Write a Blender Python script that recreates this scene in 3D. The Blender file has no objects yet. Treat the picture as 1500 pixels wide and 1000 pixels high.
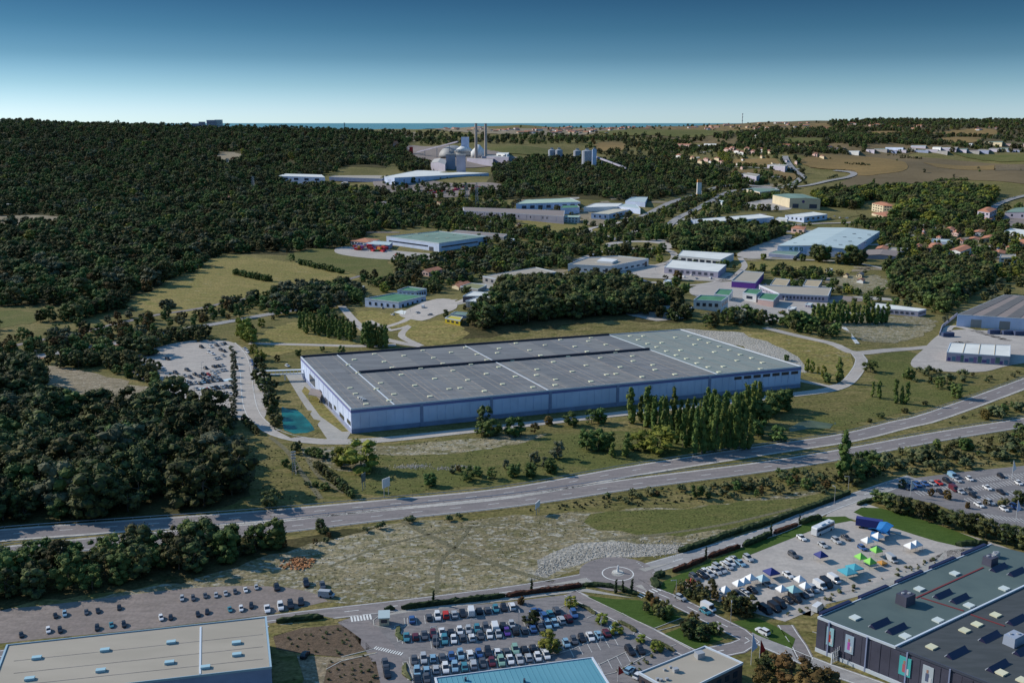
import bpy, math, random
import numpy as np
from mathutils import Vector, Matrix, Quaternion
from mathutils.geometry import delaunay_2d_cdt
random.seed(11); rng = np.random.default_rng(11)
SC = bpy.context.scene; COL = SC.collection
# ------------------------------------------------------------ camera, sky, sun, exposure
F = 1450.0; H = 143.0; PITCH = math.atan(320 / F)
cd = bpy.data.cameras.new('camera'); cam = bpy.data.objects.new('camera', cd); COL.objects.link(cam)
cam.location = (0, 0, H); cam.rotation_euler = (math.radians(90) - PITCH, 0, 0)
cd.sensor_width = 36; cd.lens = 36 * F / 1500; cd.clip_start = 1; cd.clip_end = 600000
SC.camera = cam
SUN_EL, SUN_AZ = math.radians(30), math.radians(22)      # sun to the side, 22 degrees beyond it
sdir = Vector((-math.cos(SUN_AZ) * math.cos(SUN_EL), math.sin(SUN_AZ) * math.cos(SUN_EL), math.sin(SUN_EL)))
w = bpy.data.worlds.new('World'); SC.world = w; w.use_nodes = True
nt = w.node_tree; nt.nodes.clear()
def N(nt, t, **k):
    n = nt.nodes.new(t)
    for a, b in k.items(): setattr(n, a, b)
    return n
sky = N(nt, 'ShaderNodeTexSky', sky_type='NISHITA', sun_disc=False, sun_elevation=SUN_EL, sun_rotation=math.atan2(sdir.x, sdir.y), altitude=143, air_density=1.0, dust_density=0.2, ozone_density=3.0)
tc = N(nt, 'ShaderNodeTexCoord'); sp = N(nt, 'ShaderNodeSeparateXYZ')
cr = N(nt, 'ShaderNodeValToRGB'); e = cr.color_ramp.elements      # sky tint graded deep blue above a pale horizon, raised overhead for fill
e[0].position = 0.0; e[0].color = (0.36, 0.51, 0.76, 1)
e[1].position = 1.0; e[1].color = (0.70, 1.0, 1.05, 1)
for p, c in ((0.010, (0.33, 0.46, 0.70, 1)), (0.035, (0.205, 0.315, 0.46, 1)), (0.061, (0.105, 0.190, 0.28, 1)), (0.087, (0.062, 0.135, 0.20, 1)), (0.113, (0.042, 0.100, 0.155, 1)), (0.17, (0.075, 0.15, 0.21, 1)), (0.34, (0.20, 0.33, 0.36, 1)), (0.64, (0.45, 0.70, 0.75, 1))):
    x = e.new(p); x.color = c
mx = N(nt, 'ShaderNodeMix', data_type='RGBA', blend_type='MULTIPLY'); mx.inputs[0].default_value = 1.0
bg = N(nt, 'ShaderNodeBackground'); bg.inputs[1].default_value = 0.15
wo = N(nt, 'ShaderNodeOutputWorld'); L = nt.links.new
L(tc.outputs['Generated'], sp.inputs[0]); L(sp.outputs[2], cr.inputs[0]); L(sky.outputs[0], mx.inputs[6]); L(cr.outputs[0], mx.inputs[7]); L(mx.outputs[2], bg.inputs[0]); L(bg.outputs[0], wo.inputs[0])
sl = bpy.data.lights.new('sun', 'SUN'); sl.energy = 3.1; sl.angle = math.radians(0.5); sl.color = (1.0, 0.925, 0.80)
so = bpy.data.objects.new('sun', sl); COL.objects.link(so); so.rotation_euler = (-sdir).to_track_quat('-Z', 'Y').to_euler()
SC.view_settings.view_transform = 'Standard'; SC.view_settings.look = 'None'; SC.view_settings.exposure = 0.68; SC.view_settings.gamma = 1
SC.cycles.use_denoising = True
SC.cycles.max_bounces = 5; SC.cycles.diffuse_bounces = 3; SC.cycles.glossy_bounces = 2; SC.cycles.transparent_max_bounces = 4

# ------------------------------------------------------------ terrain height and ground points
AZX = np.array([-900, -400, 0, 60, 100, 300, 560, 640, 760, 850, 1000, 1090, 1200, 1400, 1500, 2400.])
AZZ = np.array([150, 150, 137, 148, 131, 122, 113, 114, 133, 120, 125, 143, 151, 149, 148, 150.])
def smooth(t):
    t = np.clip(t, 0, 1); return t * t * (3 - 2 * t)
def hz(x, y):
    x = np.asarray(x, float); y = np.asarray(y, float)
    ys = np.maximum(y, 1.0)
    ridge = np.interp(x / ys * F * 0.98 + 750, AZX, AZZ)
    t = np.clip((y - 1000) / 3600, 0, 1)
    z = ridge * (0.55 * smooth(t) + 0.45 * t ** 1.5)
    und = 7 * np.sin(x / 170 + 1.3) * np.sin(y / 230) + 5 * np.sin(x / 95 + y / 140) + 3 * np.sin(x / 51 - y / 77 + 2)
    z = z + und * smooth((y - 1150) / 900) * (1 - smooth((y - 3500) / 900))
    z = z + 2.0 * np.sin(x / 130.0) * np.sin(x / 47.0 + 1) * smooth((y - 3900) / 500)
    z = z + 9 * np.exp(-(((x - 50) / 130) ** 4 + ((y - 735) / 85) ** 4))           # pine hill behind the warehouse
    z = z + 4 * np.exp(-(((x - 190) / 55) ** 4 + ((y - 640) / 50) ** 4))
    z = z - smooth((y - 4700) / 2300) * 230
    return z
CP, SP_ = math.cos(PITCH), math.sin(PITCH)
def ray(px, py):
    u = (px - 750) / F; v = (500 - py) / F
    return np.array([u, CP + v * SP_, -SP_ + v * CP])
YS = np.geomspace(150, 6000, 1500)
def pix(px, py, lift=0.0):
    d = ray(px, py); t = YS / d[1]; x = d[0] * t; z = H + d[2] * t
    g = hz(x, YS) + lift; b = np.nonzero(z < g)[0]
    i = b[0] if len(b) else len(YS) - 1
    if i == 0: yy = (lift - H) / d[2] * d[1]
    else:
        a0, a1 = z[i - 1] - g[i - 1], z[i] - g[i]
        yy = YS[i - 1] + (YS[i] - YS[i - 1]) * (a0 / (a0 - a1) if a0 != a1 else 0)
    x = d[0] * yy / d[1]
    return Vector((x, yy, float(hz(x, yy)) + lift))
def plane(px, py, z):
    d = ray(px, py); t = (z - H) / d[2]; return Vector((d[0] * t, d[1] * t, z))
def proj(p):
    x, y, z = p[0], p[1], p[2] - H
    dep = y * CP - z * SP_; up = y * SP_ + z * CP
    return 750 + F * x / dep, 500 - F * up / dep
def top_z(px, py, G):                      # height of the point above G seen at row py
    d = ray(px, py); return H + d[2] * G.y / d[1]
def G(px, py): return pix(px, py)

# ------------------------------------------------------------ materials
MATS = {}
def mat(name, col, rough=0.8, metal=0.0, var=0.0, scale=1.0, col2=None, bump=0.0, bscale=None, spec=0.3, objrand=0.0, streak=None, detail=4.0):
    if name in MATS: return MATS[name]
    m = bpy.data.materials.new(name); m.use_nodes = True; t = m.node_tree; b = t.nodes['Principled BSDF']
    b.inputs['Base Color'].default_value = (*col, 1); b.inputs['Roughness'].default_value = rough; b.inputs['Metallic'].default_value = metal
    b.inputs['Specular IOR Level'].default_value = spec
    out = None
    g = t.nodes.new('ShaderNodeNewGeometry')
    if col2 is not None or var:
        n = N(t, 'ShaderNodeTexNoise'); n.inputs['Scale'].default_value = scale; n.inputs['Detail'].default_value = detail
        mp = N(t, 'ShaderNodeMapping')
        if streak: mp.inputs['Rotation'].default_value = (0, 0, math.radians(streak[0])); mp.inputs['Scale'].default_value = (1, streak[1], 1)
        t.links.new(g.outputs['Position'], mp.inputs[0]); t.links.new(mp.outputs[0], n.inputs['Vector'])
        r = N(t, 'ShaderNodeValToRGB'); r.color_ramp.elements[0].position = 0.36; r.color_ramp.elements[1].position = 0.64
        c2 = col2 if col2 is not None else tuple(min(1, c * (1 + var)) for c in col)
        c1 = col if col2 is not None else tuple(c * (1 - var) for c in col)
        r.color_ramp.elements[0].color = (*c1, 1); r.color_ramp.elements[1].color = (*c2, 1)
        t.links.new(n.outputs[0], r.inputs[0]); out = r.outputs[0]
    if objrand:
        oi = N(t, 'ShaderNodeObjectInfo'); hs = N(t, 'ShaderNodeHueSaturation')
        mr = N(t, 'ShaderNodeMapRange'); mr.inputs[3].default_value = 1 - objrand; mr.inputs[4].default_value = 1 + objrand
        t.links.new(oi.outputs['Random'], mr.inputs[0]); t.links.new(mr.outputs[0], hs.inputs['Value'])
        mh = N(t, 'ShaderNodeMapRange'); mh.inputs[3].default_value = 0.5 - objrand * 0.09; mh.inputs[4].default_value = 0.5 + objrand * 0.09
        w2 = N(t, 'ShaderNodeMath', operation='FRACT'); w1 = N(t, 'ShaderNodeMath', operation='MULTIPLY'); w1.inputs[1].default_value = 7.31
        t.links.new(oi.outputs['Random'], w1.inputs[0]); t.links.new(w1.outputs[0], w2.inputs[0]); t.links.new(w2.outputs[0], mh.inputs[0]); t.links.new(mh.outputs[0], hs.inputs['Hue'])
        if out is not None: t.links.new(out, hs.inputs['Color'])
        else: hs.inputs['Color'].default_value = (*col, 1)
        out = hs.outputs[0]
    if out is not None: t.links.new(out, b.inputs['Base Color'])
    if bump:
        n2 = N(t, 'ShaderNodeTexNoise'); n2.inputs['Scale'].default_value = bscale or scale * 3; n2.inputs['Detail'].default_value = 5
        bp = N(t, 'ShaderNodeBump'); bp.inputs['Strength'].default_value = 1.0; bp.inputs['Distance'].default_value = bump
        t.links.new(g.outputs['Position'], n2.inputs['Vector']); t.links.new(n2.outputs[0], bp.inputs['Height']); t.links.new(bp.outputs[0], b.inputs['Normal'])
    MATS[name] = m; return m

def ground_mat(name, cols, s1=0.02, s2=0.25, chalk=None, chalk_at=0.6, chalk_s=1.7, streak=(20, 3.0), fine=0.35, bump=0.35, bs=0.5, rough=0.95):
    """three-tone soil and grass: a large-scale blend, a streaked mid-scale blend, fine grain, optional pale stones showing through"""
    m = bpy.data.materials.new(name); m.use_nodes = True; t = m.node_tree; b = t.nodes['Principled BSDF']; K = t.links.new
    b.inputs['Roughness'].default_value = rough; b.inputs['Specular IOR Level'].default_value = 0.1
    g = N(t, 'ShaderNodeNewGeometry')
    def noise(sc, det, mapped=False, dist=0.0):
        n = N(t, 'ShaderNodeTexNoise'); n.inputs['Scale'].default_value = sc; n.inputs['Detail'].default_value = det; n.inputs['Distortion'].default_value = dist
        if mapped:
            mp = N(t, 'ShaderNodeMapping'); mp.inputs['Rotation'].default_value = (0, 0, math.radians(streak[0])); mp.inputs['Scale'].default_value = (1, streak[1], 1)
            K(g.outputs['Position'], mp.inputs[0]); K(mp.outputs[0], n.inputs['Vector'])
        else: K(g.outputs['Position'], n.inputs['Vector'])
        return n.outputs[0]
    def ramp(src, lo, hi):
        r = N(t, 'ShaderNodeMapRange'); r.inputs[1].default_value = lo; r.inputs[2].default_value = hi; K(src, r.inputs[0]); return r.outputs[0]
    def mixc(f, a, c, mode='MIX'):
        x = N(t, 'ShaderNodeMix', data_type='RGBA', blend_type=mode)
        for s, v in ((0, f), (6, a), (7, c)):
            if isinstance(v, (tuple, float, int)): x.inputs[s].default_value = (*v, 1) if isinstance(v, tuple) else v
            else: K(v, x.inputs[s])
        return x.outputs[2]
    c = mixc(ramp(noise(s1, 5, dist=0.6), 0.4, 0.6), cols[0], cols[1])
    c = mixc(ramp(noise(s2, 6, True, 0.5), 0.42, 0.66), c, cols[2])
    if chalk is not None:
        a = ramp(noise(s2 * chalk_s, 8, True, 1.0), chalk_at - 0.05, chalk_at + 0.05)
        c = mixc(a, c, chalk)
    if fine > .2:
        c = mixc(ramp(noise(s2 * 3.1, 7, True, 1.2), 0.56, 0.70), c, tuple(x * .55 for x in cols[2]))
    v = N(t, 'ShaderNodeMapRange'); v.inputs[1].default_value = 0.3; v.inputs[2].default_value = 0.7; v.inputs[3].default_value = 1 - fine; v.inputs[4].default_value = 1 + fine
    K(noise(s2 * 8, 6), v.inputs[0]); cc = N(t, 'ShaderNodeCombineColor')
    for i in range(3): K(v.outputs[0], cc.inputs[i])
    c = mixc(1.0, c, cc.outputs[0], 'MULTIPLY')
    K(c, b.inputs['Base Color'])
    if bump:
        bp = N(t, 'ShaderNodeBump'); bp.inputs['Distance'].default_value = bump; bp.inputs['Strength'].default_value = 1
        K(noise(bs, 7), bp.inputs['Height']); K(bp.outputs[0], b.inputs['Normal'])
    MATS[name] = m; return m

# ground tones
m_ground = ground_mat('scrub', [(0.144, 0.124, 0.048), (0.207, 0.168, 0.072), (0.103, 0.102, 0.031)], s1=.012, s2=.09)
m_chalkfield = ground_mat('chalk field', [(0.196, 0.165, 0.099), (0.279, 0.237, 0.151), (0.130, 0.122, 0.058)], s1=.016, s2=.11, chalk=(.33, .31, .255), chalk_at=.58, chalk_s=2.4, streak=(32, 2.0), bump=.6, fine=.3)
m_chalk = ground_mat('chalk bank', [(0.298, 0.275, 0.239), (0.215, 0.202, 0.170), (0.381, 0.356, 0.316)], s1=.05, s2=.5, chalk=(.52, .50, .47), chalk_at=.6, bump=.7, bs=.9)
m_meadow = ground_mat('dry meadow', [(0.257, 0.200, 0.077), (0.207, 0.170, 0.060), (0.162, 0.154, 0.046)], s1=.012, s2=.07, chalk=(.30, .26, .17), chalk_at=.68, streak=(70, 3))
m_green = ground_mat('rough grass', [(0.109, 0.115, 0.035), (0.149, 0.133, 0.050), (0.087, 0.099, 0.029)], s1=.03, s2=.15)
m_lawn = ground_mat('mown lawn', [(.050, .088, .018), (.060, .098, .022), (.044, .078, .016)], s1=.05, s2=.3, fine=.15, bump=.1)
m_tan = ground_mat('harvested field', [(0.241, 0.160, 0.066), (0.206, 0.140, 0.060), (0.174, 0.125, 0.054)], s1=.006, s2=.02, streak=(80, 6), fine=.12, bump=0)
m_grey_f = ground_mat('stubble field', [(0.153, 0.115, 0.064), (0.132, 0.099, 0.054), (0.168, 0.127, 0.074)], s1=.006, s2=.02, streak=(10, 6), fine=.1, bump=0)
m_hill = ground_mat('dry hillside', [(0.145, 0.106, 0.053), (0.093, 0.083, 0.038), (0.183, 0.136, 0.075)], s1=.004, s2=.012, streak=(5, 4), fine=.25, bump=0)
m_plough = ground_mat('ploughed field', [(0.136, 0.104, 0.064), (0.120, 0.096, 0.064), (0.160, 0.128, 0.080)], s1=.006, s2=.03, bump=0)
m_gravel = ground_mat('gravel', [(0.215, 0.180, 0.166), (0.250, 0.211, 0.191), (0.188, 0.160, 0.145)], s1=.03, s2=.12, streak=(12, 4), fine=.12, bump=.15)
m_pale = ground_mat('pale tarmac', [(.375, .340, .312), (.415, .378, .345), (.330, .304, .282)], s1=.03, s2=.1, streak=(10, 3), fine=.1, bump=.05)
m_pave = ground_mat('concrete paving', [(.330, .315, .290), (.370, .350, .320), (.290, .280, .260)], s1=.05, s2=.3, fine=.1, bump=.05)
m_road = ground_mat('old asphalt', [(0.205, 0.183, 0.183), (0.237, 0.209, 0.203), (0.179, 0.163, 0.163)], s1=.03, s2=.1, streak=(8, 6), fine=.1, bump=.03)
m_road2 = ground_mat('weathered asphalt', [(0.276, 0.267, 0.265), (0.310, 0.299, 0.293), (0.247, 0.239, 0.239)], s1=.03, s2=.1, fine=.1, bump=.03)
m_dark = ground_mat('car park asphalt', [(0.184, 0.174, 0.178), (0.219, 0.203, 0.202), (0.158, 0.150, 0.154)], s1=.05, s2=.25, fine=.1, bump=.02)
m_dirt = ground_mat('bare earth', [(.240, .195, .135), (.300, .250, .180), (.165, .140, .090)], s1=.03, s2=.15, chalk=(.38, .34, .28), chalk_at=.64)
m_mulch = ground_mat('mulch', [(.120, .085, .060), (.150, .110, .080), (.095, .070, .048)], s1=.1, s2=.5)
m_litter = ground_mat('forest floor', [(0.066, 0.059, 0.025), (0.092, 0.074, 0.034), (0.051, 0.050, 0.019)], s1=.02, s2=.1)
m_shoulder = ground_mat('pale hard shoulder', [(.430, .405, .375), (.470, .440, .405), (.390, .370, .345)], s1=.03, s2=.1, fine=.08, bump=.02)
m_white = mat('road paint', (.62, .62, .60), .7, var=.12, scale=.8)
m_kerb = mat('kerb stone', (.42, .41, .38), .8, var=.15, scale=.7)

NATURAL = (m_ground, m_chalkfield, m_chalk, m_meadow, m_green, m_dirt, m_litter)
# ------------------------------------------------------------ mesh helpers
class M:
    def __init__(s): s.v = []; s.f = []; s.m = []
    def add(s, vs, fs, mi=0):
        n = len(s.v); s.v += [tuple(v) for v in vs]; s.f += [tuple(i + n for i in f) for f in fs]; s.m += [mi] * len(fs); return s
    def box(s, c, d, rz=0.0, mi=0, tz=1.0):            # centre of the BASE, size, tz = taper of the top
        x, y, z = d[0] / 2, d[1] / 2, d[2]; ca, sa = math.cos(rz), math.sin(rz); vs = []
        for k, q in ((0, 1), (z, tz)):
            for a, b in ((-x, -y), (x, -y), (x, y), (-x, y)):
                a *= q; b *= q; vs.append((c[0] + a * ca - b * sa, c[1] + a * sa + b * ca, c[2] + k))
        return s.add(vs, [(3, 2, 1, 0), (4, 5, 6, 7), (0, 1, 5, 4), (1, 2, 6, 5), (2, 3, 7, 6), (3, 0, 4, 7)], mi)
    def prism(s, poly, z0, z1, mi=0, top=True, bottom=True):
        n = len(poly); a = sum(poly[i][0] * poly[(i + 1) % n][1] - poly[(i + 1) % n][0] * poly[i][1] for i in range(n))
        if a < 0: poly = list(reversed(poly))
        z0s = z0 if hasattr(z0, '__len__') else [z0] * n; z1s = z1 if hasattr(z1, '__len__') else [z1] * n
        vs = [(p[0], p[1], z0s[i]) for i, p in enumerate(poly)] + [(p[0], p[1], z1s[i]) for i, p in enumerate(poly)]
        fs = [(i, (i + 1) % n, (i + 1) % n + n, i + n) for i in range(n)]
        if top: fs.append(tuple(range(n, 2 * n)))
        if bottom: fs.append(tuple(reversed(range(n))))
        return s.add(vs, fs, mi)
    def tube(s, a, b, r0, r1=None, n=8, mi=0, caps=True):
        a, b = Vector(a), Vector(b); r1 = r0 if r1 is None else r1; d = (b - a).normalized(); q = d.to_track_quat('Z', 'Y'); vs = []
        for p, r in ((a, r0), (b, r1)):
            for i in range(n):
                t = 2 * math.pi * i / n; vs.append(p + q @ Vector((math.cos(t) * r, math.sin(t) * r, 0)))
        fs = [(i, (i + 1) % n, (i + 1) % n + n, i + n) for i in range(n)]
        if caps: fs += [tuple(reversed(range(n))), tuple(range(n, 2 * n))]
        return s.add(vs, fs, mi)
    def lathe(s, c, prof, n=24, mi=0):
        vs = []
        for r, z in prof:
            for i in range(n):
                t = 2 * math.pi * i / n; vs.append((c[0] + r * math.cos(t), c[1] + r * math.sin(t), c[2] + z))
        fs = []
        for k in range(len(prof) - 1):
            for i in range(n): j = (i + 1) % n; fs.append((k * n + i, k * n + j, (k + 1) * n + j, (k + 1) * n + i))
        fs.append(tuple(reversed(range(n)))); fs.append(tuple(range((len(prof) - 1) * n, len(prof) * n)))
        return s.add(vs, fs, mi)
    def mesh(s, name, mats, off=(0, 0, 0), smooth=False):
        me = bpy.data.meshes.new(name); o = Vector(off)
        me.from_pydata([tuple(Vector(v) - o) for v in s.v], [], s.f)
        mats = mats if isinstance(mats, (list, tuple)) else [mats]
        for x in mats: me.materials.append(x)
        if len(mats) > 1: me.polygons.foreach_set('material_index', s.m)
        if smooth: me.polygons.foreach_set('use_smooth', [True] * len(me.polygons))
        me.update(); return me
    def build(s, name, mats, parent=None, off=None, smooth=False, **props):
        off = (parent.location if parent is not None else (0, 0, 0)) if off is None else off
        if parent is not None and parent.parent is not None: off = Vector(parent.location) + parent.parent.location
        o = bpy.data.objects.new(name, s.mesh(name, mats, off, smooth)); COL.objects.link(o)
        if parent is not None: o.parent = parent
        for k, x in props.items(): o[k] = x
        return o
def tag(o, label=None, cat=None, group=None, kind=None):
    for k, v in (('label', label), ('category', cat), ('group', group), ('kind', kind)):
        if v: o[k] = v
    return o
def thing(name, label, cat, loc, group=None, rz=0.0):
    o = bpy.data.objects.new(name, None); COL.objects.link(o); o.location = loc; o.rotation_euler = (0, 0, rz); o.empty_display_size = 0.1
    return tag(o, label, cat, group)
def inst(name, me, parent=None, loc=(0, 0, 0), rz=0.0, sc=1.0):
    o = bpy.data.objects.new(name, me); COL.objects.link(o)
    if parent is not None: o.parent = parent
    o.location = loc; o.rotation_euler = (0, 0, rz); o.scale = (sc, sc, sc) if not hasattr(sc, '__len__') else sc
    return o
ORD = ['first', 'second', 'third', 'fourth', 'fifth', 'sixth', 'seventh', 'eighth', 'ninth', 'tenth', 'eleventh', 'twelfth', 'thirteenth', 'fourteenth', 'fifteenth', 'sixteenth', 'seventeenth', 'eighteenth', 'nineteenth', 'twentieth', 'twenty-first', 'twenty-second', 'twenty-third', 'twenty-fourth', 'twenty-fifth', 'twenty-sixth', 'twenty-seventh', 'twenty-eighth', 'twenty-ninth', 'thirtieth']

# ------------------------------------------------------------ ground sheets
KEEPOUT = []            # world polygons that trees keep clear of
def lift(y, layer): return layer * (0.012 + 0.10 * (y / 1000.0) ** 2)
def catmull(P, closed=False, step=6.0):
    P = [Vector(p) for p in P]; n = len(P); out = []
    rngi = range(n) if closed else range(n - 1)
    for i in rngi:
        if closed: a, b, c, d = P[(i - 1) % n], P[i], P[(i + 1) % n], P[(i + 2) % n]
        else: a, b, c, d = P[max(i - 1, 0)], P[i], P[i + 1], P[min(i + 2, n - 1)]
        k = max(1, int((c - b).length / max(step, b.y * 0.008)))
        for j in range(k):
            t = j / k
            out.append(0.5 * ((2 * b) + (c - a) * t + (2 * a - 5 * b + 4 * c - d) * t * t + (3 * b - a - 3 * c + d) * t ** 3))
    if not closed: out.append(P[-1])
    return out
def sheet(name, px, m, layer=1, smoothp=True, keep=False, world=None, step=6.0, ragged=None):
    ragged = (.9 if m in NATURAL else 0) if ragged is None else ragged
    P = world or [pix(*p) for p in px]
    P = [Vector((p[0], p[1])) for p in P]
    if smoothp: P = catmull([Vector((p.x, p.y)) for p in P], True, step)
    P = [Vector((p[0], p[1])) for p in P]; rg = random.Random(int(P[0].x * 13) & 255)
    if ragged: P = [Vector((p.x + rg.gauss(0, 1) * ragged * (.6 + p.y / 500), p.y + rg.gauss(0, 1) * ragged * (.6 + p.y / 500))) for p in P]
    P = [Vector((p.x, p.y)) for p in P]
    xs = [p.x for p in P]; ys = [p.y for p in P]
    flat = np.abs(hz(xs, ys)).max() < 1e-4
    ymid = sum(ys) / len(ys); s = max(4.0, ymid * 0.009)
    if not flat:
        Q = []
        for i, p in enumerate(P):
            q = P[(i + 1) % len(P)]; k = max(1, int((q - p).length / s)); Q += [p.lerp(q, j / k) for j in range(k)]
        P = Q
    pts = [Vector((p.x, p.y)) for p in P]; n = len(pts)
    if not flat:
        nx = min(170, int((max(xs) - min(xs)) / s)); ny = min(170, int((max(ys) - min(ys)) / s))
        for i in range(1, nx):
            for j in range(1, ny):
                q = Vector((min(xs) + (max(xs) - min(xs)) * i / nx, min(ys) + (max(ys) - min(ys)) * j / ny)); pts.append(q)
    r = delaunay_2d_cdt(pts, [(i, (i + 1) % n) for i in range(n)], [tuple(range(n))], 1, 1e-3)
    vv, ff = r[0], r[2]; xa = np.array([v.x for v in vv]); ya = np.array([v.y for v in vv]); za = hz(xa, ya) + lift(ya, layer)
    mm = M(); mm.add([(a, b, c) for a, b, c in zip(xa, ya, za)], [tuple(f) for f in ff])
    for k, f in enumerate(mm.f):
        a, b, c = (mm.v[i] for i in f[:3])
        if (b[0] - a[0]) * (c[1] - a[1]) - (b[1] - a[1]) * (c[0] - a[0]) < 0: mm.f[k] = tuple(reversed(f))
    o = mm.build(name, m, smooth=True); o['kind'] = 'structure'
    if keep: KEEPOUT.append([(p.x, p.y) for p in P])
    return o
def ribbon(mm, P, off0, off1, layer, mi=0, extra=0.0):
    n = len(P)
    L_ = []
    for i, p in enumerate(P):
        a = P[max(i - 1, 0)]; b = P[min(i + 1, n - 1)]; t = Vector((b.x - a.x, b.y - a.y)).normalized(); nr = Vector((-t.y, t.x))
        for o in (off0, (off0 + off1) / 2, off1):
            q = Vector((p.x, p.y)) + nr * o; L_.append((q.x, q.y))
    xa = np.array([q[0] for q in L_]); ya = np.array([q[1] for q in L_]); za = hz(xa, ya) + lift(ya, layer) + extra
    fs = []
    for i in range(n - 1):
        for k in range(2): fs.append((i * 3 + k + 1, i * 3 + k, (i + 1) * 3 + k, (i + 1) * 3 + k + 1))
    mm.add(list(zip(xa, ya, za)), fs, mi)
def road(name, px, width, m=None, layer=3, edges=True, dash=None, verge=None, keep=True, world=None):
    P = world or [pix(*p) for p in px]; P = catmull([Vector((p.x, p.y)) for p in P], False, 6.0)
    mm = M(); ribbon(mm, P, -width / 2, width / 2, layer); o = mm.build(name, m or m_road, smooth=True); o['kind'] = 'structure'
    if edges:
        for s in (-1, 1):
            e = M(); ribbon(e, P, s * (width / 2 - .55) - .12, s * (width / 2 - .55) + .12, layer + 1); e.build('edge_line', m_white, o, off=(0, 0, 0))
    if dash:
        acc = 0; seg = 0; pts = []
        for i in range(len(P) - 1):
            d = (P[i + 1] - P[i]).length; k = max(1, int(d / 1.0))
            for j in range(k): pts.append(P[i].lerp(P[i + 1], j / k))
        for offs in dash[2:] or (0,):
            i = 0
            while i + dash[0] < len(pts):
                e = M(); ribbon(e, pts[int(i):int(i + dash[0]) + 1:max(1, int(dash[0] / 2))], offs - .14, offs + .14, layer + 1); e.build('lane_dash', m_white, o, off=(0, 0, 0)); i += dash[0] + dash[1]
    if keep:
        hw = width / 2 + 2; A = []; B = []
        for i, p in enumerate(P):
            a = P[max(i - 1, 0)]; b = P[min(i + 1, len(P) - 1)]; t = (b - a).normalized(); nr = Vector((-t.y, t.x)); A.append(p + nr * hw); B.append(p - nr * hw)
        for i in range(len(P) - 1): KEEPOUT.append([tuple(A[i]), tuple(A[i + 1]), tuple(B[i + 1]), tuple(B[i])])
    return o, P

#terrain sheet, sea
def build_terrain():
    ny, nx = 560, 420
    y = np.concatenate([np.linspace(-150, 150, 20)[:-1], np.geomspace(150, 9500, ny)]); t = np.linspace(-1, 1, nx)
    Y, T = np.meshgrid(y, t, indexing='ij'); X = T * (np.maximum(Y, 0) * 0.85 + 130)
    Z = hz(X, Y); nyy = len(y)
    me = bpy.data.meshes.new('ground'); V = np.stack([X, Y, Z], -1).reshape(-1, 3)
    i = np.arange(nyy - 1)[:, None] * nx + np.arange(nx - 1)[None]; Fq = np.stack([i, i + 1, i + nx + 1, i + nx], -1).reshape(-1, 4)
    me.vertices.add(len(V)); me.vertices.foreach_set('co', V.ravel()); me.loops.add(Fq.size); me.loops.foreach_set('vertex_index', Fq.ravel().astype(np.int32))
    me.polygons.add(len(Fq)); me.polygons.foreach_set('loop_start', np.arange(0, Fq.size, 4, dtype=np.int32)); me.polygons.foreach_set('loop_total', np.full(len(Fq), 4, np.int32)); me.polygons.foreach_set('use_smooth', np.ones(len(Fq), bool))
    me.update(calc_edges=True); me.materials.append(m_ground); o = bpy.data.objects.new('ground', me); COL.objects.link(o); o['kind'] = 'structure'
build_terrain()
msea = mat('sea water', (.10, .26, .28), .35, var=.08, scale=.0006, spec=.3)
M().add([(-260000, 7000, -40), (260000, 7000, -40), (260000, 400000, -40), (-260000, 400000, -40)], [(0, 1, 2, 3)]).build('sea', msea, kind='structure')
# land far beyond the frame so that the horizon is closed all round
M().add([(-9000, -6000, -60), (9000, -6000, -60), (9000, 7200, -60), (-9000, 7200, -60)], [(0, 1, 2, 3)]).build('plain', m_ground, kind='structure')

# ------------------------------------------------------------ fields and yards (outlines given on the map, layer by layer)
sheet('field', [(395, 806), (560, 768), (700, 760), (787, 752), (900, 748), (1050, 738), (1160, 722), (1235, 722), (1180, 748), (1080, 782), (1000, 808), (900, 818), (850, 832), (780, 858), (640, 872), (520, 882), (440, 880), (400, 872), (330, 858), (230, 868), (120, 882), (190, 862), (300, 845)], m_chalkfield, 1)
sheet('grass_verge', [(860, 752), (1000, 745), (1130, 730), (1235, 722), (1140, 755), (1040, 778), (960, 785), (880, 775)], m_green, 2)
sheet('chalk_bank', [(772, 850), (785, 832), (810, 812), (840, 799), (880, 793), (940, 796), (985, 799), (1020, 800), (1000, 809), (930, 815), (880, 818), (845, 826), (800, 845)], m_chalk, 2, keep=True)
sheet('chalk_bank', [(560, 838), (600, 832), (650, 836), (640, 846), (720, 850), (780, 850), (740, 864), (640, 868), (560, 864), (600, 850)], m_chalkfield, 2)
sheet('gravel_yard', [(-160, 900), (0, 892), (110, 881), (230, 866), (330, 858), (420, 860), (470, 872), (480, 880), (430, 892), (390, 900), (200, 922), (0, 942), (-160, 970)], m_gravel, 2, keep=True)
sheet('meadow', [(185, 444), (225, 425), (285, 402), (325, 376), (400, 380), (470, 392), (528, 408), (470, 418), (395, 434), (330, 446), (285, 462), (215, 456)], m_meadow, 2, keep=True)
sheet('meadow', [(420, 374), (470, 364), (540, 374), (578, 392), (560, 408), (500, 398), (440, 386)], m_green, 2, keep=True)
sheet('field', [(-60, 458), (0, 455), (55, 458), (78, 463), (40, 474), (-60, 486)], m_green, 2, keep=True)
sheet('field', [(-80, 322), (20, 316), (90, 318), (105, 324), (55, 331), (-80, 336)], m_dirt, 2, keep=True)
sheet('field', [(320, 224), (345, 224), (352, 234), (330, 238), (318, 232)], m_dirt, 2, keep=True)
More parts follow.
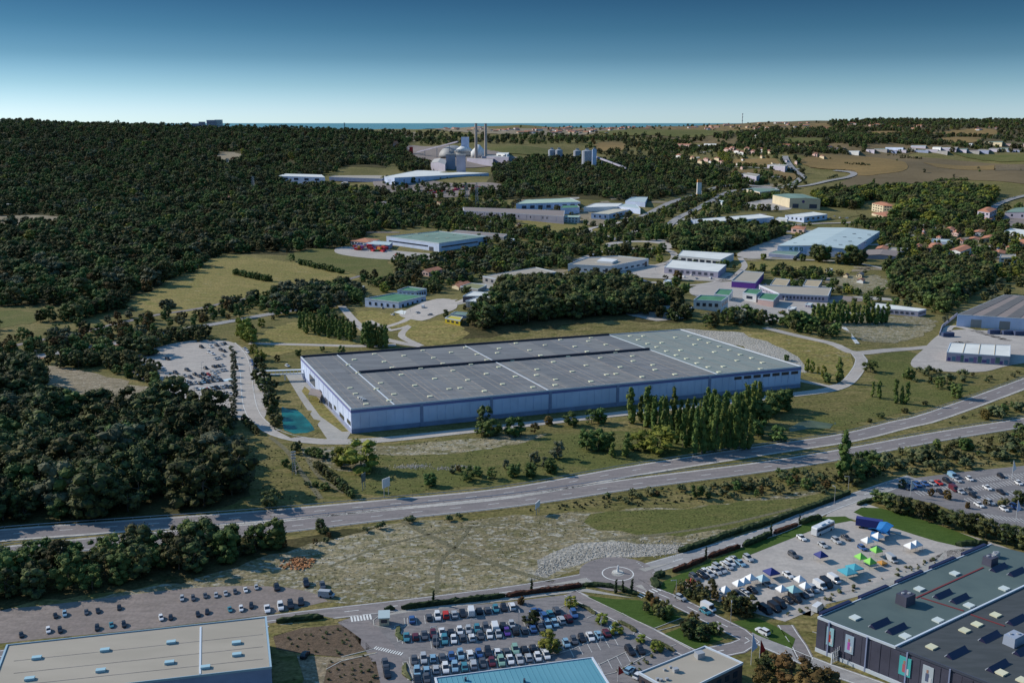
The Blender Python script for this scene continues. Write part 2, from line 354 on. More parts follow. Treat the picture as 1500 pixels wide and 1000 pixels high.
sheet('field', [(1176, 233), (1230, 227), (1290, 226), (1360, 232), (1430, 238), (1520, 243), (1620, 246), (1620, 276), (1500, 270), (1400, 264), (1370, 274), (1340, 279), (1250, 278), (1228, 270), (1256, 257), (1235, 248), (1186, 246)], m_grey_f, 2, smoothp=False, keep=True)
sheet('field', [(1176, 234), (1235, 228), (1300, 234), (1330, 246), (1290, 256), (1258, 258), (1248, 250), (1190, 246)], m_tan, 3, keep=True)
sheet('field', [(1352, 239), (1457, 243), (1455, 250), (1372, 246)], m_tan, 3, smoothp=False, keep=True)
sheet('field', [(1459, 243), (1620, 246), (1620, 256), (1457, 251)], m_plough, 3, smoothp=False, keep=True)
sheet('field', [(1400, 224), (1500, 226), (1620, 228), (1620, 240), (1500, 237), (1420, 232)], m_green, 2, keep=True)
sheet('field', [(1072, 234), (1136, 233), (1150, 246), (1072, 244)], m_tan, 2, smoothp=False, keep=True)
sheet('field', [(1076, 250), (1150, 251), (1166, 258), (1160, 264), (1130, 256), (1078, 254)], m_tan, 2, keep=True)
sheet('field', [(1355, 195), (1420, 190), (1458, 192), (1452, 201), (1400, 200)], m_tan, 2, keep=True)
sheet('field', [(1380, 203), (1440, 203), (1420, 210), (1370, 209)], m_tan, 2, keep=True)
sheet('field', [(1275, 194), (1320, 194), (1310, 199), (1280, 200)], m_tan, 2, keep=True)
sheet('field', [(1150, 203), (1210, 203), (1200, 210), (1155, 209)], m_green, 2, keep=True)
sheet('field', [(715, 218), (790, 217), (812, 223), (790, 228), (730, 223)], m_green, 2, keep=True)
sheet('field', [(872, 212), (910, 209), (915, 220), (878, 222)], m_tan, 2, keep=True)
sheet('field', [(880, 193), (960, 191), (1060, 193), (1110, 192), (1060, 198), (960, 199), (890, 198)], m_green, 2, keep=True)
sheet('field', [(1145, 301), (1240, 306), (1250, 318), (1180, 320), (1150, 308)], m_ground, 2, keep=True)
sheet('field', [(1080, 384), (1190, 384), (1250, 392), (1230, 402), (1110, 396), (1090, 392)], m_meadow, 2, keep=True)
sheet('field', [(760, 325), (800, 322), (850, 330), (880, 338), (800, 340), (750, 336)], m_meadow, 2, keep=True)
sheet('clearing', [(50, 538), (100, 537), (170, 556), (232, 572), (205, 592), (110, 580), (60, 560)], m_dirt, 2, keep=True)
sheet('meadow', [(380, 494), (430, 472), (500, 482), (520, 505), (450, 512), (400, 520), (385, 512)], m_meadow, 2, keep=True)
sheet('meadow', [(590, 478), (640, 470), (680, 480), (670, 500), (620, 506), (595, 492)], m_meadow, 2, keep=True)
sheet('meadow', [(530, 455), (590, 462), (620, 474), (570, 480), (520, 472)], m_meadow, 2, keep=True)
sheet('grass_bank', [(1130, 488), (1180, 496), (1235, 514), (1252, 530), (1230, 560), (1180, 548), (1150, 520), (1060, 492)], m_meadow, 2, keep=True)
sheet('chalk_bank', [(990, 482), (1060, 484), (1120, 500), (1170, 528), (1182, 546), (1120, 522), (1060, 500)], m_chalk, 3, keep=True)
sheet('lawn', [(1272, 526), (1325, 514), (1345, 520), (1322, 552), (1285, 548)], m_green, 2, keep=True)
sheet('lawn', [(1285, 550), (1340, 552), (1400, 566), (1440, 566), (1390, 588), (1320, 606), (1250, 622), (1160, 640), (1180, 610), (1240, 600), (1280, 580)], m_green, 2)
sheet('lawn', [(500, 660), (600, 648), (720, 640), (880, 632), (1010, 640), (1010, 668), (940, 682), (820, 700), (700, 712), (600, 722), (520, 722), (470, 690)], m_green, 2)
sheet('meadow', [(440, 655), (560, 654), (690, 642), (800, 636), (760, 650), (650, 664), (560, 668), (520, 690), (470, 680)], m_chalkfield, 3)
sheet('pond', [(1148, 622), (1185, 614), (1222, 617), (1212, 627), (1170, 633)], mat('pond', (.075, .095, .055), .45, var=.3, scale=.15), 4, ragged=1.2)
sheet('forest_floor', [(-300, 186), (400, 189), (560, 194), (600, 215), (560, 246), (400, 250), (400, 262), (480, 275), (600, 290), (560, 335), (470, 375), (320, 372), (250, 410), (200, 440), (100, 450), (-300, 450)], m_litter, 1, smoothp=False)
sheet('forest_floor', [(-160, 585), (200, 585), (280, 592), (335, 625), (372, 690), (345, 738), (200, 760), (-160, 782)], m_litter, 1)
sheet('forest_floor', [(-160, 812), (25, 815), (180, 800), (395, 792), (560, 768), (400, 812), (300, 845), (190, 862), (0, 890), (-160, 900)], m_litter, 2)
sheet('forest_floor', [(730, 232), (1000, 240), (1060, 260), (990, 288), (940, 299), (740, 292), (620, 288), (720, 270)], m_litter, 1, smoothp=False)
sheet('forest_floor', [(690, 450), (750, 425), (900, 415), (990, 440), (1000, 470), (900, 470), (760, 485), (680, 492)], m_litter, 1)
# car parks and yards
sheet('car_park', [(188, 536), (212, 515), (260, 502), (300, 498), (345, 503), (372, 530), (392, 556), (392, 600), (375, 622), (345, 612), (300, 592), (250, 578), (215, 560)], m_pale, 3, keep=True)
sheet('yard', [(1338, 538), (1352, 512), (1385, 486), (1440, 484), (1560, 492), (1560, 520), (1480, 535), (1430, 545)], m_pale, 3, keep=True)
sheet('gravel_yard', [(984, 854), (1090, 812), (1205, 766), (1240, 761), (1275, 770), (1330, 788), (1385, 806), (1372, 820), (1260, 862), (1150, 910), (1085, 892), (1015, 868)], m_pale, 3, smoothp=False, keep=True)
sheet('lawn', [(966, 862), (972, 851), (1040, 822), (1128, 786), (1205, 757), (1238, 756), (1250, 762), (1206, 770), (1090, 816), (990, 856), (984, 872)], m_lawn, 4, smoothp=False, keep=True)
sheet('lawn', [(1250, 750), (1262, 743), (1290, 744), (1360, 764), (1425, 787), (1440, 794), (1400, 799), (1340, 783), (1280, 763)], m_lawn, 4, keep=True)
sheet('road_apron', [(1205, 762), (1222, 740), (1262, 735), (1300, 748), (1420, 784), (1470, 800), (1500, 812), (1520, 830), (1380, 822), (1385, 806), (1330, 788), (1270, 766), (1240, 758)], m_pale, 3, smoothp=False, keep=True)
sheet('car_park', [(500, 908), (560, 896), (740, 882), (850, 868), (900, 892), (960, 922), (1020, 958), (1010, 975), (960, 1040), (560, 1060), (540, 960), (520, 925)], m_dark, 3, smoothp=False, keep=True)
sheet('pavement', [(560, 902), (600, 896), (740, 880), (850, 866), (900, 872), (960, 880), (930, 876), (860, 862), (740, 874), (590, 892)], m_pave, 4, smoothp=False)
sheet('lawn', [(858, 872), (900, 877), (938, 879), (960, 886), (998, 904), (960, 920), (912, 900)], m_lawn, 5, smoothp=False, keep=True)
sheet('lawn', [(973, 928), (1000, 918), (1046, 928), (1060, 936), (1017, 950)], m_lawn, 5, smoothp=False, keep=True)
sheet('lawn', [(1072, 910), (1110, 905), (1165, 935), (1160, 950), (1110, 930)], m_lawn, 4, keep=True)
sheet('planting_bed', [(400, 932), (440, 920), (500, 914), (538, 942), (545, 950), (500, 962), (445, 957), (405, 950)], m_mulch, 4, smoothp=False)
sheet('planting_bed', [(480, 968), (530, 958), (550, 965), (565, 1040), (460, 1040), (470, 985)], m_mulch, 4, smoothp=False)
sheet('paved_path', [(440, 958), (500, 962), (548, 950), (552, 956), (500, 968), (478, 980), (470, 1010), (455, 1040), (430, 1040), (450, 990)], m_dirt, 5)
sheet('dirt_strip', [(395, 912), (480, 903), (515, 912), (440, 922), (398, 932)], m_ground, 4)
sheet('car_park', [(1298, 712), (1340, 700), (1400, 692), (1500, 682), (1600, 684), (1640, 800), (1500, 790), (1440, 765), (1370, 738), (1300, 722)], m_dark, 3, smoothp=False, keep=True)
sheet('yard', [(585, 462), (604, 450), (640, 438), (665, 440), (668, 452), (640, 462), (618, 470)], m_pale, 3, keep=True)
sheet('yard', [(700, 425), (760, 412), (850, 398), (960, 388), (1080, 402), (1060, 412), (960, 408), (900, 404), (830, 402), (760, 424)], m_pale, 3, keep=True)
sheet('yard', [(1080, 372), (1130, 352), (1160, 345), (1140, 372), (1100, 378)], m_pale, 3, keep=True)
sheet('yard', [(850, 310), (880, 296), (900, 300), (880, 322), (930, 325), (860, 330)], m_dirt, 3, keep=True)
sheet('yard', [(1085, 300), (1130, 292), (1160, 306), (1120, 308)], m_pale, 3, keep=True)
sheet('yard', [(1472, 316), (1540, 320), (1540, 336), (1480, 332)], m_gravel, 3, keep=True)
sheet('yard', [(560, 262), (720, 268), (722, 280), (640, 290), (560, 284)], m_gravel, 2, keep=True)
sheet('yard', [(600, 214), (650, 214), (740, 226), (760, 236), (660, 246), (630, 240), (600, 224)], m_gravel, 2, keep=True)
sheet('yard', [(500, 362), (560, 366), (650, 372), (700, 362), (640, 380), (560, 380), (495, 372)], m_pale, 3, keep=True)
sheet('yard', [(1220, 470), (1290, 462), (1370, 470), (1350, 492), (1270, 500)], m_chalkfield, 2, keep=True)
sheet('yard', [(1010, 424), (1075, 412), (1120, 418), (1150, 440), (1225, 440), (1150, 470), (1060, 460)], m_pale, 2, keep=True)
sheet('yard', [(1225, 405), (1290, 405), (1300, 425), (1260, 430), (1230, 420)], m_chalkfield, 2, keep=True)
sheet('loading_apron', [(418, 548), (442, 545), (515, 632), (505, 648), (480, 644), (440, 585), (425, 560)], m_pave, 3, smoothp=False, keep=True)
sheet('grass_strip', [(447, 566), (462, 580), (512, 630), (500, 632), (470, 610), (440, 574)], m_meadow, 4, smoothp=False)
basin = mat('basin water', (.006, .11, .105), .4, var=.35, scale=.12, spec=.25)
sheet('water_basin', [(413, 596), (424, 600), (434, 600), (448, 612), (461, 630), (450, 634), (430, 635), (416, 630)], basin, 5, keep=True)
sheet('basin_bank', [(405, 588), (420, 590), (440, 590), (470, 630), (462, 640), (425, 640), (405, 632)], m_ground, 4)
# small bare lots, drives and clearings between the industrial sheds and gardens
rl = random.Random(77)
for (xa, ya, xb, yb, n_) in ((640, 290, 880, 345, 16), (860, 290, 1130, 360, 18), (700, 350, 1000, 420, 16), (1010, 330, 1240, 400, 16), (1230, 330, 1490, 400, 22), (560, 440, 720, 470, 5), (1180, 400, 1330, 470, 10), (380, 330, 560, 345, 4), (960, 440, 1140, 470, 8), (1000, 215, 1180, 245, 12), (1050, 255, 1180, 300, 8)):
    for k_ in range(n_):
        c_ = pix(rl.uniform(xa, xb), rl.uniform(ya, yb)); r1, r2, a_ = rl.uniform(5, 16), rl.uniform(8, 30), rl.uniform(-.5, .9)
        pts_ = []
        for j_ in range(8):
            t_ = j_ * math.pi / 4; q_ = rl.uniform(.7, 1.25); u_, v_ = r2 * math.cos(t_) * q_, r1 * math.sin(t_) * q_; pts_.append(Vector((c_.x + u_ * math.cos(a_) - v_ * math.sin(a_), c_.y + u_ * math.sin(a_) + v_ * math.cos(a_))))
        sheet('bare_lot', None, rl.choice((m_pale, m_dirt, m_gravel, m_pave, m_dirt, m_green)), 1.5, world=pts_, keep=k_ % 3 != 0)
# far slopes: pale hillside of a settlement
sheet('hillside', [(930, 186), (1080, 182), (1300, 178.5), (1500, 179), (1720, 180), (1720, 232), (1500, 222), (1350, 222), (1180, 230), (1060, 214), (940, 200)], m_hill, 1, smoothp=False)
sheet('hillside', [(620, 188), (700, 186), (740, 190), (900, 188), (900, 193), (740, 197), (660, 193)], m_dirt, 1)
sheet('hillside', [(900, 186), (1060, 183), (1200, 181), (1320, 184), (1300, 192), (1130, 194), (1000, 190)], m_tan, 1)
sheet('hillside', [(560, 192), (620, 196), (600, 208), (540, 200)], m_dirt, 1)

# ------------------------------------------------------------ roads
up = [(-120, 798), (0, 784), (190, 770), (370, 757), (560, 740), (750, 721), (930, 689), (1115, 660), (1240, 641), (1318, 622), (1370, 609), (1500, 562), (1620, 515)]
lo = [(-120, 828), (0, 810), (190, 791), (385, 774), (560, 754), (750, 734), (930, 708), (1115, 684), (1240, 664), (1370, 640), (1500, 619), (1640, 596)]
o_up, P_up = road('carriageway', up, 12.0, m_road, 3, dash=(5, 9, 0.5)); o_lo, P_lo = road('carriageway', lo, 12.0, m_road, 3, dash=(5, 9, -0.5))
for o_, P_ in ((o_up, P_up), (o_lo, P_lo)):
    for s in (-1, 1):
        e_ = M(); ribbon(e_, P_, s * 5.2 - .75, s * 5.2 + .75, 4); e_.build('hard_shoulder', m_shoulder, o_, off=(0, 0, 0))
low = [(-160, 982), (380, 911), (484, 898), (598, 885), (740, 867), (803, 857), (868, 845)]
road('street', low, 7.5, m_road, 3, dash=(4, 7))
ne = [(945, 834), (993, 820), (1029, 810), (1128, 779), (1173, 760), (1224, 738), (1266, 724), (1313, 708), (1340, 700)]
road('street', ne, 7.5, m_road2, 4, dash=(4, 7))
se = [(925, 850), (943, 861), (981, 876), (1018, 894), (1050, 910), (1082, 926), (1098, 938), (1080, 948), (1045, 955), (1000, 975), (960, 1000)]
road('street', se, 6.5, m_road, 4, dash=(4, 7))
road('driveway', [(1098, 928), (1130, 945), (1170, 962), (1210, 978), (1300, 1010), (1400, 1050)], 6, m_road2, 3, edges=True)
road('driveway', [(1150, 915), (1158, 928), (1170, 945), (1180, 965)], 5, m_road, 3, edges=True)
road('access_road', [(835, 868), (860, 880), (892, 896), (955, 928), (1018, 960)], 6.0, m_road, 4)
road('access_road', [(512, 905), (535, 925), (556, 948), (572, 975), (590, 1030)], 8, m_road, 4, edges=False)
road('driveway', [(1200, 883), (1175, 900), (1200, 880), (1260, 865), (1380, 818), (1440, 790)], 5, m_pave, 3, edges=False)
ring = [(337, 503), (352, 520), (360, 545), (362, 568), (367, 597), (380, 618), (407, 635), (450, 645), (497, 647), (560, 644), (694, 630), (900, 607), (1100, 585), (1162, 578), (1214, 571), (1240, 561), (1256, 543), (1262, 527), (1255, 518)]
road('ring_road', ring, 7.5, m_pale, 4, edges=True)
road('lane', [(1120, 480), (1140, 485), (1214, 502), (1256, 517), (1331, 511), (1385, 505), (1420, 500)], 7, m_pale, 3, edges=False)
road('lane', [(1165, 556), (1190, 561), (1215, 566), (1236, 563)], 5, m_pale, 3, edges=False)
r4 = [(-100, 548), (0, 532), (42, 525), (104, 514), (203, 497), (260, 484), (325, 473), (380, 463), (440, 453), (490, 448)]
road('viaduct_road', r4, 9, m_road2, 4)
for o_, w_ in ((5.6, 'a'), (-5.6, 'b')):
    P = catmull([Vector((pix(*p).x, pix(*p).y)) for p in r4[:5]], False, 6); e = M(); ribbon(e, P, o_ - 1.1, o_ + 1.1, 5); e.build('red_verge', mat('red surfacing', (.42, .20, .12), .9, var=.15, scale=.2), kind='structure')
road('lane', [(-80, 530), (36, 503), (117, 487), (221, 463), (286, 453), (359, 438), (450, 424), (530, 404)], 6, m_road, 3, edges=False)
road('lane', [(365, 503), (448, 505), (531, 507), (580, 505)], 6, m_pale, 3, edges=False)
road('lane', [(500, 448), (523, 474), (548, 492), (590, 503), (617, 507)], 6, m_pale, 3, edges=False)
road('lane', [(540, 470), (573, 484), (599, 477), (588, 492), (617, 507)], 5, m_pale, 3, edges=False)
road('lane', [(560, 480), (588, 472), (620, 456), (668, 444), (740, 424)], 6, m_pale, 3, edges=False)
road('avenue', [(940, 318), (953, 312), (993, 294), (1039, 279), (1080, 272), (1130, 275)], 12, m_road2, 4, edges=False)
road('avenue', [(975, 335), (993, 320), (1026, 304), (1057, 287), (1085, 279), (1130, 277)], 12, m_road2, 4, edges=False)
road('avenue', [(1100, 276), (1162, 275), (1196, 270), (1235, 262), (1251, 256), (1240, 252.5), (1222, 251)], 14, m_road2, 4)
road('avenue', [(1150, 230), (1152, 236), (1162, 249), (1175, 259), (1166, 268), (1150, 274)], 14, m_road2, 4)
road('avenue', [(1025, 250), (1060, 246), (1110, 247), (1172, 249)], 12, m_road2, 4)
road('avenue', [(1042, 245), (1068, 238), (1062, 228)], 12, m_road2, 4, edges=False)
road('avenue', [(1160, 330), (1200, 328), (1240, 327), (1292, 324), (1344, 329), (1380, 337)], 9, m_pale, 4)
road('avenue', [(1455, 306), (1462, 300), (1490, 290), (1540, 276)], 10, m_road2, 4)
road('lane', [(1084, 378), (1130, 379), (1188, 381), (1250, 385), (1300, 395)], 6, m_pale, 3, edges=False)
road('lane', [(905, 352), (880, 344), (862, 337), (890, 330), (940, 320)], 9, m_pale, 4, edges=False)
road('lane', [(850, 398), (849, 381), (882, 370), (912, 363)], 7, m_pale, 4, edges=False)
road('lane', [(962, 362), (985, 370), (985, 382), (955, 392), (960, 402)], 8, m_pale, 4, edges=False)
road('lane', [(900, 408), (1000, 418), (1060, 410), (1090, 392), (1084, 378)], 6, m_pale, 3, edges=False)
road('lane', [(1480, 500), (1400, 478), (1385, 488)], 6, m_pale, 3, edges=False)
m_track = ground_mat('trodden earth', [(.150, .138, .090), (.170, .155, .100), (.120, .112, .066)], s1=.05, s2=.3)
for tr, w_ in (([(590, 763), (640, 790), (690, 812), (760, 838), (812, 852)], 2.2), ([(640, 868), (641, 838), (650, 815), (668, 800), (690, 770)], 1.4), ([(480, 830), (560, 800), (640, 780), (740, 765)], 1.2), ([(880, 790), (960, 783), (1060, 768), (1160, 745)], 1.6), ([(470, 730), (440, 690), (420, 660), (395, 640)], 2.2), ([(505, 722), (470, 700), (450, 672)], 2.0)):
    road('track', tr, w_, m_track, 3, edges=False, keep=False)
def disc(name, c, r, m, layer, r2=None, parent=None, sx=1.0):
    mm = M(); n = 48; ring_ = [(c.x + r * math.cos(2 * math.pi * i / n), c.y + r * math.sin(2 * math.pi * i / n)) for i in range(n)]
    z = lambda x, y: float(hz(x, y) + lift(y, layer))
    if r2 is None: mm.add([(x, y, z(x, y)) for x, y in ring_] + [(c.x, c.y, z(c.x, c.y))], [(i, (i + 1) % n, n) for i in range(n)])
    else:
        inn = [(c.x + r2 * math.cos(2 * math.pi * i / n), c.y + r2 * math.sin(2 * math.pi * i / n)) for i in range(n)]
        mm.add([(x, y, z(x, y)) for x, y in ring_ + inn], [(i, (i + 1) % n, n + (i + 1) % n, n + i) for i in range(n)])
    o = mm.build(name, m, parent, off=(0, 0, 0))
    if parent is None: o['kind'] = 'structure'
    KEEPOUT.append(ring_); return o
RC = pix(905, 840); rb = disc('roundabout', RC, 12.5, m_road, 5)
disc('painted_ring', RC, 5.2, m_white, 6, 4.85, rb); disc('centre_island', RC, 2.1, m_pave, 6, None, rb)
RC2 = pix(938, 360); disc('roundabout', RC2, 42, m_pale, 5); disc('roundabout_island', RC2, 27, m_ground, 6)
# splitter islands, give-way marks, pedestrian crossings
def strip(a, b, wd, m, layer, name='road_marking', parent=None):
    a, b = pix(*a), pix(*b); e = M(); ribbon(e, [Vector((a.x, a.y)), Vector((b.x, b.y))], -wd / 2, wd / 2, layer)
    o = e.build(name, m, parent, off=(0, 0, 0))
    if parent is None: o['kind'] = 'structure'
    return o
for tri in ([(800, 857), (858, 846), (866, 853)], [(935, 833), (945, 837), (985, 824)], [(930, 858), (940, 856), (948, 866)]):
    P = [pix(*p) for p in tri]; M().add([(p.x, p.y, lift(p.y, 6)) for p in P], [(0, 1, 2)] if (P[1] - P[0]).cross(P[2] - P[0]).z > 0 else [(0, 2, 1)]).build('splitter_island', m_pave, kind='structure')
def zebra(a, b, n, wd, ln):
    A, B = pix(*a), pix(*b); t = (B - A).normalized(); nr = Vector((-t.y, t.x, 0))
    for i in range(n):
        c = A.lerp(B, (i + .5) / n); e = M(); ribbon(e, [Vector((c - nr * ln / 2).xy), Vector((c + nr * ln / 2).xy)], -wd / 2, wd / 2, 6); e.build('crossing_stripe', m_white, kind='structure')
zebra((513, 907), (545, 903), 7, .55, 3.2); zebra((548, 948), (590, 958), 12, .4, 1.6); zebra((934, 874), (966, 862), 7, .5, 2.6)
zebra((858, 846), (868, 853), 5, .3, .5); zebra((932, 822), (945, 833), 5, .3, .5)
# ------------------------------------------------------------ buildings
W_blue = mat('pale blue cladding', (.53, .61, .80), .55, var=.08, scale=.09)
W_white = mat('white render', (.62, .63, .64), .7, var=.06, scale=.1)
W_cream = mat('cream render', (.55, .47, .33), .8, var=.08, scale=.1)
W_pink = mat('pink render', (.50, .36, .34), .8, var=.08, scale=.1)
W_grey = mat('grey concrete', (.30, .29, .29), .85, var=.1, scale=.1)
W_lil = mat('lilac grey concrete', (.38, .36, .44), .85, var=.1, scale=.04)
W_dark = mat('charcoal cladding', (.068, .068, .098), .5, var=.12, scale=.2)
W_base = mat('grey plinth', (.24, .28, .42), .8, var=.1, scale=.2)
R_grey = mat('bitumen roof', (.135, .141, .152), .85, col2=(.180, .187, .198), scale=.05, streak=(-62, 4), bump=.02)
R_greyb = mat('bitumen roof weathered', (.150, .152, .155), .85, col2=(.205, .208, .210), scale=.08, streak=(-62, 5), bump=.02)
R_greyc = mat('bitumen roof dark', (.122, .130, .142), .85, col2=(.162, .170, .180), scale=.06, streak=(-62, 6), bump=.02)
R_grey2 = mat('green grey roof', (.185, .215, .205), .85, col2=(.215, .245, .232), scale=.05, streak=(-62, 4))
R_seam = mat('roof seam', (.26, .23, .21), .9, var=.2, scale=.3)
R_shade = mat('painted roof shade', (.05, .05, .07), .8)  # near-black tone paints in the shade on the roof step and rear parapet
R_white = mat('white roof', (.66, .66, .62), .6, var=.07, scale=.08)
R_cream = mat('cream roof', (.50, .46, .36), .7, var=.08, scale=.1)
R_pale = mat('pale metal roof', (.46, .54, .54), .5, var=.07, scale=.03, streak=(60, 4))
R_green = mat('green roof', (.07, .20, .11), .8, var=.15, scale=.15)
R_teal = mat('grey green roof', (.16, .24, .20), .8, var=.12, scale=.05)
R_pgreen = mat('pale green roof', (.36, .46, .36), .8, var=.12, scale=.1)
R_tile = mat('terracotta tiles', (.38, .15, .085), .85, col2=(.46, .21, .125), scale=.6)
R_brown = mat('brown sheet roof', (.26, .21, .19), .8, col2=(.21, .18, .17), scale=.05, streak=(30, 5))
R_fawn = mat('fawn flat roof', (.32, .285, .235), .85, col2=(.36, .32, .265), scale=.05, streak=(10, 3))
R_tan = mat('tan gravel roof', (.38, .31, .21), .9, var=.1, scale=.2)
R_olive = mat('olive roof', (.22, .22, .11), .9, var=.1, scale=.2)
R_aqua = mat('turquoise sheet roof', (.10, .27, .34), .5, col2=(.12, .30, .37), scale=.08)
R_slate = mat('dark green roof membrane', (.075, .108, .108), .8, col2=(.092, .128, .124), scale=.1)
R_coal = mat('charcoal roof membrane', (.052, .060, .064), .8, col2=(.066, .074, .080), scale=.15, streak=(24, 4))
M_glass = mat('window glass', (.03, .04, .06), .15, spec=.6)
M_trim = mat('pale trim', (.55, .60, .66), .5)
M_metal = mat('galvanised metal', (.40, .41, .43), .5, metal=.3)
M_sky = mat('yellowed skylight', (.62, .60, .42), .4, objrand=.12)
M_sky2 = mat('blue skylight', (.34, .50, .56), .4)
M_door = mat('dark door', (.06, .07, .10), .6)
M_purple = mat('purple fascia', (.12, .04, .28), .6)
M_red = mat('red paint', (.42, .03, .03), .6)
M_pipe = mat('dull red pipe', (.17, .035, .04), .8)
M_vent = mat('vent purple glass', (.020, .020, .060), .35, spec=.5)
def ccw(P):
    a = sum(P[i].x * P[(i + 1) % len(P)].y - P[(i + 1) % len(P)].x * P[i].y for i in range(len(P)))
    return P if a > 0 else list(reversed(P))
class B: pass
def bld(name, label, cat, quad, hpx, wall, roof, style='flat', group=None, ref=0, parapet=0.5, ridge=None, rise=2.0, pm=None, band=None, clear=14, plinth=False, h=None, base=None, over=0.4, swap=False):
    b = B(); r = quad[ref]
    if h is None:
        g = pix(r[0], r[1] + hpx); z = top_z(r[0], r[1], g); h = z - g.z
    else:
        z = (base if base is not None else 0) + h; g = plane(r[0], r[1], z); g.z = z - h
    z = g.z + h
    C = ccw([plane(x, y, z) for x, y in quad]); c = sum(C, Vector()) / len(C)
    zb = min([g.z] + [float(hz(p.x, p.y)) for p in C]) - 0.6
    if base is not None: zb = base
    b.C = C; b.z = z; b.zg = g.z; b.h = h; b.c = c; n = len(C)
    t = thing(name, label, cat, (c.x, c.y, g.z), group); b.t = t
    M().prism([(p.x, p.y) for p in C], zb, z, top=(style == 'flat')).build('wall', wall, t)
    if plinth: M().prism([tuple(scale_to(p, c, .12)) for p in C], zb, g.z + min(2.2, h * .28)).build('plinth', W_base, t)
    if style == 'flat':
        M().prism([tuple(scale_to(p, c, -.35)) for p in C], z - .1, z + .06).build('roof', roof, t)
        if parapet:
            m = M(); o_ = [scale_to(p, c, .1) for p in C]; i_ = [scale_to(p, c, -.3) for p in C]
            vs = [(x, y, z - .25) for x, y in o_] + [(x, y, z + parapet) for x, y in o_] + [(x, y, z + parapet) for x, y in i_] + [(x, y, z + .0) for x, y in i_]
            fs = []
            for i in range(n):
                j = (i + 1) % n
                for k in range(3): fs.append((k * n + i, k * n + j, (k + 1) * n + j, (k + 1) * n + i))
            m.add(vs, fs); m.build('parapet', pm or M_trim, t)
    elif style in ('gable', 'hip'):
        i0 = 0 if (C[1] - C[0]).length < (C[2] - C[1]).length else 1
        if swap: i0 = 1 - i0
        P = [C[(i0 + k) % 4] for k in range(4)]         # P0-P1 short end, P2-P3 short end
        a = (P[0] + P[1]) / 2; d = (P[2] + P[3]) / 2
        E = [Vector((*scale_to(p, c, over), z)) for p in P]
        ins = 0.0 if style == 'gable' else min((P[1] - P[0]).length / 2, (d - a).length * .45); u = (d - a).normalized()
        oo = over if style == 'gable' else -ins
        ra = a - u * oo; rd = d + u * oo; ra.z = rd.z = z + rise
        m = M(); th = Vector((0, 0, .18))
        V = E + [ra, rd]; fs = [(0, 4, 5, 3), (1, 2, 5, 4)] + ([(0, 1, 4), (2, 3, 5)] if style == 'hip' else [])
        m.add([v + th for v in V], fs); m.add(V, [tuple(reversed(f)) for f in fs])
        m.add([v for v in E] + [v + th for v in E], [(0, 1, 5, 4), (1, 2, 6, 5), (2, 3, 7, 6), (3, 0, 4, 7)] if style == 'hip' else [(1, 2, 6, 5), (3, 0, 4, 7)])
        m.build('roof', roof, t)
        if style == 'gable':
            m = M(); m.add([P[0], P[1], a + Vector((0, 0, rise)), P[2], P[3], d + Vector((0, 0, rise))], [(0, 1, 2), (3, 4, 5)]); m.build('gable_wall', wall, t)
    KEEPOUT.append([(p.x + dx, p.y + dy) for p, dx, dy in zip(C, [0] * n, [0] * n)]); CLEAR.append(([(p.x, p.y) for p in C], clear))
    if band: # eave band just under the roof
        m = M(); o_ = [scale_to(p, c, .16) for p in C]; m.prism([tuple(q) for q in o_], z - band[0], z - .3, bottom=False, top=False); m.build('eave_band', band[1], t)
    return b
CLEAR = []
def scale_to(p, c, d):
    v = Vector((p.x - c.x, p.y - c.y)); 
    return Vector((p.x, p.y)) + v.normalized() * d * 1.35
def wallframe(b, i):
    p, q = b.C[i % len(b.C)], b.C[(i + 1) % len(b.C)]; u = (q - p); u.z = 0; L_ = u.length; u.normalize(); return p, u, L_, Vector((u.y, -u.x, 0))
def wfeat(b, i, u0, u1, z0, z1, name, m, d=.12, parent=None, frac=True):
    """a panel, window or door standing a little proud of wall i, u as a fraction of its length, z in metres above the ground"""
    p, u, L_, nr = wallframe(b, i); a = p + u * (u0 * L_ if frac else u0); c = p + u * (u1 * L_ if frac else u1); m_ = M()
    pts = [a - nr * .05, c - nr * .05, c + nr * d, a + nr * d]
    m_.prism([(v.x, v.y) for v in pts], b.zg + z0, b.zg + z1); return m_.build(name, m, parent or b.t)
def wrow(b, i, n, u0, u1, z0, z1, name='window', m=None, w=.5, d=.12):
    for k in range(n):
        a = u0 + (u1 - u0) * (k + .5 - w / 2) / n; c = u0 + (u1 - u0) * (k + .5 + w / 2) / n; wfeat(b, i, a, c, z0, z1, name, m or M_glass, d)
def front(b):                               # wall indices that face the camera, nearest first
    s = []
    for i in range(len(b.C)):
        p, u, L_, nr = wallframe(b, i); mid = p + u * L_ / 2; f = nr.dot(-mid.normalized())
        if f > 0.05: s.append((-f * L_, i))
    return [i for _, i in sorted(s)]
def rbox(b, px, py, sx, sy, sz, name, m, rz=None, lift_=.07, th=None, tz=1.0):
    p = plane(px, py, b.z + lift_); rz = rz if rz is not None else b.rz
    return M().box((p.x, p.y, b.z + lift_), (sx, sy, sz), rz, tz=tz).build(name, m, th or b.t)

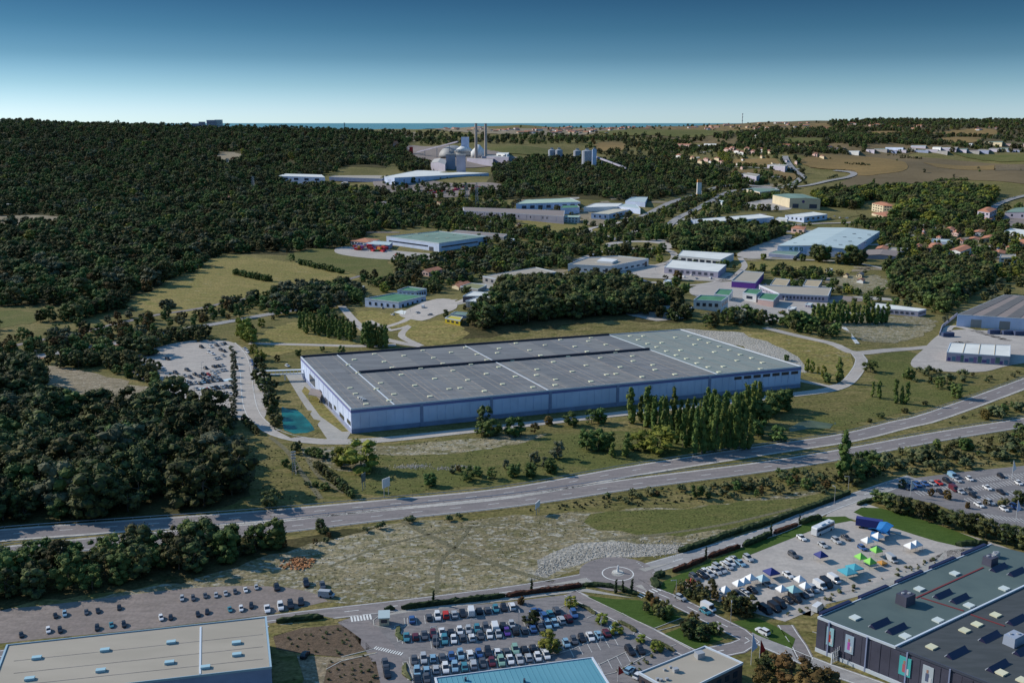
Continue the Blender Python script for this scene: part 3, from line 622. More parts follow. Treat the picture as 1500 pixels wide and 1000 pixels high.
# --- the big warehouse
mw = bld('warehouse', 'huge pale blue warehouse with a long grey flat roof and many square skylights', 'warehouse', [(514.3, 600), (1173.7, 537.3), (997, 483), (440.7, 523)], 35, W_blue, R_grey, parapet=.55, clear=10, plinth=True, band=(1.6, mat('blue eave band', (.16, .18, .38), .6)))
f0 = front(mw); ip = [i for i in f0]
iF = max(range(4), key=lambda i: wallframe(mw, i)[2] * (1 if wallframe(mw, i)[3].y < 0 else 0)); p, u, LF, nr = wallframe(mw, iF); mw.rz = math.atan2(u.y, u.x)
iL = (iF - 1) % 4
A_, B_, C_, D_ = [plane(x, y, mw.z) for x, y in ((514.3, 600), (1173.7, 537.3), (997, 483), (440.7, 523))]
def mwuv(a, b_): return A_.lerp(B_, a).lerp(D_.lerp(C_, a), b_)
def uvinv(px, py):
    q = plane(px, py, mw.z); a = b_ = .5
    for _ in range(12):
        r = mwuv(a, b_); e1 = mwuv(a + .01, b_) - r; e2 = mwuv(a, b_ + .01) - r; d = q - r; det = e1.x * e2.y - e1.y * e2.x
        a += .01 * (d.x * e2.y - d.y * e2.x) / det; b_ += .01 * (e1.x * d.y - e1.y * d.x) / det
    return a, b_
def rstrip(a0, b0, a1, b1, wd, z0, z1, name, m):
    P, Q = mwuv(a0, b0), mwuv(a1, b1); t = (Q - P); t.z = 0; t.normalize(); nr = Vector((-t.y, t.x, 0)) * wd / 2
    return M().prism([(v.x, v.y) for v in (P - nr, Q - nr, Q + nr, P + nr)], mw.z + z0, mw.z + z1).build(name, m, mw.t)
# roof sections: every bay of the roof is a sheet of its own, the east block greener
for a0, a1 in [(.008 + k * .0557, .008 + (k + 1) * .0557 - .0012) for k in range(17)] + [(.956, .992)]:
    am = (a0 + a1) / 2
    for b0, b1 in ((.015, .575), (.600, .985)) if am > .085 and am < .79 else ((.015, .985),):
        m = M().prism([tuple(mwuv(x, y).xy) for x, y in ((a0, b0), (a1, b0), (a1, b1), (a0, b1))], mw.z + .07, mw.z + (.16 if int(am * 90) % 2 else .13)).build('roof_section', R_grey2 if am > .79 else (R_grey, R_greyb, R_greyc)[int(am * 180 + b0 * 7) % 3], mw.t)
for k in (3, 5, 7, 9, 11, 13): rstrip(.008 + k * .0557, .02, .008 + k * .0557, .97, .5, .1, .2, 'roof_seam', R_seam)
for a in (.084, .40, .79): rstrip(a, .005, a, .995, .55, .1, .35, 'expansion_joint', M_trim)
rstrip(.086, .587, .79, .587, 1.2, .1, 1.3, 'fire_wall', R_shade)
rstrip(.0, .993, .79, .993, .6, .1, 1.2, 'rear_parapet', R_shade)
for k in range(1, 68):
    a = k * .0143
    if a < .985 and k % 4: rstrip(a, .02, a, .575 if .086 < a < .79 else .98, .22, .1, .22, 'roof_rib', R_seam if k % 3 else R_greyc)
sky1 = [(573, 565), (687, 533), (853, 543), (742, 577), (540, 595), (960, 513), (1120, 524), (1020, 555), (1200, 497), (1265, 535), (1380, 527), (787, 610), (595, 640), (838, 650), (948, 615), (1073, 587), (1130, 627), (1027, 672), (1213, 680), (722, 697), (698, 730), (915, 710), (1108, 730), (797, 760), (770, 795), (1170, 725), (1307, 742), (1000, 772), (1230, 592), (1388, 607), (1318, 645), (1410, 703), (1320, 567), (1390, 503), (550, 725), (580, 757), (640, 815), (607, 778)]
sky2 = [(62, 472), (138, 512), (225, 483), (312, 453), (485, 442), (470, 461), (393, 491), (568, 480), (38, 570), (200, 542), (272, 578), (353, 546), (462, 520), (538, 555), (635, 512), (620, 525), (718, 545), (722, 573), (833, 595), (845, 622), (772, 662), (957, 648), (649, 607), (625, 645), (572, 650), (457, 597), (378, 632), (484, 688), (285, 677), (282, 708), (180, 620), (177, 652), (58, 660), (157, 720), (705, 432), (780, 432), (750, 453), (803, 475), (855, 494), (883, 470), (910, 517), (990, 512), (965, 540), (1022, 560), (1105, 556), (1082, 585), (1145, 607), (1230, 604), (1205, 635), (1180, 522), (1068, 480), (1148, 470), (1207, 491), (1265, 511), (1325, 537), (1390, 556), (1307, 570), (1450, 582), (1440, 617), (1095, 452), (1040, 432), (960, 440)]
for x, y in [(370 + a / 3.847, 380 + b_ / 3.847) for a, b_ in sky1] + [(740 + a / 3.847, 380 + b_ / 3.847) for a, b_ in sky2]:
    rbox(mw, x, y, 2.5, 2.1, .4, 'skylight', M_sky, lift_=.15, tz=.9)
for x, y in ((588, 578), (600, 583), (610, 590)): rbox(mw, 370 + (x + 20) / 3.847, 380 + (y + 205) / 3.847, 2, 1.5, .8, 'roof_vent', M_metal)
for k in range(60): wfeat(mw, iF, (k + .04) / 60, (k + .96) / 60, 2.6, mw.h - 1.8, 'wall_panel', W_blue, .14 if k % 2 else .20)
for k in (8, 16.5, 24, 33, 46): wfeat(mw, iF, k / 60, (k + .35) / 60, .1, mw.h - .2, 'downpipe', W_base, .4)
for k in range(7): wfeat(mw, iF, .83 + k * .024, .848 + k * .024, mw.h - 3.6, mw.h - 2.0, 'window', M_glass, .25)
for k in range(22): wfeat(mw, iL, (k + .04) / 22, (k + .96) / 22, 2.4, mw.h - 1.8, 'wall_panel', W_blue, .14 if k % 2 else .20)
for a, c, z0, z1 in ((.93, .99, 3.5, 5.5), (.80, .88, 2.5, 4.5), (.60, .66, 1, 4), (.52, .58, .6, 3.8), (.70, .74, 3, 5), (.20, .32, 3, 7.5), (.42, .47, 3, 5)): wfeat(mw, iL, a, c, z0, z1, 'window' if z0 > 1 else 'loading_door', M_glass if z0 > 1 else M_door, .28)
def canopy(name, label, a, b, c, d, z0, z1, m, cat='canopy'):
    P = [pix(*q) for q in (a, b, c, d)]; ce = sum(P, Vector()) / 4; t = thing(name, label, cat, ce)
    M().prism([(p.x, p.y) for p in P], z1 - .3, z1).build('roof', m, t)
    for p in P:
        q = p.lerp(ce, .08); M().tube((q.x, q.y, ce.z - .1), (q.x, q.y, ce.z + z1 - .25), .12).build('post', M_metal, t)
canopy('loading_canopy', 'brown loading canopy on posts beside the narrow lit wall of the huge warehouse', (452, 588), (470, 592), (474, 582), (456, 579), 0, 4, R_brown)
# covered footbridge from the car park to the warehouse
a, c = pix(388, 558), pix(447, 556); t = thing('footbridge', 'slender pale covered footbridge from the car park to the huge warehouse', 'footbridge', a)
d = (c - a).normalized(); n_ = Vector((-d.y, d.x, 0))
M().prism([tuple((v).xy) for v in (a - n_ * 1.1, c - n_ * 1.1, c + n_ * 1.1, a + n_ * 1.1)], 3.6, 3.9).build('deck', M_trim, t)
M().prism([tuple((v).xy) for v in (a - n_ * 1.2, c - n_ * 1.2, c + n_ * 1.2, a + n_ * 1.2)], 5.9, 6.1).build('roof', M_trim, t)
for s in (-1, 1):
    for k in range(12):
        q = a.lerp(c, k / 11) + n_ * s; M().tube((q.x, q.y, 3.8), (q.x, q.y, 5.95), .09, n=5).build('upright', M_metal, t)
for k in (.05, .5, .95):
    q = a.lerp(c, k); M().tube((q.x, q.y, -.2), (q.x, q.y, 3.7), .3).build('pier', M_trim, t)

# --- lower left: fawn flat roof
b = bld('warehouse', 'low warehouse with a fawn flat roof and small blue skylights by the gravel yard', 'warehouse', [(10, 945), (390, 904), (397.5, 977.5), (-20, 1025)], 0, W_base, R_fawn, h=8.5, parapet=.35, pm=mat('blue coping', (.30, .42, .50), .5)); b.rz = math.atan2((b.C[1] - b.C[0]).y, (b.C[1] - b.C[0]).x)
ang = plane(390, 904, 8.5) - plane(10, 945, 8.5); b.rz = math.atan2(ang.y, ang.x)
for x, y in ((213, 647), (607, 602), (990, 557), (1367, 560), (583, 720), (172, 768), (980, 674), (1370, 628), (1188, 701)): rbox(b, x / 3.947, 800 + y / 3.947, 2.3, 1.3, .6, 'skylight', M_sky2)
P, Q = plane(294, 918, b.z), plane(293, 987, b.z); dd = Vector((.25, 0, 0)); M().prism([tuple(v.xy) for v in (P - dd, Q - dd, Q + dd, P + dd)], b.z, b.z + .2).build('roof_seam', M_trim, b.t)
for k in range(4):
    P, Q = plane(20 + 0, 950 + k * 18, b.z), plane(385, 911 + k * 18, b.z)
    if k: M().prism([tuple(v.xy) for v in (P, Q, Q + Vector((0, .18, 0)), P + Vector((0, .18, 0)))], b.z, b.z + .11).build('roof_seam', R_seam, b.t)
i = max(range(4), key=lambda i: wallframe(b, i)[3].y * -1); wrow(b, i, 8, .05, .95, 3, 5)
# --- turquoise roof
b = bld('store_building', 'building with a plain turquoise metal roof beside the busy car park', 'building', [(637, 993), (868, 963), (905, 1022), (655, 1058)], 0, W_base, R_aqua, h=8, parapet=.3)
for k in range(1, 30):
    P = plane(637 + (868 - 637) * k / 30, 993 - 30 * k / 30, b.z); Q = plane(655 + 250 * k / 30, 1058 - 36 * k / 30, b.z); dd = Vector((.05, 0, 0)); M().prism([tuple(v.xy) for v in (P - dd, Q - dd, Q + dd, P + dd)], b.z + .06, b.z + .14).build('standing_seam', R_aqua, b.t)
for x, y in ((682, 996), (768, 998)): rbox(b, x, y, .5, .8, .8, 'flue', M_door, rz=0)
# --- tan roof office
b = bld('office_building', 'office block with a tan flat roof and rooftop units beside the turquoise roof', 'building', [(936, 986), (1032.6, 947), (1088, 971.5), (992, 1018)], 0, mat('brown cladding', (.085, .07, .075), .6, var=.1, scale=.3), R_fawn, h=6, parapet=.4); b.rz = .4
for x, y, s in ((1123, 640, 2.2), (985, 722, 1.4), (955, 700, .7), (922, 715, .7), (880, 770, .8), (900, 775, .8), (935, 770, .8)): rbox(b, 740 + x / 3.947, 800 + y / 3.947, s, s * .8, s * .7, 'rooftop_unit', M_metal)
for i in front(b): wrow(b, i, 7, .05, .95, 3.2, 4.8); wrow(b, i, 7, .05, .95, .8, 2.4)
# --- retail shed, two roof levels
def retail():
    z = 10.0; t = thing('retail_store', 'large charcoal retail shed with posters along its wall and sawtooth roof vents', 'store', (plane(1311, 948, z).x, plane(1311, 948, z).y, 0))
    Ac = ccw([plane(*q, z) for q in ((1198, 904), (1312, 948), (1570, 826), (1452, 797))]); Bc = ccw([plane(*q, z) for q in ((1312, 948), (1600, 1060), (1850, 915), (1570, 826))])
    for nm, C, rm in (('north', Ac, R_slate), ('south', Bc, R_coal)):
        M().prism([(p.x, p.y) for p in C], -.5, z).build('wall', W_dark, t); c = sum(C, Vector()) / 4
        M().prism([tuple(scale_to(p, c, -.3)) for p in C], z - .05, z + .08).build('roof', rm, t); KEEPOUT.append([(p.x, p.y) for p in C]); CLEAR.append(([(p.x, p.y) for p in C], 5))
    bb = B(); bb.t = t; bb.z = z; bb.zg = 0; bb.h = z
    E = [plane(*q, z) for q in ((1198, 904), (1600, 1060))]; E = [plane(1198, 904, z), plane(1312, 948, z), plane(1600, 1060, z)]
    for P, Q, m, zz, wd in ((plane(1312, 948, z), plane(1570, 826, z), M_trim, .55, .5), (E[0], E[1], M_trim, .4, .3), (E[1], E[2], M_door, .4, .3), (E[0], plane(1452, 797, z), M_trim, .3, .3)):
        d = (Q - P).normalized(); n = Vector((-d.y, d.x, 0)) * wd / 2; M().prism([tuple(v.xy) for v in (P - n, Q - n, Q + n, P + n)], z - .3, z + zz).build('parapet', m, t)
    rz = math.atan2((plane(1570, 826, z) - plane(1312, 948, z)).y, (plane(1570, 826, z) - plane(1312, 948, z)).x); bb.rz = rz
    Z8 = lambda x, y: (1110 + x / 3.846, 800 + y / 3.846)
    for x, y in ((548, 404), (910, 242), (1110, 155), (1388, 240), (1190, 335), (1015, 418), (830, 508)):
        o = rbox(bb, *Z8(x, y), 2.6, 2.2, .45, 'skylight', mat('white skylight', (.55, .60, .58), .4)); 
    for x, y in ((980, 568), (1165, 475), (1235, 441), (1340, 388), (1373, 714), (1490, 755)): rbox(bb, *Z8(x, y), 2.5, 2.2, .4, 'skylight', M_sky)
    for x, y, L_ in ((690, 440, 7), (785, 470, 7), (1045, 275, 7), (1140, 300, 7), (1360, 125, 7), (1460, 150, 7), (1310, 515, 7.5), (1125, 605, 7.5), (1355, 680, 7.5), (1460, 420, 7), (1500, 590, 7)):
        p = plane(*Z8(x, y), z + .1); m = M(); ca, sa = math.cos(rz), math.sin(rz)
        q = lambda a, b_, h: (p.x + a * ca - b_ * sa, p.y + a * sa + b_ * ca, z + h)
        m.add([q(-L_ / 2, -1.1, .05), q(L_ / 2, -1.1, .05), q(L_ / 2, .4, 1.25), q(-L_ / 2, .4, 1.25), q(-L_ / 2, .9, .05), q(L_ / 2, .9, .05)], [(0, 1, 2, 3), (3, 2, 5, 4), (0, 3, 4), (1, 5, 2)])
        m.build('sawtooth_vent', M_vent, t)
        M().box(q(0, 1.05, 0.05), (L_ + .3, .25, .3), rz).build('vent_kerb', M_metal, t)
    for x, y, sx, sy, sz, m in ((830, 320, 4.5, 3.5, 3, W_dark), (1307, 100, 4, 3, 2.6, W_dark), (1440, 545, 5, 3.2, 2.6, mat('blue grey unit', (.30, .34, .42), .5)), (1340, 60, 2.5, 1.5, 1.5, M_metal)):
        o = rbox(bb, *Z8(x, y), sx, sy, sz, 'air_handling_unit', m, tz=.94); p = plane(*Z8(x, y), z)
        for k in (-1, 1): M().tube((p.x + k * sx * .2, p.y, z + sz), (p.x + k * sx * .2, p.y, z + sz + .35), .45, n=10).build('fan_cowl', M_metal, t)
    for a, c in (((890, 292), (1270, 120)), ((920, 290), (1160, 365)), ((1200, 385), (1390, 450))):
        P, Q = plane(*Z8(*a), z), plane(*Z8(*c), z); d = (Q - P).normalized(); n = Vector((-d.y, d.x, 0)) * .25; M().prism([tuple(v.xy) for v in (P - n, Q - n, Q + n, P + n)], z + .09, z + .24).build('red_pipe', M_pipe, t)
    # wall: cladding panels, plinth, posters, pilasters
    fb = B(); fb.C = [E[0], E[2], E[2] + Vector((0, 10, 0)), E[0] + Vector((0, 10, 0))]; fb.zg = 0; fb.t = t
    p, u, L_, nr = wallframe(fb, 0); n = int(L_ / 2.6)
    for k in range(n): wfeat(fb, 0, (k + .02) / n, (k + .98) / n, 1.2, 9.3, 'cladding_panel', W_dark, .12 if k % 3 else .2)
    wfeat(fb, 0, 0, 1, 0, 1.1, 'plinth', M_trim, .35)
    for k in range(6): wfeat(fb, 0, .05 + k * .16, .055 + k * .16, 0, 10.1, 'pilaster', W_base, .4)
    pos = [(.045, .075, (.30, .50, .55), (.40, .04, .03)), (.125, .16, (.35, .45, .55), (.45, .10, .40)), (.345, .39, (.08, .42, .42), (.45, .12, .15)), (.435, .475, (.45, .50, .55), (.10, .12, .20))]
    for j, (a, c, col, col2) in enumerate(pos):
        o = wfeat(fb, 0, a, c, 3.4, 8.6, 'poster', mat('poster ground %d' % j, col, .5), .32)
        w_ = c - a
        wfeat(fb, 0, a + w_ * .3, a + w_ * .6, 4.4, 6.6, 'printed_figure', mat('poster figure %d' % j, col2, .5), .36, o)
        wfeat(fb, 0, a + w_ * .36, a + w_ * .54, 6.7, 7.6, 'printed_figure', mat('poster skin', (.35, .20, .15), .5), .36, o)
        wfeat(fb, 0, a + w_ * .62, a + w_ * .85, 3.9, 5.6, 'printed_figure', mat('poster light', (.6, .6, .62), .5), .36, o)
    wfeat(fb, 0, .085, .105, 0, 3.2, 'entrance_door', M_glass, .5)
    # parapet boxes on the long car-park side
    for k in range(5):
        P = plane(1198, 904, z).lerp(plane(1452, 797, z), .02 + k * .2); Q = plane(1198, 904, z).lerp(plane(1452, 797, z), .17 + k * .2); d = (Q - P).normalized(); n = Vector((-d.y, d.x, 0)); n = n if n.x < 0 else -n
        M().prism([tuple(v.xy) for v in (P, Q, Q + n * 1.1, P + n * 1.1)], z - 1.5, z + .7).build('awning', M_vent, t)
retail()

# --- the others: name, label, quad, wall height in pixels, materials, roof style
def b_windows(b, n, rows=1, h0=1.2, name='window', m=None, w=.55, u0=.06, u1=.94, faces=2):
    for i in front(b)[:faces]:
        for r in range(rows):
            hh = b.h / rows; wrow(b, i, n, u0, u1, r * hh + hh * .35, r * hh + hh * .75, name, m, w)
def b_panels(b, step, m, faces=2):
    for i in front(b)[:faces]:
        p, u, L_, nr = wallframe(b, i); n = max(2, min(40, int(L_ / step)))
        for k in range(n): wfeat(b, i, (k + .03) / n, (k + .97) / n, b.h * .08, b.h * .93, 'wall_panel', m, .10 if k % 2 else .16)
b = bld('factory_hall', 'very long pale blue hall below the cement works', 'warehouse', [(578, 260.5), (716, 253.8), (612, 249.5), (563, 259)], 12, W_blue, R_white, parapet=.3); b_panels(b, 12, W_blue); b_windows(b, 12, w=.2)
b = bld('warehouse', 'white roofed blue shed at the forest edge near the very long pale blue hall', 'warehouse', [(407, 258), (476, 260), (471, 256), (418, 254.5)], 7.5, W_blue, R_white, parapet=.3); b_windows(b, 4, w=.4)
b = bld('industrial_shed', 'weathered grey shed between the forest shed and the very long blue hall', 'shed', [(482, 259.5), (560, 262), (582, 253), (513, 252)], 5, W_base, R_fawn)
b = bld('long_shed', 'long narrow brown roofed shed with a ribbed grey wall', 'shed', [(680, 308.5), (826, 317), (827, 308.5), (678, 303.5)], 8, W_lil, R_brown, parapet=.2); b_windows(b, 22, w=.25, faces=1); b_panels(b, 12, W_lil, 1)
b = bld('market_hall', 'hall with a pale green roof and dark bays behind the long narrow brown shed', 'warehouse', [(756, 299), (850, 296), (835, 290.5), (770, 292.8)], 11, W_blue, R_pgreen); b_windows(b, 7, w=.55, m=M_door)
b = bld('annex', 'small blue annex with green roof in front of the pale green roofed hall', 'building', [(821, 305), (849, 304), (846, 301), (824, 301.5)], 9, W_blue, R_green)
b = bld('warehouse', 'pale white roofed shed behind the cream roofed shed', 'warehouse', [(855, 304), (904, 303), (912, 298), (872, 298)], 7, W_white, R_white)
b = bld('warehouse', 'low blue wing joined to the far end of the white roofed shed', 'warehouse', [(906, 302.5), (938, 306), (932, 300), (914, 299)], 6, W_blue, R_pale)
b = bld('warehouse', 'cream roofed blue shed beside the far road', 'warehouse', [(866, 313), (892, 314), (927, 306), (905, 304.5)], 8, W_blue, R_cream); b_windows(b, 3, w=.3)
b = bld('office_building', 'small two storey white office at the end of the long narrow brown shed', 'building', [(826, 318), (848, 318.5), (850, 315.8), (829, 315.8)], 8, W_white, R_pgreen); b_windows(b, 4, 2)
b = bld('industrial_shed', 'grey roofed blue shed against the dark wood at the end of the industrial estate', 'shed', [(916, 294.5), (945, 296.5), (949, 289), (926, 288.5)], 5, W_blue, R_pale)
b = bld('factory', 'blue factory with a grey green flat roof beside the red container yard', 'factory', [(643, 357), (713, 347), (643, 339.2), (566, 347)], 12, W_blue, R_teal, parapet=.8)
for i in front(b)[:2]: wfeat(b, i, .05, .8, b.h * .45, b.h * .62, 'ribbon_window', M_glass); wfeat(b, i, .82, .9, .1, b.h * .5, 'loading_door', M_door)
for x, y in ((610, 343), (625, 346), (640, 343), (655, 349), (665, 344), (680, 347), (640, 350), (600, 347)): p = plane(x, y, b.z); M().box((p.x, p.y, b.z + .08), (4, 3, .6)).build('skylight', M_sky, b.t)
bld('annex', 'low flat annex with pale roof joined to the blue factory', 'building', [(533, 357.5), (570, 359.5), (575, 355), (545, 353)], 6, W_base, R_pale)
b = bld('office_building', 'low white office with an orange roof at the container yard', 'building', [(513, 353), (543, 356), (556, 350.8), (535, 348.8)], 5, W_white, R_tile, 'hip', rise=2); b_windows(b, 6)
bld('industrial_shed', 'long low grey roof behind the blue factory', 'shed', [(660, 341), (738, 347), (744, 343.5), (668, 337.5)], 4, W_grey, R_brown)
b = bld('shop_building', 'pale blue shop with a bright green flat roof', 'shop', [(534.6, 438.3), (584, 443.8), (624, 434.3), (577, 430.5)], 11, W_blue, R_green, parapet=.9); b_windows(b, 5, w=.35); gs = b
b = bld('shop_building', 'two storey rear block of the bright green roofed shop', 'shop', [(582, 426), (609, 427.5), (625, 424), (598, 420.5)], 9, W_blue, R_green, parapet=.8); b_windows(b, 4)
canopy('entrance_canopy', 'small white canopy in front of the bright green roofed shop', (577, 459), (591, 461), (602, 457), (588, 455), 0, 3.5, R_white)
b = bld('warehouse', 'small white roofed block behind the corrugated white shed near the green shop', 'warehouse', [(678, 434), (712, 434), (715, 429), (692, 427)], 9, W_dark, R_white)
b = bld('warehouse', 'corrugated white roofed shed near the green shop', 'warehouse', [(682, 441), (704, 443), (729, 436), (705, 433.5)], 9, W_grey, R_white); b_panels(b, 2.5, W_grey)
b = bld('house', 'low house with an olive flat roof near the corrugated shed', 'house', [(674, 420), (700, 424), (713, 418), (690, 414.8)], 5, W_grey, R_olive)
b = bld('house', 'low orange tiled house joined to the olive roofed house', 'house', [(662, 418), (672, 421), (690, 415), (680, 413)], 4, W_cream, R_tile, 'gable', rise=1.5)
b = bld('workshop', 'grey concrete workshop with a long flat roof behind the pine hill', 'workshop', [(707, 405), (735, 410.5), (815, 399), (785, 392)], 9, W_grey, R_fawn); b_windows(b, 3, w=.4)
b = bld('house', 'pink tiled house among trees above the green roofed shop', 'house', [(614, 397), (628, 399), (648, 394.5), (635, 392)], 6, W_pink, R_tile, 'gable', rise=2); b_windows(b, 3)
b = bld('container_store', 'bright yellow container store with a dark green roof', 'store', [(652, 466), (674, 470), (678, 465), (659, 462.5)], 7, mat('yellow cladding', (.55, .42, .02), .6), mat('yellow roof', (.50, .42, .06), .7)); b_windows(b, 3)
bld('shed', 'dark green roofed shed behind the yellow container store', 'shed', [(660, 460.5), (689, 463), (692, 459), (667, 457)], 5, W_base, R_teal)
b = bld('office_building', 'long white office with a flat grey roof and penthouse', 'building', [(832, 388), (893, 391), (950, 380), (905, 375.5), (860, 378)], 10, W_white, R_fawn, parapet=.9); wb = b
for i in front(b)[:2]: wrow(b, i, 6, .05, .95, 2, 3.6, w=.5); wfeat(b, i, .9, .96, .1, 5, 'glazed_bay', M_glass)
o = [plane(*q, b.z) for q in ((874, 385), (897, 387), (905, 383), (882, 380.5))]; M().prism([(p.x, p.y) for p in o], b.z + .07, b.z + 2.2).build('penthouse', W_white, b.t)
b = bld('warehouse', 'white shed with a low vaulted roof behind a lower white roof', 'warehouse', [(993, 374.5), (1056, 380.5), (1075, 371.5), (1000, 367)], 10, W_white, R_white, parapet=.3); b_windows(b, 6, w=.7, faces=1)
b = bld('warehouse', 'lower white roofed shed in front of the vaulted white shed', 'warehouse', [(973, 391.5), (1052, 398.5), (1064, 388), (984, 381)], 9, W_lil, R_white, parapet=.4); b_windows(b, 8, w=.5, m=M_door, faces=1)
b = bld('house', 'blue house with dark solar panels on its roof beside the pine hill', 'house', [(918, 412), (946, 419.5), (954, 413), (934, 407)], 6, W_blue, mat('solar slate', (.08, .10, .16), .3), 'gable', rise=2.5)
kb = bld('distribution_hall', 'broad pale roofed hall with green letters on its gable', 'warehouse', [(1139, 360), (1247, 365.5), (1288.5, 339), (1199, 333.5)], 12, W_blue, R_pale, 'gable', rise=2.2, over=.5, swap=False)
GLYPH = {'K': [[(0, 0), (.22, 0), (.22, 1), (0, 1)], [(.22, .42), (.62, 1), (.92, 1), (.40, .36)], [(.30, .52), (.48, .62), (.95, 0), (.66, 0)]],
         'B': [[(0, 0), (.22, 0), (.22, 1), (0, 1)], [(.22, .84), (.66, .84), (.76, 1), (.22, 1)], [(.62, .58), (.84, .58), (.84, .92), (.74, 1), (.62, .84)], [(.22, .43), (.80, .43), (.72, .58), (.22, .58)], [(.66, .08), (.88, .08), (.88, .42), (.80, .50), (.66, .43)], [(.22, 0), (.80, 0), (.88, .1), (.66, .16), (.22, .16)]],
         '8': [[(.08, 0), (.80, 0), (.80, .16), (.08, .16)], [(.08, .43), (.80, .43), (.80, .57), (.08, .57)], [(.08, .84), (.80, .84), (.80, 1), (.08, 1)], [(0, .06), (.22, .06), (.22, .46), (0, .46)], [(.66, .06), (.88, .06), (.88, .46), (.66, .46)], [(.02, .54), (.22, .54), (.22, .94), (.02, .94)], [(.66, .54), (.86, .54), (.86, .94), (.66, .94)]]}
def letters(b, i, txt, u0, z0, hgt, m, step):
    p, u, L_, nr = wallframe(b, i)
    for k, ch in enumerate(txt):
        g = M()
        for j, st in enumerate(GLYPH[ch]):
            d = .34 + .008 * j; q = [p + u * (u0 + k * step + a * hgt) for a, _ in st]; n = len(st)
            vs = [Vector((v.x, v.y, b.zg + z0 + c * hgt)) for v, (_, c) in zip(q, st)]
            g.add([v + nr * .02 for v in vs] + [v + nr * d for v in vs], [tuple(range(n, 2 * n))] + [(a, (a + 1) % n, (a + 1) % n + n, a + n) for a in range(n)])
        g.build('letter', m, b.t)
iK = [i for i in range(4) if wallframe(kb, i)[3].y < -.5]; iK = sorted(iK, key=lambda i: wallframe(kb, i)[0].x)[0]
letters(kb, iK, 'KB8', wallframe(kb, iK)[2] * .17, kb.h * .52, 3.8, mat('green lettering', (.012, .085, .075), .5), 5.4)
b_panels(kb, 6, W_blue); 
for k in range(5):
    for j in range(4): p = plane(1165 + k * 22 + j * 14, 357 - j * 5 + k * 1.2, kb.z); M().box((p.x, p.y, kb.z + .7 + (.9 if 1 < k < 4 else 0)), (4, 1.5, .4)).build('skylight', M_glass, kb.t)
b = bld('annex', 'low green roofed annex at the gable of the hall with green letters', 'building', [(1126, 371), (1166, 374.5), (1172, 369), (1146, 364.5)], 5, W_base, R_teal)
b = bld('warehouse', 'long narrow blue shed with a white roof on the forest side of the avenue', 'warehouse', [(1012, 322), (1048, 325), (1134, 318.5), (1112, 314)], 9, W_blue, R_white); b_panels(b, 8, W_blue)
b = bld('warehouse', 'white roofed shed at the far end of the long narrow blue shed', 'warehouse', [(1150, 315.5), (1178, 318.2), (1212, 314.3), (1190, 310.8)], 7, W_blue, R_white); b_windows(b, 4, w=.4)
b = bld('garage', 'small flat white block between the long blue shed and its neighbour', 'building', [(1136, 320.5), (1153, 322), (1155, 319.5), (1140, 318.5)], 6, W_white, R_white)
b = bld('house', 'small pink house with a tiled roof beside the broad pale roofed hall', 'house', [(1159, 334), (1178, 336), (1181, 332.3), (1165, 331)], 7, W_pink, R_tile, 'hip', rise=1.5); b_windows(b, 2)
b = bld('depot', 'cream depot with a grey green roof and a round emblem on its front', 'warehouse', [(1132, 285.5), (1157, 290.8), (1202, 292), (1176, 284.5)], 13, W_cream, R_teal, 'gable', rise=1.5)
i = front(b)[0]; p, u, L_, nr = wallframe(b, i); q = p + u * L_ * .45; M().tube((q.x, q.y, b.zg + b.h * .7), (q.x + nr.x * .6, q.y + nr.y * .6, b.zg + b.h * .7), 2.2, n=20).build('round_emblem', mat('dark emblem', (.06, .04, .16), .5), b.t)
wfeat(b, i, .1, .3, .1, b.h * .45, 'loading_door', M_door); wfeat(b, i, .65, .9, .1, b.h * .45, 'loading_door', M_door)
b = bld('depot', 'low shed with a long green roof beyond of the cream depot', 'shed', [(1092, 277), (1113, 281.8), (1142, 278.2), (1122, 273)], 4, W_cream, R_teal)
b = bld('villa', 'tall cream house with a hipped orange roof beside the lawn', 'house', [(1277.5, 298), (1294, 301.5), (1312, 302.3), (1298, 296.3)], 11, W_cream, R_tile, 'hip', rise=2.5); b_windows(b, 4, 3)
b = bld('annex', 'low red tiled annex in front of the tall cream house', 'annex', [(1277, 312), (1297, 317.5), (1313, 314), (1300, 310)], 3.5, W_cream, R_tile, 'hip', rise=1.5)
b = bld('villa', 'two storey lilac house with a red hipped roof near the right-side road', 'house', [(1432, 309), (1450, 311.5), (1460, 306.5), (1445, 303.5)], 12, W_lil, R_tile, 'hip', rise=2.5); b_windows(b, 3, 2)
b = bld('annex', 'low red tiled porch of the two storey lilac house', 'annex', [(1434, 319), (1452, 321.5), (1458, 318.5), (1446, 316.5)], 3.5, W_lil, R_tile, 'hip', rise=1)
b = bld('warehouse', 'grey green metal shed at the right-side edge of the housing', 'warehouse', [(1472, 311), (1524, 314), (1524, 304), (1486, 305)], 8, W_lil, R_teal, 'gable', rise=1.5); b_windows(b, 3, 1, w=.2)
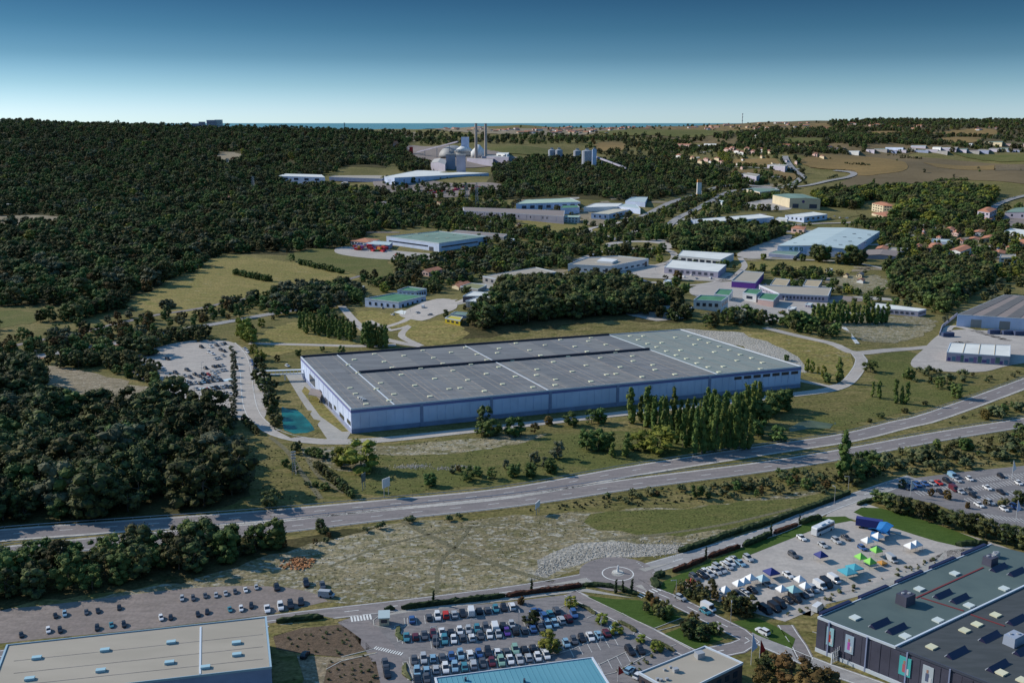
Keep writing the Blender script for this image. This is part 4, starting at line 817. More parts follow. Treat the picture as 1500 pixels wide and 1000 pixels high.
hs = [([(1357, 363), (1377, 364), (1380, 357), (1364, 356)], 6, 'house with a bright red hipped roof beyond the broad pale roofed hall', 'hip', W_pink),
      ([(1390, 366.7), (1407, 369), (1423, 363), (1410, 359)], 9, 'large orange tiled house with a white gable above the dark grove', 'gable', W_white),
      ([(1385, 336), (1397, 337.5), (1399, 334), (1388, 333)], 4, 'small tiled house in the trees below the lawn', 'gable', W_pink),
      ([(1395, 341), (1404, 342.5), (1408, 338), (1399, 337)], 4, 'small pink roofed house behind the small tiled house', 'gable', W_pink),
      ([(1418, 350.5), (1434, 351.5), (1436, 348.5), (1421, 347.8)], 4, 'long low red tiled house among dark trees', 'gable', W_cream),
      ([(1436, 350), (1458, 350), (1461, 346), (1442, 345.5)], 5, 'beige house with a brown tiled roof among dark trees', 'gable', W_cream),
      ([(1454, 371.5), (1472, 372), (1473, 367.5), (1456, 367.5)], 4, 'orange roofed bungalow beside the white villa', 'gable', W_cream),
      ([(1491, 356.5), (1513, 358), (1513, 351), (1495, 351)], 7, 'orange roofed house cut by the edge of the photograph', 'hip', W_cream),
      ([(1400, 352), (1411, 353), (1413, 350), (1403, 349.5)], 4, 'small red roof between conifers in the housing', 'hip', W_pink),
      ([(1282, 365), (1299, 366), (1302, 361.5), (1286, 361)], 4, 'low red roofed outbuilding beside the lilac grey sheds', 'gable', W_pink),
      ([(1340, 361), (1349, 362), (1351, 358.5), (1343, 358)], 3, 'tiny red roofed outbuilding on the forest side of the bright red house', 'hip', W_pink),
      ([(1424, 341), (1440, 342), (1443, 338), (1428, 337.5)], 4, 'white walled house with a pale roof between orange trees', 'gable', W_white)]
for q, hp, lab, st, wm in hs: b = bld('house', lab, 'house', q, hp, wm, R_tile, st, rise=1.6, clear=15); b_windows(b, 3)
b = bld('villa', 'white two storey villa with an outside stair', 'house', [(1464, 378), (1487, 377.5), (1488, 373), (1466, 373.5)], 9, W_white, R_fawn); b_windows(b, 3, 2)
b = bld('shed', 'lilac grey double shed beside the broad pale roofed hall', 'shed', [(1265, 374), (1312, 375.5), (1318, 368), (1270, 366)], 5, W_lil, R_brown, 'gable', rise=1.5)
b = bld('shed', 'small lilac grey shed behind the lilac grey double shed', 'shed', [(1300, 368), (1326, 369), (1330, 364), (1306, 363)], 4, W_lil, R_fawn)
b = bld('shed', 'blue and white flat shed behind the red roofed houses', 'shed', [(1364, 353.5), (1397, 355.5), (1399, 351.5), (1366, 350)], 3.5, W_blue, R_pale)
b = bld('warehouse', 'flat white roof in the yard beyond the houses', 'warehouse', [(1470, 340), (1500, 347), (1520, 340), (1480, 334.5)], 4, W_white, R_white)
# leisure complex with the purple fascia
b = bld('leisure_block', 'grey roofed block with a sweeping purple fascia', 'building', [(1071.7, 411.7), (1106.7, 414.5), (1119, 400), (1088, 397.5)], 9, M_purple, R_fawn, parapet=.8, pm=M_trim)
b = bld('leisure_podium', 'long lilac podium building under two tan roofed blocks', 'building', [(1141, 430.5), (1213, 434), (1218, 422), (1112, 418)], 9, W_lil, R_fawn); b_windows(b, 12, m=M_door)
b = bld('leisure_block', 'left-side tan roofed block above the lilac podium', 'building', [(1128, 417.5), (1151.7, 419.5), (1157.5, 410), (1135, 408)], 8, W_lil, R_tan, parapet=.5); b_windows(b, 4)
b = bld('leisure_block', 'right-side tan roofed block above the lilac podium', 'building', [(1176, 418.5), (1198, 421), (1204.5, 411), (1181, 410)], 9, W_lil, R_tan, parapet=.5); b_windows(b, 4)
b = bld('green_roof_block', 'low white block with a green roof, at the left-side end of the leisure complex', 'building', [(1016, 440), (1056.7, 442), (1067, 435), (1026, 433)], 12, W_white, R_green, parapet=.7); b_windows(b, 4)
b = bld('green_roof_block', 'raised square white block with a green roof behind the left-side low block', 'building', [(1046, 431.5), (1068, 433.5), (1074, 425), (1053, 424)], 6, W_white, R_green, parapet=.7)
b = bld('green_roof_block', 'tall white block with a green roof and a dark square window', 'building', [(1088, 429.5), (1108, 432.3), (1117, 425), (1095, 423.5)], 10, W_white, R_green, parapet=.7); b_windows(b, 1, w=.5, faces=1)
b = bld('green_roof_block', 'green roofed block with a pink wall beside the tall white block', 'building', [(1110, 438), (1133, 441), (1142, 431.7), (1117, 429.5)], 8, W_pink, R_green, parapet=.7)
b = bld('long_shed', 'long white roofed low shed behind a row of poplars', 'shed', [(1275, 450), (1345, 456), (1357, 453), (1284, 444)], 8, W_lil, R_white, parapet=.2); b_windows(b, 8, m=M_door)
b = bld('warehouse', 'large shed with brown striped roof bays beside the right-side yard', 'warehouse', [(1402.5, 461), (1580, 472), (1590, 438), (1471, 432)], 17, W_blue, R_brown, parapet=.3); i = front(b)[0]; b_panels(b, 5, W_blue, 1)
for k in range(5):
    aa = plane(1402.5 + 177.5 * k / 5, 461 + 11 * k / 5, b.z), plane(1402.5 + 177.5 * (k + .55) / 5, 461 + 11 * (k + .55) / 5, b.z), plane(1471 + 119 * (k + .55) / 5, 432 + 6 * (k + .55) / 5, b.z), plane(1471 + 119 * k / 5, 432 + 6 * k / 5, b.z)
    M().prism([(p.x, p.y) for p in aa], b.z + .06, b.z + .25).build('roof_bay', mat('grey roof bay', (.13, .125, .125), .8, var=.1, scale=.1), b.t)
for k in (.12, .36, .6): wfeat(b, i, k, k + .09, .1, b.h * .7, 'loading_door', W_grey, .25)
b = bld('graffiti_shed', 'white roofed shed with a painted purple and blue wall', 'shed', [(1387, 516), (1479.5, 522.3), (1480, 506), (1392, 502.5)], 13, W_lil, R_white, parapet=.3)
i = front(b)[0]
for k in range(14): wfeat(b, i, .02 + k * .069, .07 + k * .069 + .01 * (k % 3), .4 + (k * 7 % 3) * .3, b.h * (.45 + .12 * (k * 5 % 4)), 'mural_patch', mat('mural %d' % (k % 4), [(.10, .08, .22), (.10, .20, .28), (.22, .16, .30), (.10, .18, .16)][k % 4], .7), .1 + .02 * (k % 3))
for k in range(1, 4):
    P = plane(1387 + 92.5 * k / 4, 516 + 6 * k / 4, b.z); Q = plane(1392 + 88 * k / 4, 502.5 + 3.5 * k / 4, b.z); dd = Vector((.2, 0, 0)); M().prism([tuple(v.xy) for v in (P - dd, Q - dd, Q + dd, P + dd)], b.z + .06, b.z + .3).build('roof_seam', R_tan, b.t)

# --- cement works
M_conc = mat('works concrete', (.42, .40, .38), .8, var=.08, scale=.03); M_dome = mat('dome sheet', (.30, .30, .30), .6, var=.1, scale=.05)
def at(px, py_base, py_top):
    g = pix(px, py_base); return g, top_z(px, py_top, g), g.length / F
for i, (x, pt) in enumerate(((697.6, 181.5), (711.6, 182))):
    g, zt, s = at(x, 236, pt); t = thing('chimney', ['tall round concrete chimney, the left-side one of the pair at the cement works', 'tall round concrete chimney, the right-side one of the pair at the cement works'][i], 'chimney', g)
    M().tube((g.x, g.y, g.z - 2), (g.x, g.y, zt), s * 2.3, s * 1.8, 20).build('shaft', mat('chimney concrete', (.42, .36, .33), .8, var=.08, scale=.05), t, smooth=False)
    M().tube((g.x, g.y, zt), (g.x, g.y, zt + s * .7), s * 2.0, s * 2.0, 20).build('rim', M_door, t)
g, zt, s = at(664, 230, 213); h_ = zt - g.z; t = thing('storage_dome', 'broad grey storage dome at the cement works', 'dome', g)
M().lathe(g, [(s * 21 * math.cos(a) + .01, h_ * math.sin(a)) for a in np.linspace(0, math.pi / 2, 9)], 36).build('shell', M_dome, t, smooth=True)
g, zt, s = at(680, 229, 201); t = thing('preheater_building', 'round pale building with a conical roof and a square tower', 'tower', g)
zc = top_z(680, 222, g) - g.z; z2 = top_z(680, 214, g) - g.z
M().lathe(g, [(s * 14.5, 0), (s * 14.5, zc)], 30).build('drum', M_conc, t, smooth=True)
M().lathe((g.x, g.y, g.z + zc), [(s * 15.5, 0), (s * 5, z2 - zc)], 30).build('cone_roof', W_white, t, smooth=True)
M().box((g.x + 3, g.y, g.z + zc), (s * 11, s * 9, zt - g.z - zc)).build('tower', W_blue, t)
g, zt, s = at(701, 231, 212); t = thing('storage_cone', 'second conical pale store partly hidden by the chimneys', 'silo', g); M().lathe(g, [(s * 11, 0), (s * 11, (zt - g.z) * .45), (s * 1.5, zt - g.z)], 26).build('shell', W_white, t, smooth=True)
for x0, x1, yb, yt, lab in ((654, 667, 248, 227, 'square lilac hopper tower on the forest side of the other at the cement works'), (669, 682, 252, 227.5, 'square lilac hopper tower beyond the other at the cement works')):
    g, zt, s = at((x0 + x1) / 2, yb, yt); t = thing('hopper_tower', lab, 'tower', g); M().box((g.x, g.y, g.z - 2), (s * (x1 - x0), s * 9, zt - g.z + 2)).build('shaft', W_lil, t); M().box((g.x, g.y, zt), (s * (x1 - x0 + 1), s * 10, s * 1.2)).build('cap', M_conc, t)
bld('works_hall', 'pale grey gabled hall at the left-side foot of the hopper towers', 'hall', [(631, 239), (652, 241), (655, 235), (636, 233)], 10, W_lil, M_conc, 'gable', rise=4)
bld('works_hall', 'low pale hall beyond the chimneys', 'hall', [(705, 229), (745, 230.5), (747, 227), (712, 226)], 7, W_lil, M_conc)
b = bld('works_office', 'white glazed building beyond the chimneys at the works', 'building', [(727, 225), (744, 226.3), (746, 223.7), (731, 223)], 7, W_white, R_white); b_windows(b, 2)
bld('works_shed', 'low lilac shed behind the round pale building', 'shed', [(684, 232), (722, 234), (724, 231), (690, 230)], 5, W_lil, R_brown)
def conveyor(a, c, ha, hc, label, wd=3.5):
    A, C = pix(*a), pix(*c); A.z = top_z(*ha, A) if ha else A.z + 3; C.z = top_z(*hc, C) if hc else C.z + 3
    t = thing('conveyor', label, 'conveyor', (A.x, A.y, float(hz(A.x, A.y)))); d = (C - A).normalized(); n = Vector((-d.y, d.x, 0)).normalized() * wd / 2
    m = M(); v = []
    for P in (A, C):
        for s, zz in ((-1, 0), (1, 0), (1, 3.4), (-1, 3.4)): v.append(P + n * s + Vector((0, 0, zz)))
    m.add(v, [(3, 2, 1, 0), (4, 5, 6, 7), (0, 1, 5, 4), (1, 2, 6, 5), (2, 3, 7, 6), (3, 0, 4, 7)]); m.build('gallery', W_lil, t)
    for k in (.2, .5, .8):
        P = A.lerp(C, k); M().box((P.x, P.y, float(hz(P.x, P.y)) - 1), (1.6, 1.6, P.z - float(hz(P.x, P.y)) + 1)).build('trestle', M_metal, t)
conveyor((611, 227), (671, 232), (611, 224), (671, 208.5), 'inclined conveyor gallery rising from the red hopper to the dome')
conveyor((917, 251), (873, 246), (917, 247.5), (873, 231), 'inclined conveyor gallery descending from the tall grey silo')
g, zt, s = at(602.5, 226, 216); t = thing('red_hopper', 'bright red hopper house at the foot of the left-side conveyor', 'hopper', g); M().box(g, (s * 5, s * 5, zt - g.z), tz=.9).build('body', M_red, t); M().box((g.x, g.y, zt), (s * 5.4, s * 5.4, 1)).build('cap', M_red, t)
g, zt, s = at(580, 219, 207); t = thing('house', 'pink house at the forest edge on the forest side of the red hopper', 'house', g); M().box(g, (s * 7, s * 8, (zt - g.z) * .7)).build('wall', W_pink, t); M().box((g.x, g.y, g.z + (zt - g.z) * .7), (s * 8, s * 9, (zt - g.z) * .3), tz=.5).build('roof', R_tile, t)
for x, yb, yt, r, lab in ((808.2, 233, 220, 5.2, 'short grey silo, left-side one of the pair beside the wood'), (818.8, 233.5, 220, 5.2, 'short grey silo, right-side one of the pair beside the wood'), (859.5, 246, 221, 7.4, 'tallest grey silo standing in the wood'), (845.5, 233, 221, 5.5, 'blue grey silo just on the forest side of the tallest silo')):
    g, zt, s = at(x, yb, yt); t = thing('silo', lab, 'silo', g); M().tube((g.x, g.y, g.z - 2), (g.x, g.y, zt), s * r, n=24).build('shell', mat('silo steel', (.34, .36, .42), .5, var=.06, scale=.05), t, smooth=False)
    M().lathe((g.x, g.y, zt), [(s * r, 0), (s * r * .3, s * 1.5)], 20).build('roof', M_metal, t); M().box((g.x, g.y, zt + s * 1), (s * 4, s * 3, s * 2.5)).build('headhouse', M_metal, t)
g, zt, s = at(870.2, 247, 217.5); t = thing('lift_tower', 'narrow blue elevator tower attached beside the tallest silo', 'tower', g); M().box((g.x, g.y, g.z - 2), (s * 6, s * 6, zt - g.z)).build('shaft', W_blue, t); M().box((g.x, g.y, zt - 2), (s * 4, s * 4, s * 2.5), tz=.4).build('cap', M_dome, t)
g, zt, s = at(1023.5, 290, 263); t = thing('slim_tower', 'slim square white tower with an orange top and foot beside the avenue', 'tower', g); O = mat('orange paint', (.50, .24, .08), .7)
hh = zt - g.z; M().box((g.x, g.y, g.z), (s * 6, s * 5, hh * .22)).build('foot', O, t); M().box((g.x, g.y, g.z + hh * .22), (s * 6, s * 5, hh * .62)).build('shaft', W_white, t); M().box((g.x, g.y, g.z + hh * .84), (s * 6, s * 5, hh * .16)).build('crown_block', O, t)
# skyline: tower blocks, masts, water tower
for x0, x1, yb, yt, lab in ((309, 321, 187, 176, 'grey tower block on the horizon beside its taller white neighbour'), (320.5, 330, 187, 175.5, 'tallest white and blue tower block on the horizon'), (297, 305, 186, 178.5, 'small tower block on the horizon, set apart from the others'), (287, 296, 186, 181, 'lowest block of the group on the horizon')):
    g = pix((x0 + x1) / 2, 188.5); g.y *= .99; zt = top_z((x0 + x1) / 2, yt, g); s = g.length / F; t = thing('tower_block', lab, 'building', g); wd = s * (x1 - x0)
    M().box((g.x, g.y, g.z - 4), (wd, wd * .6, zt - g.z + 4)).build('wall', W_white if x0 == 320.5 else W_lil, t)
    for k in range(5):
        z = g.z + (zt - g.z) * (k + 1) / 6; M().box((g.x, g.y - wd * .3 - .05, z), (wd * .9, .4, 1.5)).build('window_band', M_glass, t)
for x, yb, yt, lab, r, m in ((504.8, 188, 180, 'lone dark mast on the middle of the horizon', .4, M_door), (1087, 181, 166, 'white lattice mast on the right-side hill crest', .55, W_white)):
    g = pix(x, yb); zt = top_z(x, yt, g); s = g.length / F; t = thing('mast', lab, 'mast', g); M().tube((g.x, g.y, g.z - 2), (g.x, g.y, zt), s * r * 1.4, s * r * .8).build('pole', m, t)
    for k in (.45, .7, .92): M().box((g.x, g.y, g.z + (zt - g.z) * k), (s * 2, s * 2, s * .8)).build('platform', m, t)
g = pix(1350.7, 180); zt = top_z(1350.7, 174, g); s = g.length / F; t = thing('water_tower', 'pale water tower on the right-side skyline', 'tower', g); M().lathe((g.x, g.y, g.z - 1), [(s * .7, 0), (s * .7, (zt - g.z) * .6), (s * 1.6, (zt - g.z) * .75), (s * 1.6, zt - g.z)], 14).build('tank', W_cream, t)
# lattice pylons
def pylon(x, yb, yt, lab, wpx=5.0):
    g = pix(x, yb); zt = top_z(x, yt, g); h_ = zt - g.z; s = g.length / F; t = thing('pylon', lab, 'pylon', g); w0, w1 = s * wpx / 2, s * .7; m = M(); r = h_ / 190
    P = lambda k, sx, sy: Vector((g.x + sx * (w0 + (w1 - w0) * k), g.y + sy * (w0 + (w1 - w0) * k), g.z + h_ * k))
    for sx in (-1, 1):
        for sy in (-1, 1): M().tube(P(0, sx, sy), P(1, sx, sy), r * 1.3, n=4).build('leg', M_metal, t)
    for k in range(6):
        for (a, b_) in (((-1, -1), (1, -1)), ((1, -1), (1, 1)), ((1, 1), (-1, 1)), ((-1, 1), (-1, -1))):
            m.tube(P(k / 6, *a), P((k + 1) / 6, *b_), r, n=3); m.tube(P((k + 1) / 6, *a), P((k + 1) / 6, *b_), r, n=3)
    m.build('bracing', M_metal, t)
    for k in (.72, .86, .98): M().box((g.x, g.y, g.z + h_ * k), (s * wpx * 1.2, .5, .5), .3).build('crossarm', M_metal, t)
pylon(683.5, 300, 269, 'lattice pylon, left-side one of the pair below the very long blue hall'); pylon(698.5, 304, 268, 'lattice pylon, right-side one of the pair below the very long blue hall'); pylon(371.5, 284, 259, 'lone lattice pylon in the left-side forest'); pylon(334, 247, 232, 'small far lattice pylon in front of the clearing', 4); pylon(431, 695, 662, 'small lattice mast on the grass bank near the lone dark shrub', 6)
bld('house', 'tiny white block in the far left-side wood', 'house', [(3, 301), (15, 301.5), (16, 299), (5, 298.5)], 4, W_white, R_white)
bld('house', 'red tiled house in the wood below the very long blue hall', 'house', [(533, 297.5), (546, 299.5), (551, 296), (538, 294.5)], 5, W_pink, R_tile, 'hip', rise=2)
bld('house', 'pink house in the forest near the lone pylon', 'house', [(330, 290), (338, 291), (339, 288.5), (332, 288)], 3, W_pink, R_tile, 'gable', rise=1)
bld('house', 'grey tiled house beyond the red tiled house in the wood', 'house', [(553, 298.5), (566, 300.5), (570, 297), (558, 295.5)], 3, W_lil, R_brown, 'gable', rise=2)
# far estate behind the fields and village houses
fb_ = [((1000, 212, 22), W_pink, R_tile, 'pink roofed row on the estate below the right-side hill'), ((1022, 213, 20), W_blue, R_brown, 'grey shed on the estate below the right-side hill'), ((1040, 211, 18), W_white, R_white, 'pale flat shed beside the grey shed of the far estate'), ((1225, 217, 24), W_lil, R_brown, 'grey shed at the left-side end of the sheds beyond the fields'), ((1248, 222, 20), W_white, R_white, 'white shed on the forest side of the centre beyond the fields'), ((1310, 216, 26), W_blue, R_fawn, 'long blue grey shed beyond the fields'), ((1345, 214, 22), W_lil, R_pale, 'pale roofed shed beyond the fields'), ((1372, 216, 12), W_white, R_white, 'small white shed beyond the fields'), ((1390, 217, 22), W_lil, R_white, 'flat pale shed beyond the tall hedge'), ((1420, 211, 7), W_white, R_white, 'tiny white farmhouse beyond the fields'), ((1455, 208, 26), W_cream, R_teal, 'cream works with a green roof beyond the fields'), ((1490, 211, 34), W_pink, R_brown, 'long brown roofed works at the right-side end'), ((1070, 212, 10), W_white, R_white, 'small white building beside the far estate')]
fb_ += [((1275 + i * 15, 219 + (i * 5 % 4) - (i * 3 % 5) * .6, 12 + (i * 7 % 9)), (W_lil, W_grey, W_base)[i % 3], (R_fawn, R_teal, R_brown, R_fawn)[i % 4], '%s low shed in the strip of sheds beyond the stubble field' % ORD[i]) for i in range(15)]
for (x, y, w_), wm, rm, lab in fb_: bld('far_shed', lab, 'shed', [(x - w_ / 2, y), (x + w_ / 2, y + .6), (x + w_ / 2 + 2, y - 1.3), (x - w_ / 2 + 3, y - 1.7)], 3.0, wm, rm, parapet=0, clear=5)
bld('church', 'small white chapel in the wood below the right-side hill', 'chapel', [(1105, 199), (1109, 199.3), (1110, 198.5), (1106, 198.2)], 4, W_white, R_tile, 'gable', rise=3)
bld('farmhouse', 'low grey farm block in a clearing below the hill', 'farmhouse', [(1124, 242), (1150, 244), (1154, 242), (1130, 240.5)], 4, W_lil, R_fawn)
bld('farm_shed', 'grey vaulted shed beside the crossing avenues', 'shed', [(1085, 255.5), (1108, 259), (1113, 256), (1092, 253)], 4, W_lil, R_fawn)
for i, (x, y) in enumerate(((1021, 236), (1030, 233), (1038, 236), (1046, 232), (1052, 237), (990, 228), (1010, 231), (1060, 219), (1075, 221), (1090, 218), (1098, 222), (1110, 219), (1122, 222), (1068, 217), (1082, 223), (1200, 229), (1190, 226))):
    bld('village_house', 'tiled house in the hamlet where the far avenues meet', 'house', [(x, y), (x + 7, y + .6), (x + 8.5, y - 1.6), (x + 2, y - 2.2)], 2.6, [W_cream, W_pink, W_white][i % 3], R_tile, 'gable', rise=1.6, clear=6, group='tiled houses of the far hamlet')
# small buildings and roofs between the larger halls
rq = random.Random(21)
for i, (x, y, wpx, hpx_, wm, rm, st, lab) in enumerate((
 (746, 352, 16, 4, W_blue, R_pale, 'flat', 'small blue shed at the lane beyond the blue factory'), (600, 285, 14, 3, W_white, R_pale, 'flat', 'low pale shed below the very long blue hall'), (625, 289, 12, 3, W_blue, R_white, 'flat', 'low white roofed shed in the trees below the long hall'),
 (642, 297, 10, 3, W_cream, R_tile, 'gable', 'cream cottage hidden in the trees below the long hall'), (505, 268, 10, 3, W_lil, R_fawn, 'flat', 'grey hut beside the weathered grey shed'), (470, 352, 8, 3, W_cream, R_tile, 'gable', 'cottage above the green meadow'),
 (632, 408, 10, 4, W_pink, R_tile, 'gable', 'pink cottage just behind the green roofed shop'), (735, 425, 12, 4, W_white, R_white, 'flat', 'little white block against the pine hill'), (528, 421, 12, 3, W_white, R_pale, 'flat', 'pale lorry shed near the end of the lane'),
 (978, 412, 12, 4, W_white, R_pale, 'flat', 'pale shed beside the blue house with solar panels'), (995, 424, 10, 4, W_cream, R_tile, 'gable', 'cream cottage in front of the leisure complex'), (1008, 452, 12, 5, W_white, R_fawn, 'flat', 'white hut at the end of the hill road'),
 (1160, 452, 14, 5, W_white, R_white, 'flat', 'white pavilion below the lilac podium'), (1185, 446, 12, 4, W_lil, R_pale, 'flat', 'pale kiosk below the lilac podium'), (1260, 402, 12, 4, W_cream, R_brown, 'gable', 'brown roofed hut beside the bare yard'), (1215, 395, 10, 4, W_white, R_fawn, 'flat', 'white hut behind the massive trees'),
 (930, 340, 12, 3, W_white, R_fawn, 'flat', 'white hut beside the far roundabout'), (1015, 336, 20, 4, W_white, R_white, 'flat', 'white awning of the depot below the long narrow blue shed'), (1045, 339, 16, 4, W_lil, R_white, 'flat', 'lilac shed below the long narrow blue shed'), (1065, 336, 10, 4, W_pink, R_tile, 'gable', 'pink cottage below the long narrow blue shed'),
 (1090, 346, 8, 3, W_cream, R_tile, 'gable', 'orange roofed cottage in the dense trees'), (1103, 349, 7, 3, W_pink, R_tile, 'hip', 'second orange roofed cottage in the dense trees'), (1055, 296, 14, 3, W_white, R_pale, 'flat', 'pale shed beside the two avenues'), (1190, 300, 10, 3, W_white, R_pale, 'flat', 'hut behind the cream depot'),
 (1340, 350, 9, 4, W_cream, R_tile, 'gable', 'tiled cottage beside the blue and white shed'), (1376, 347, 9, 4, W_pink, R_tile, 'hip', 'hipped cottage among the dark conifers'), (1450, 361, 8, 4, W_white, R_tile, 'gable', 'white cottage above the white villa'), (1478, 362, 9, 4, W_cream, R_tile, 'hip', 'cream hipped cottage near the edge'), (1425, 376, 10, 5, W_pink, R_tile, 'gable', 'pink cottage beside the dark grove'), (1330, 345, 8, 3, W_white, R_tile, 'gable', 'white cottage at the corner of the broad hall'), (1352, 342, 8, 3, W_cream, R_tile, 'hip', 'cream cottage between orange trees'))):
    bb_ = bld('small_building', lab, 'building', [(x - wpx / 2, y), (x + wpx * .2, y + wpx * .09), (x + wpx / 2, y - wpx * .10), (x - wpx * .15, y - wpx * .18)], hpx_, wm, rm, st, rise=1.5, clear=13); b_windows(bb_, 2, w=.4)
rv = random.Random(8)
for (xa, ya, xb, yb, n_) in ((1290, 332, 1500, 396, 34), (980, 330, 1115, 352, 10), (600, 385, 720, 420, 6), (1225, 398, 1290, 415, 3), (700, 300, 760, 330, 4), (1040, 226, 1170, 246, 14), (440, 282, 640, 330, 7)):
    for k_ in range(n_):
        x, y = rv.uniform(xa, xb), rv.uniform(ya, yb); wp = rv.uniform(6, 11) * (y - 140) / 220; sk = rv.uniform(-.5, .5)
        g_ = pix(x, y)
        if any(min(p[0] for p in P) - 4 < g_.x < max(p[0] for p in P) + 4 and min(p[1] for p in P) - 4 < g_.y < max(p[1] for p in P) + 4 for P, _ in CLEAR): continue
        bb_ = bld('garden_house', 'small low house standing among the trees and gardens between the larger halls', 'house', [(x - wp / 2, y), (x + wp * .25, y + wp * (.10 + sk * .05)), (x + wp / 2, y - wp * .08), (x - wp * .2, y - wp * .17)], 2.6 + wp * .1, rv.choice((W_cream, W_pink, W_white, W_lil)), rv.choice((R_tile, R_tile, R_tile, R_brown, R_fawn)), rv.choice(('gable', 'gable', 'hip')), rise=1.5, clear=9, group='small houses among the trees between the halls')
# houses strewn over the hill crest
hm = {}
def small_house(seed):
    r = random.Random(seed); a, b_ = r.uniform(7, 11), r.uniform(10, 20); h_ = r.uniform(3, 6)
    w1 = M().box((0, 0, -1.5), (b_, a, h_ + 1.5)).mesh('wall', [W_cream, W_pink, W_white][seed % 3]); m = M(); e_ = .4
    V = [(-b_ / 2 - e_, -a / 2 - e_, h_), (b_ / 2 + e_, -a / 2 - e_, h_), (b_ / 2 + e_, a / 2 + e_, h_), (-b_ / 2 - e_, a / 2 + e_, h_), (-b_ / 2, 0, h_ + 2), (b_ / 2, 0, h_ + 2)]
    m.add(V, [(0, 1, 5, 4), (2, 3, 4, 5), (1, 2, 5), (3, 0, 4), (3, 2, 1, 0)]); return w1, m.mesh('roof', R_tile)
HM = [small_house(i) for i in range(6)]
r = random.Random(5); nH = 0
for x0, x1, y0, y1, n in ((740, 900, 188, 196, 62), (640, 740, 188, 194, 20), (900, 1100, 184, 191, 30), (1100, 1330, 181, 190, 36), (1330, 1460, 186, 192, 8), (1150, 1230, 215, 222, 8)):
    for k in range(n):
        g = pix(r.uniform(x0, x1), r.uniform(y0, y1)); q = HM[r.randrange(6)]; t = thing('hillside_house', 'pale house with a terracotta roof in the settlement strewn along the far hill crest', 'house', g, 'terracotta roofed houses on the far hill crest', r.uniform(0, 3)); t.scale = (1.25, 1.25, 1.25)
        inst('wall', q[0], t); inst('roof', q[1], t); KEEPOUT.append([(g.x - 12, g.y - 30), (g.x + 12, g.y - 30), (g.x + 12, g.y + 8), (g.x - 12, g.y + 8)])
# ------------------------------------------------------------ vegetation
def leafmat(name, c1, c2, rnd=.25):
    m = mat(name, c1, .75, col2=c2, scale=.55, spec=.08, objrand=rnd, detail=3); return m
L_pine = leafmat('pine needles', (0.028, 0.036, 0.022), (0.108, 0.114, 0.036), .5)
L_broad = leafmat('broad leaves', (0.049, 0.086, 0.026), (0.116, 0.152, 0.046))
L_yel = leafmat('autumn leaves', (.115, .135, .024), (.205, .210, .042))
L_rust = leafmat('rust leaves', (.085, .055, .020), (.120, .085, .030))
L_olive = leafmat('grey olive leaves', (.070, .078, .046), (.125, .130, .078), .3)
L_pop = leafmat('poplar leaves', (0.058, 0.099, 0.030), (0.132, 0.162, 0.043))
L_cyp = leafmat('cypress foliage', (0.017, 0.030, 0.017), (0.030, 0.049, 0.023), .1)
L_bush = leafmat('shrub leaves', (0.066, 0.083, 0.036), (0.129, 0.132, 0.063), .3)
L_hedge = leafmat('hedge leaves', (0.020, 0.033, 0.017), (0.046, 0.063, 0.026), .1)
L_hedge2 = leafmat('red hedge leaves', (.050, .020, .016), (.075, .035, .022), .1)
BARK = mat('bark', (.12, .095, .075), .9, var=.2, scale=2)
T_ = (1 + 5 ** .5) / 2
ICO = [Vector(v).normalized() for v in [(-1, T_, 0), (1, T_, 0), (-1, -T_, 0), (1, -T_, 0), (0, -1, T_), (0, 1, T_), (0, -1, -T_), (0, 1, -T_), (T_, 0, -1), (T_, 0, 1), (-T_, 0, -1), (-T_, 0, 1)]]
ICOF = [(0, 11, 5), (0, 5, 1), (0, 1, 7), (0, 7, 10), (0, 10, 11), (1, 5, 9), (5, 11, 4), (11, 10, 2), (10, 7, 6), (7, 1, 8), (3, 9, 4), (3, 4, 2), (3, 2, 6), (3, 6, 8), (3, 8, 9), (4, 9, 5), (2, 4, 11), (6, 2, 10), (8, 6, 7), (9, 8, 1)]
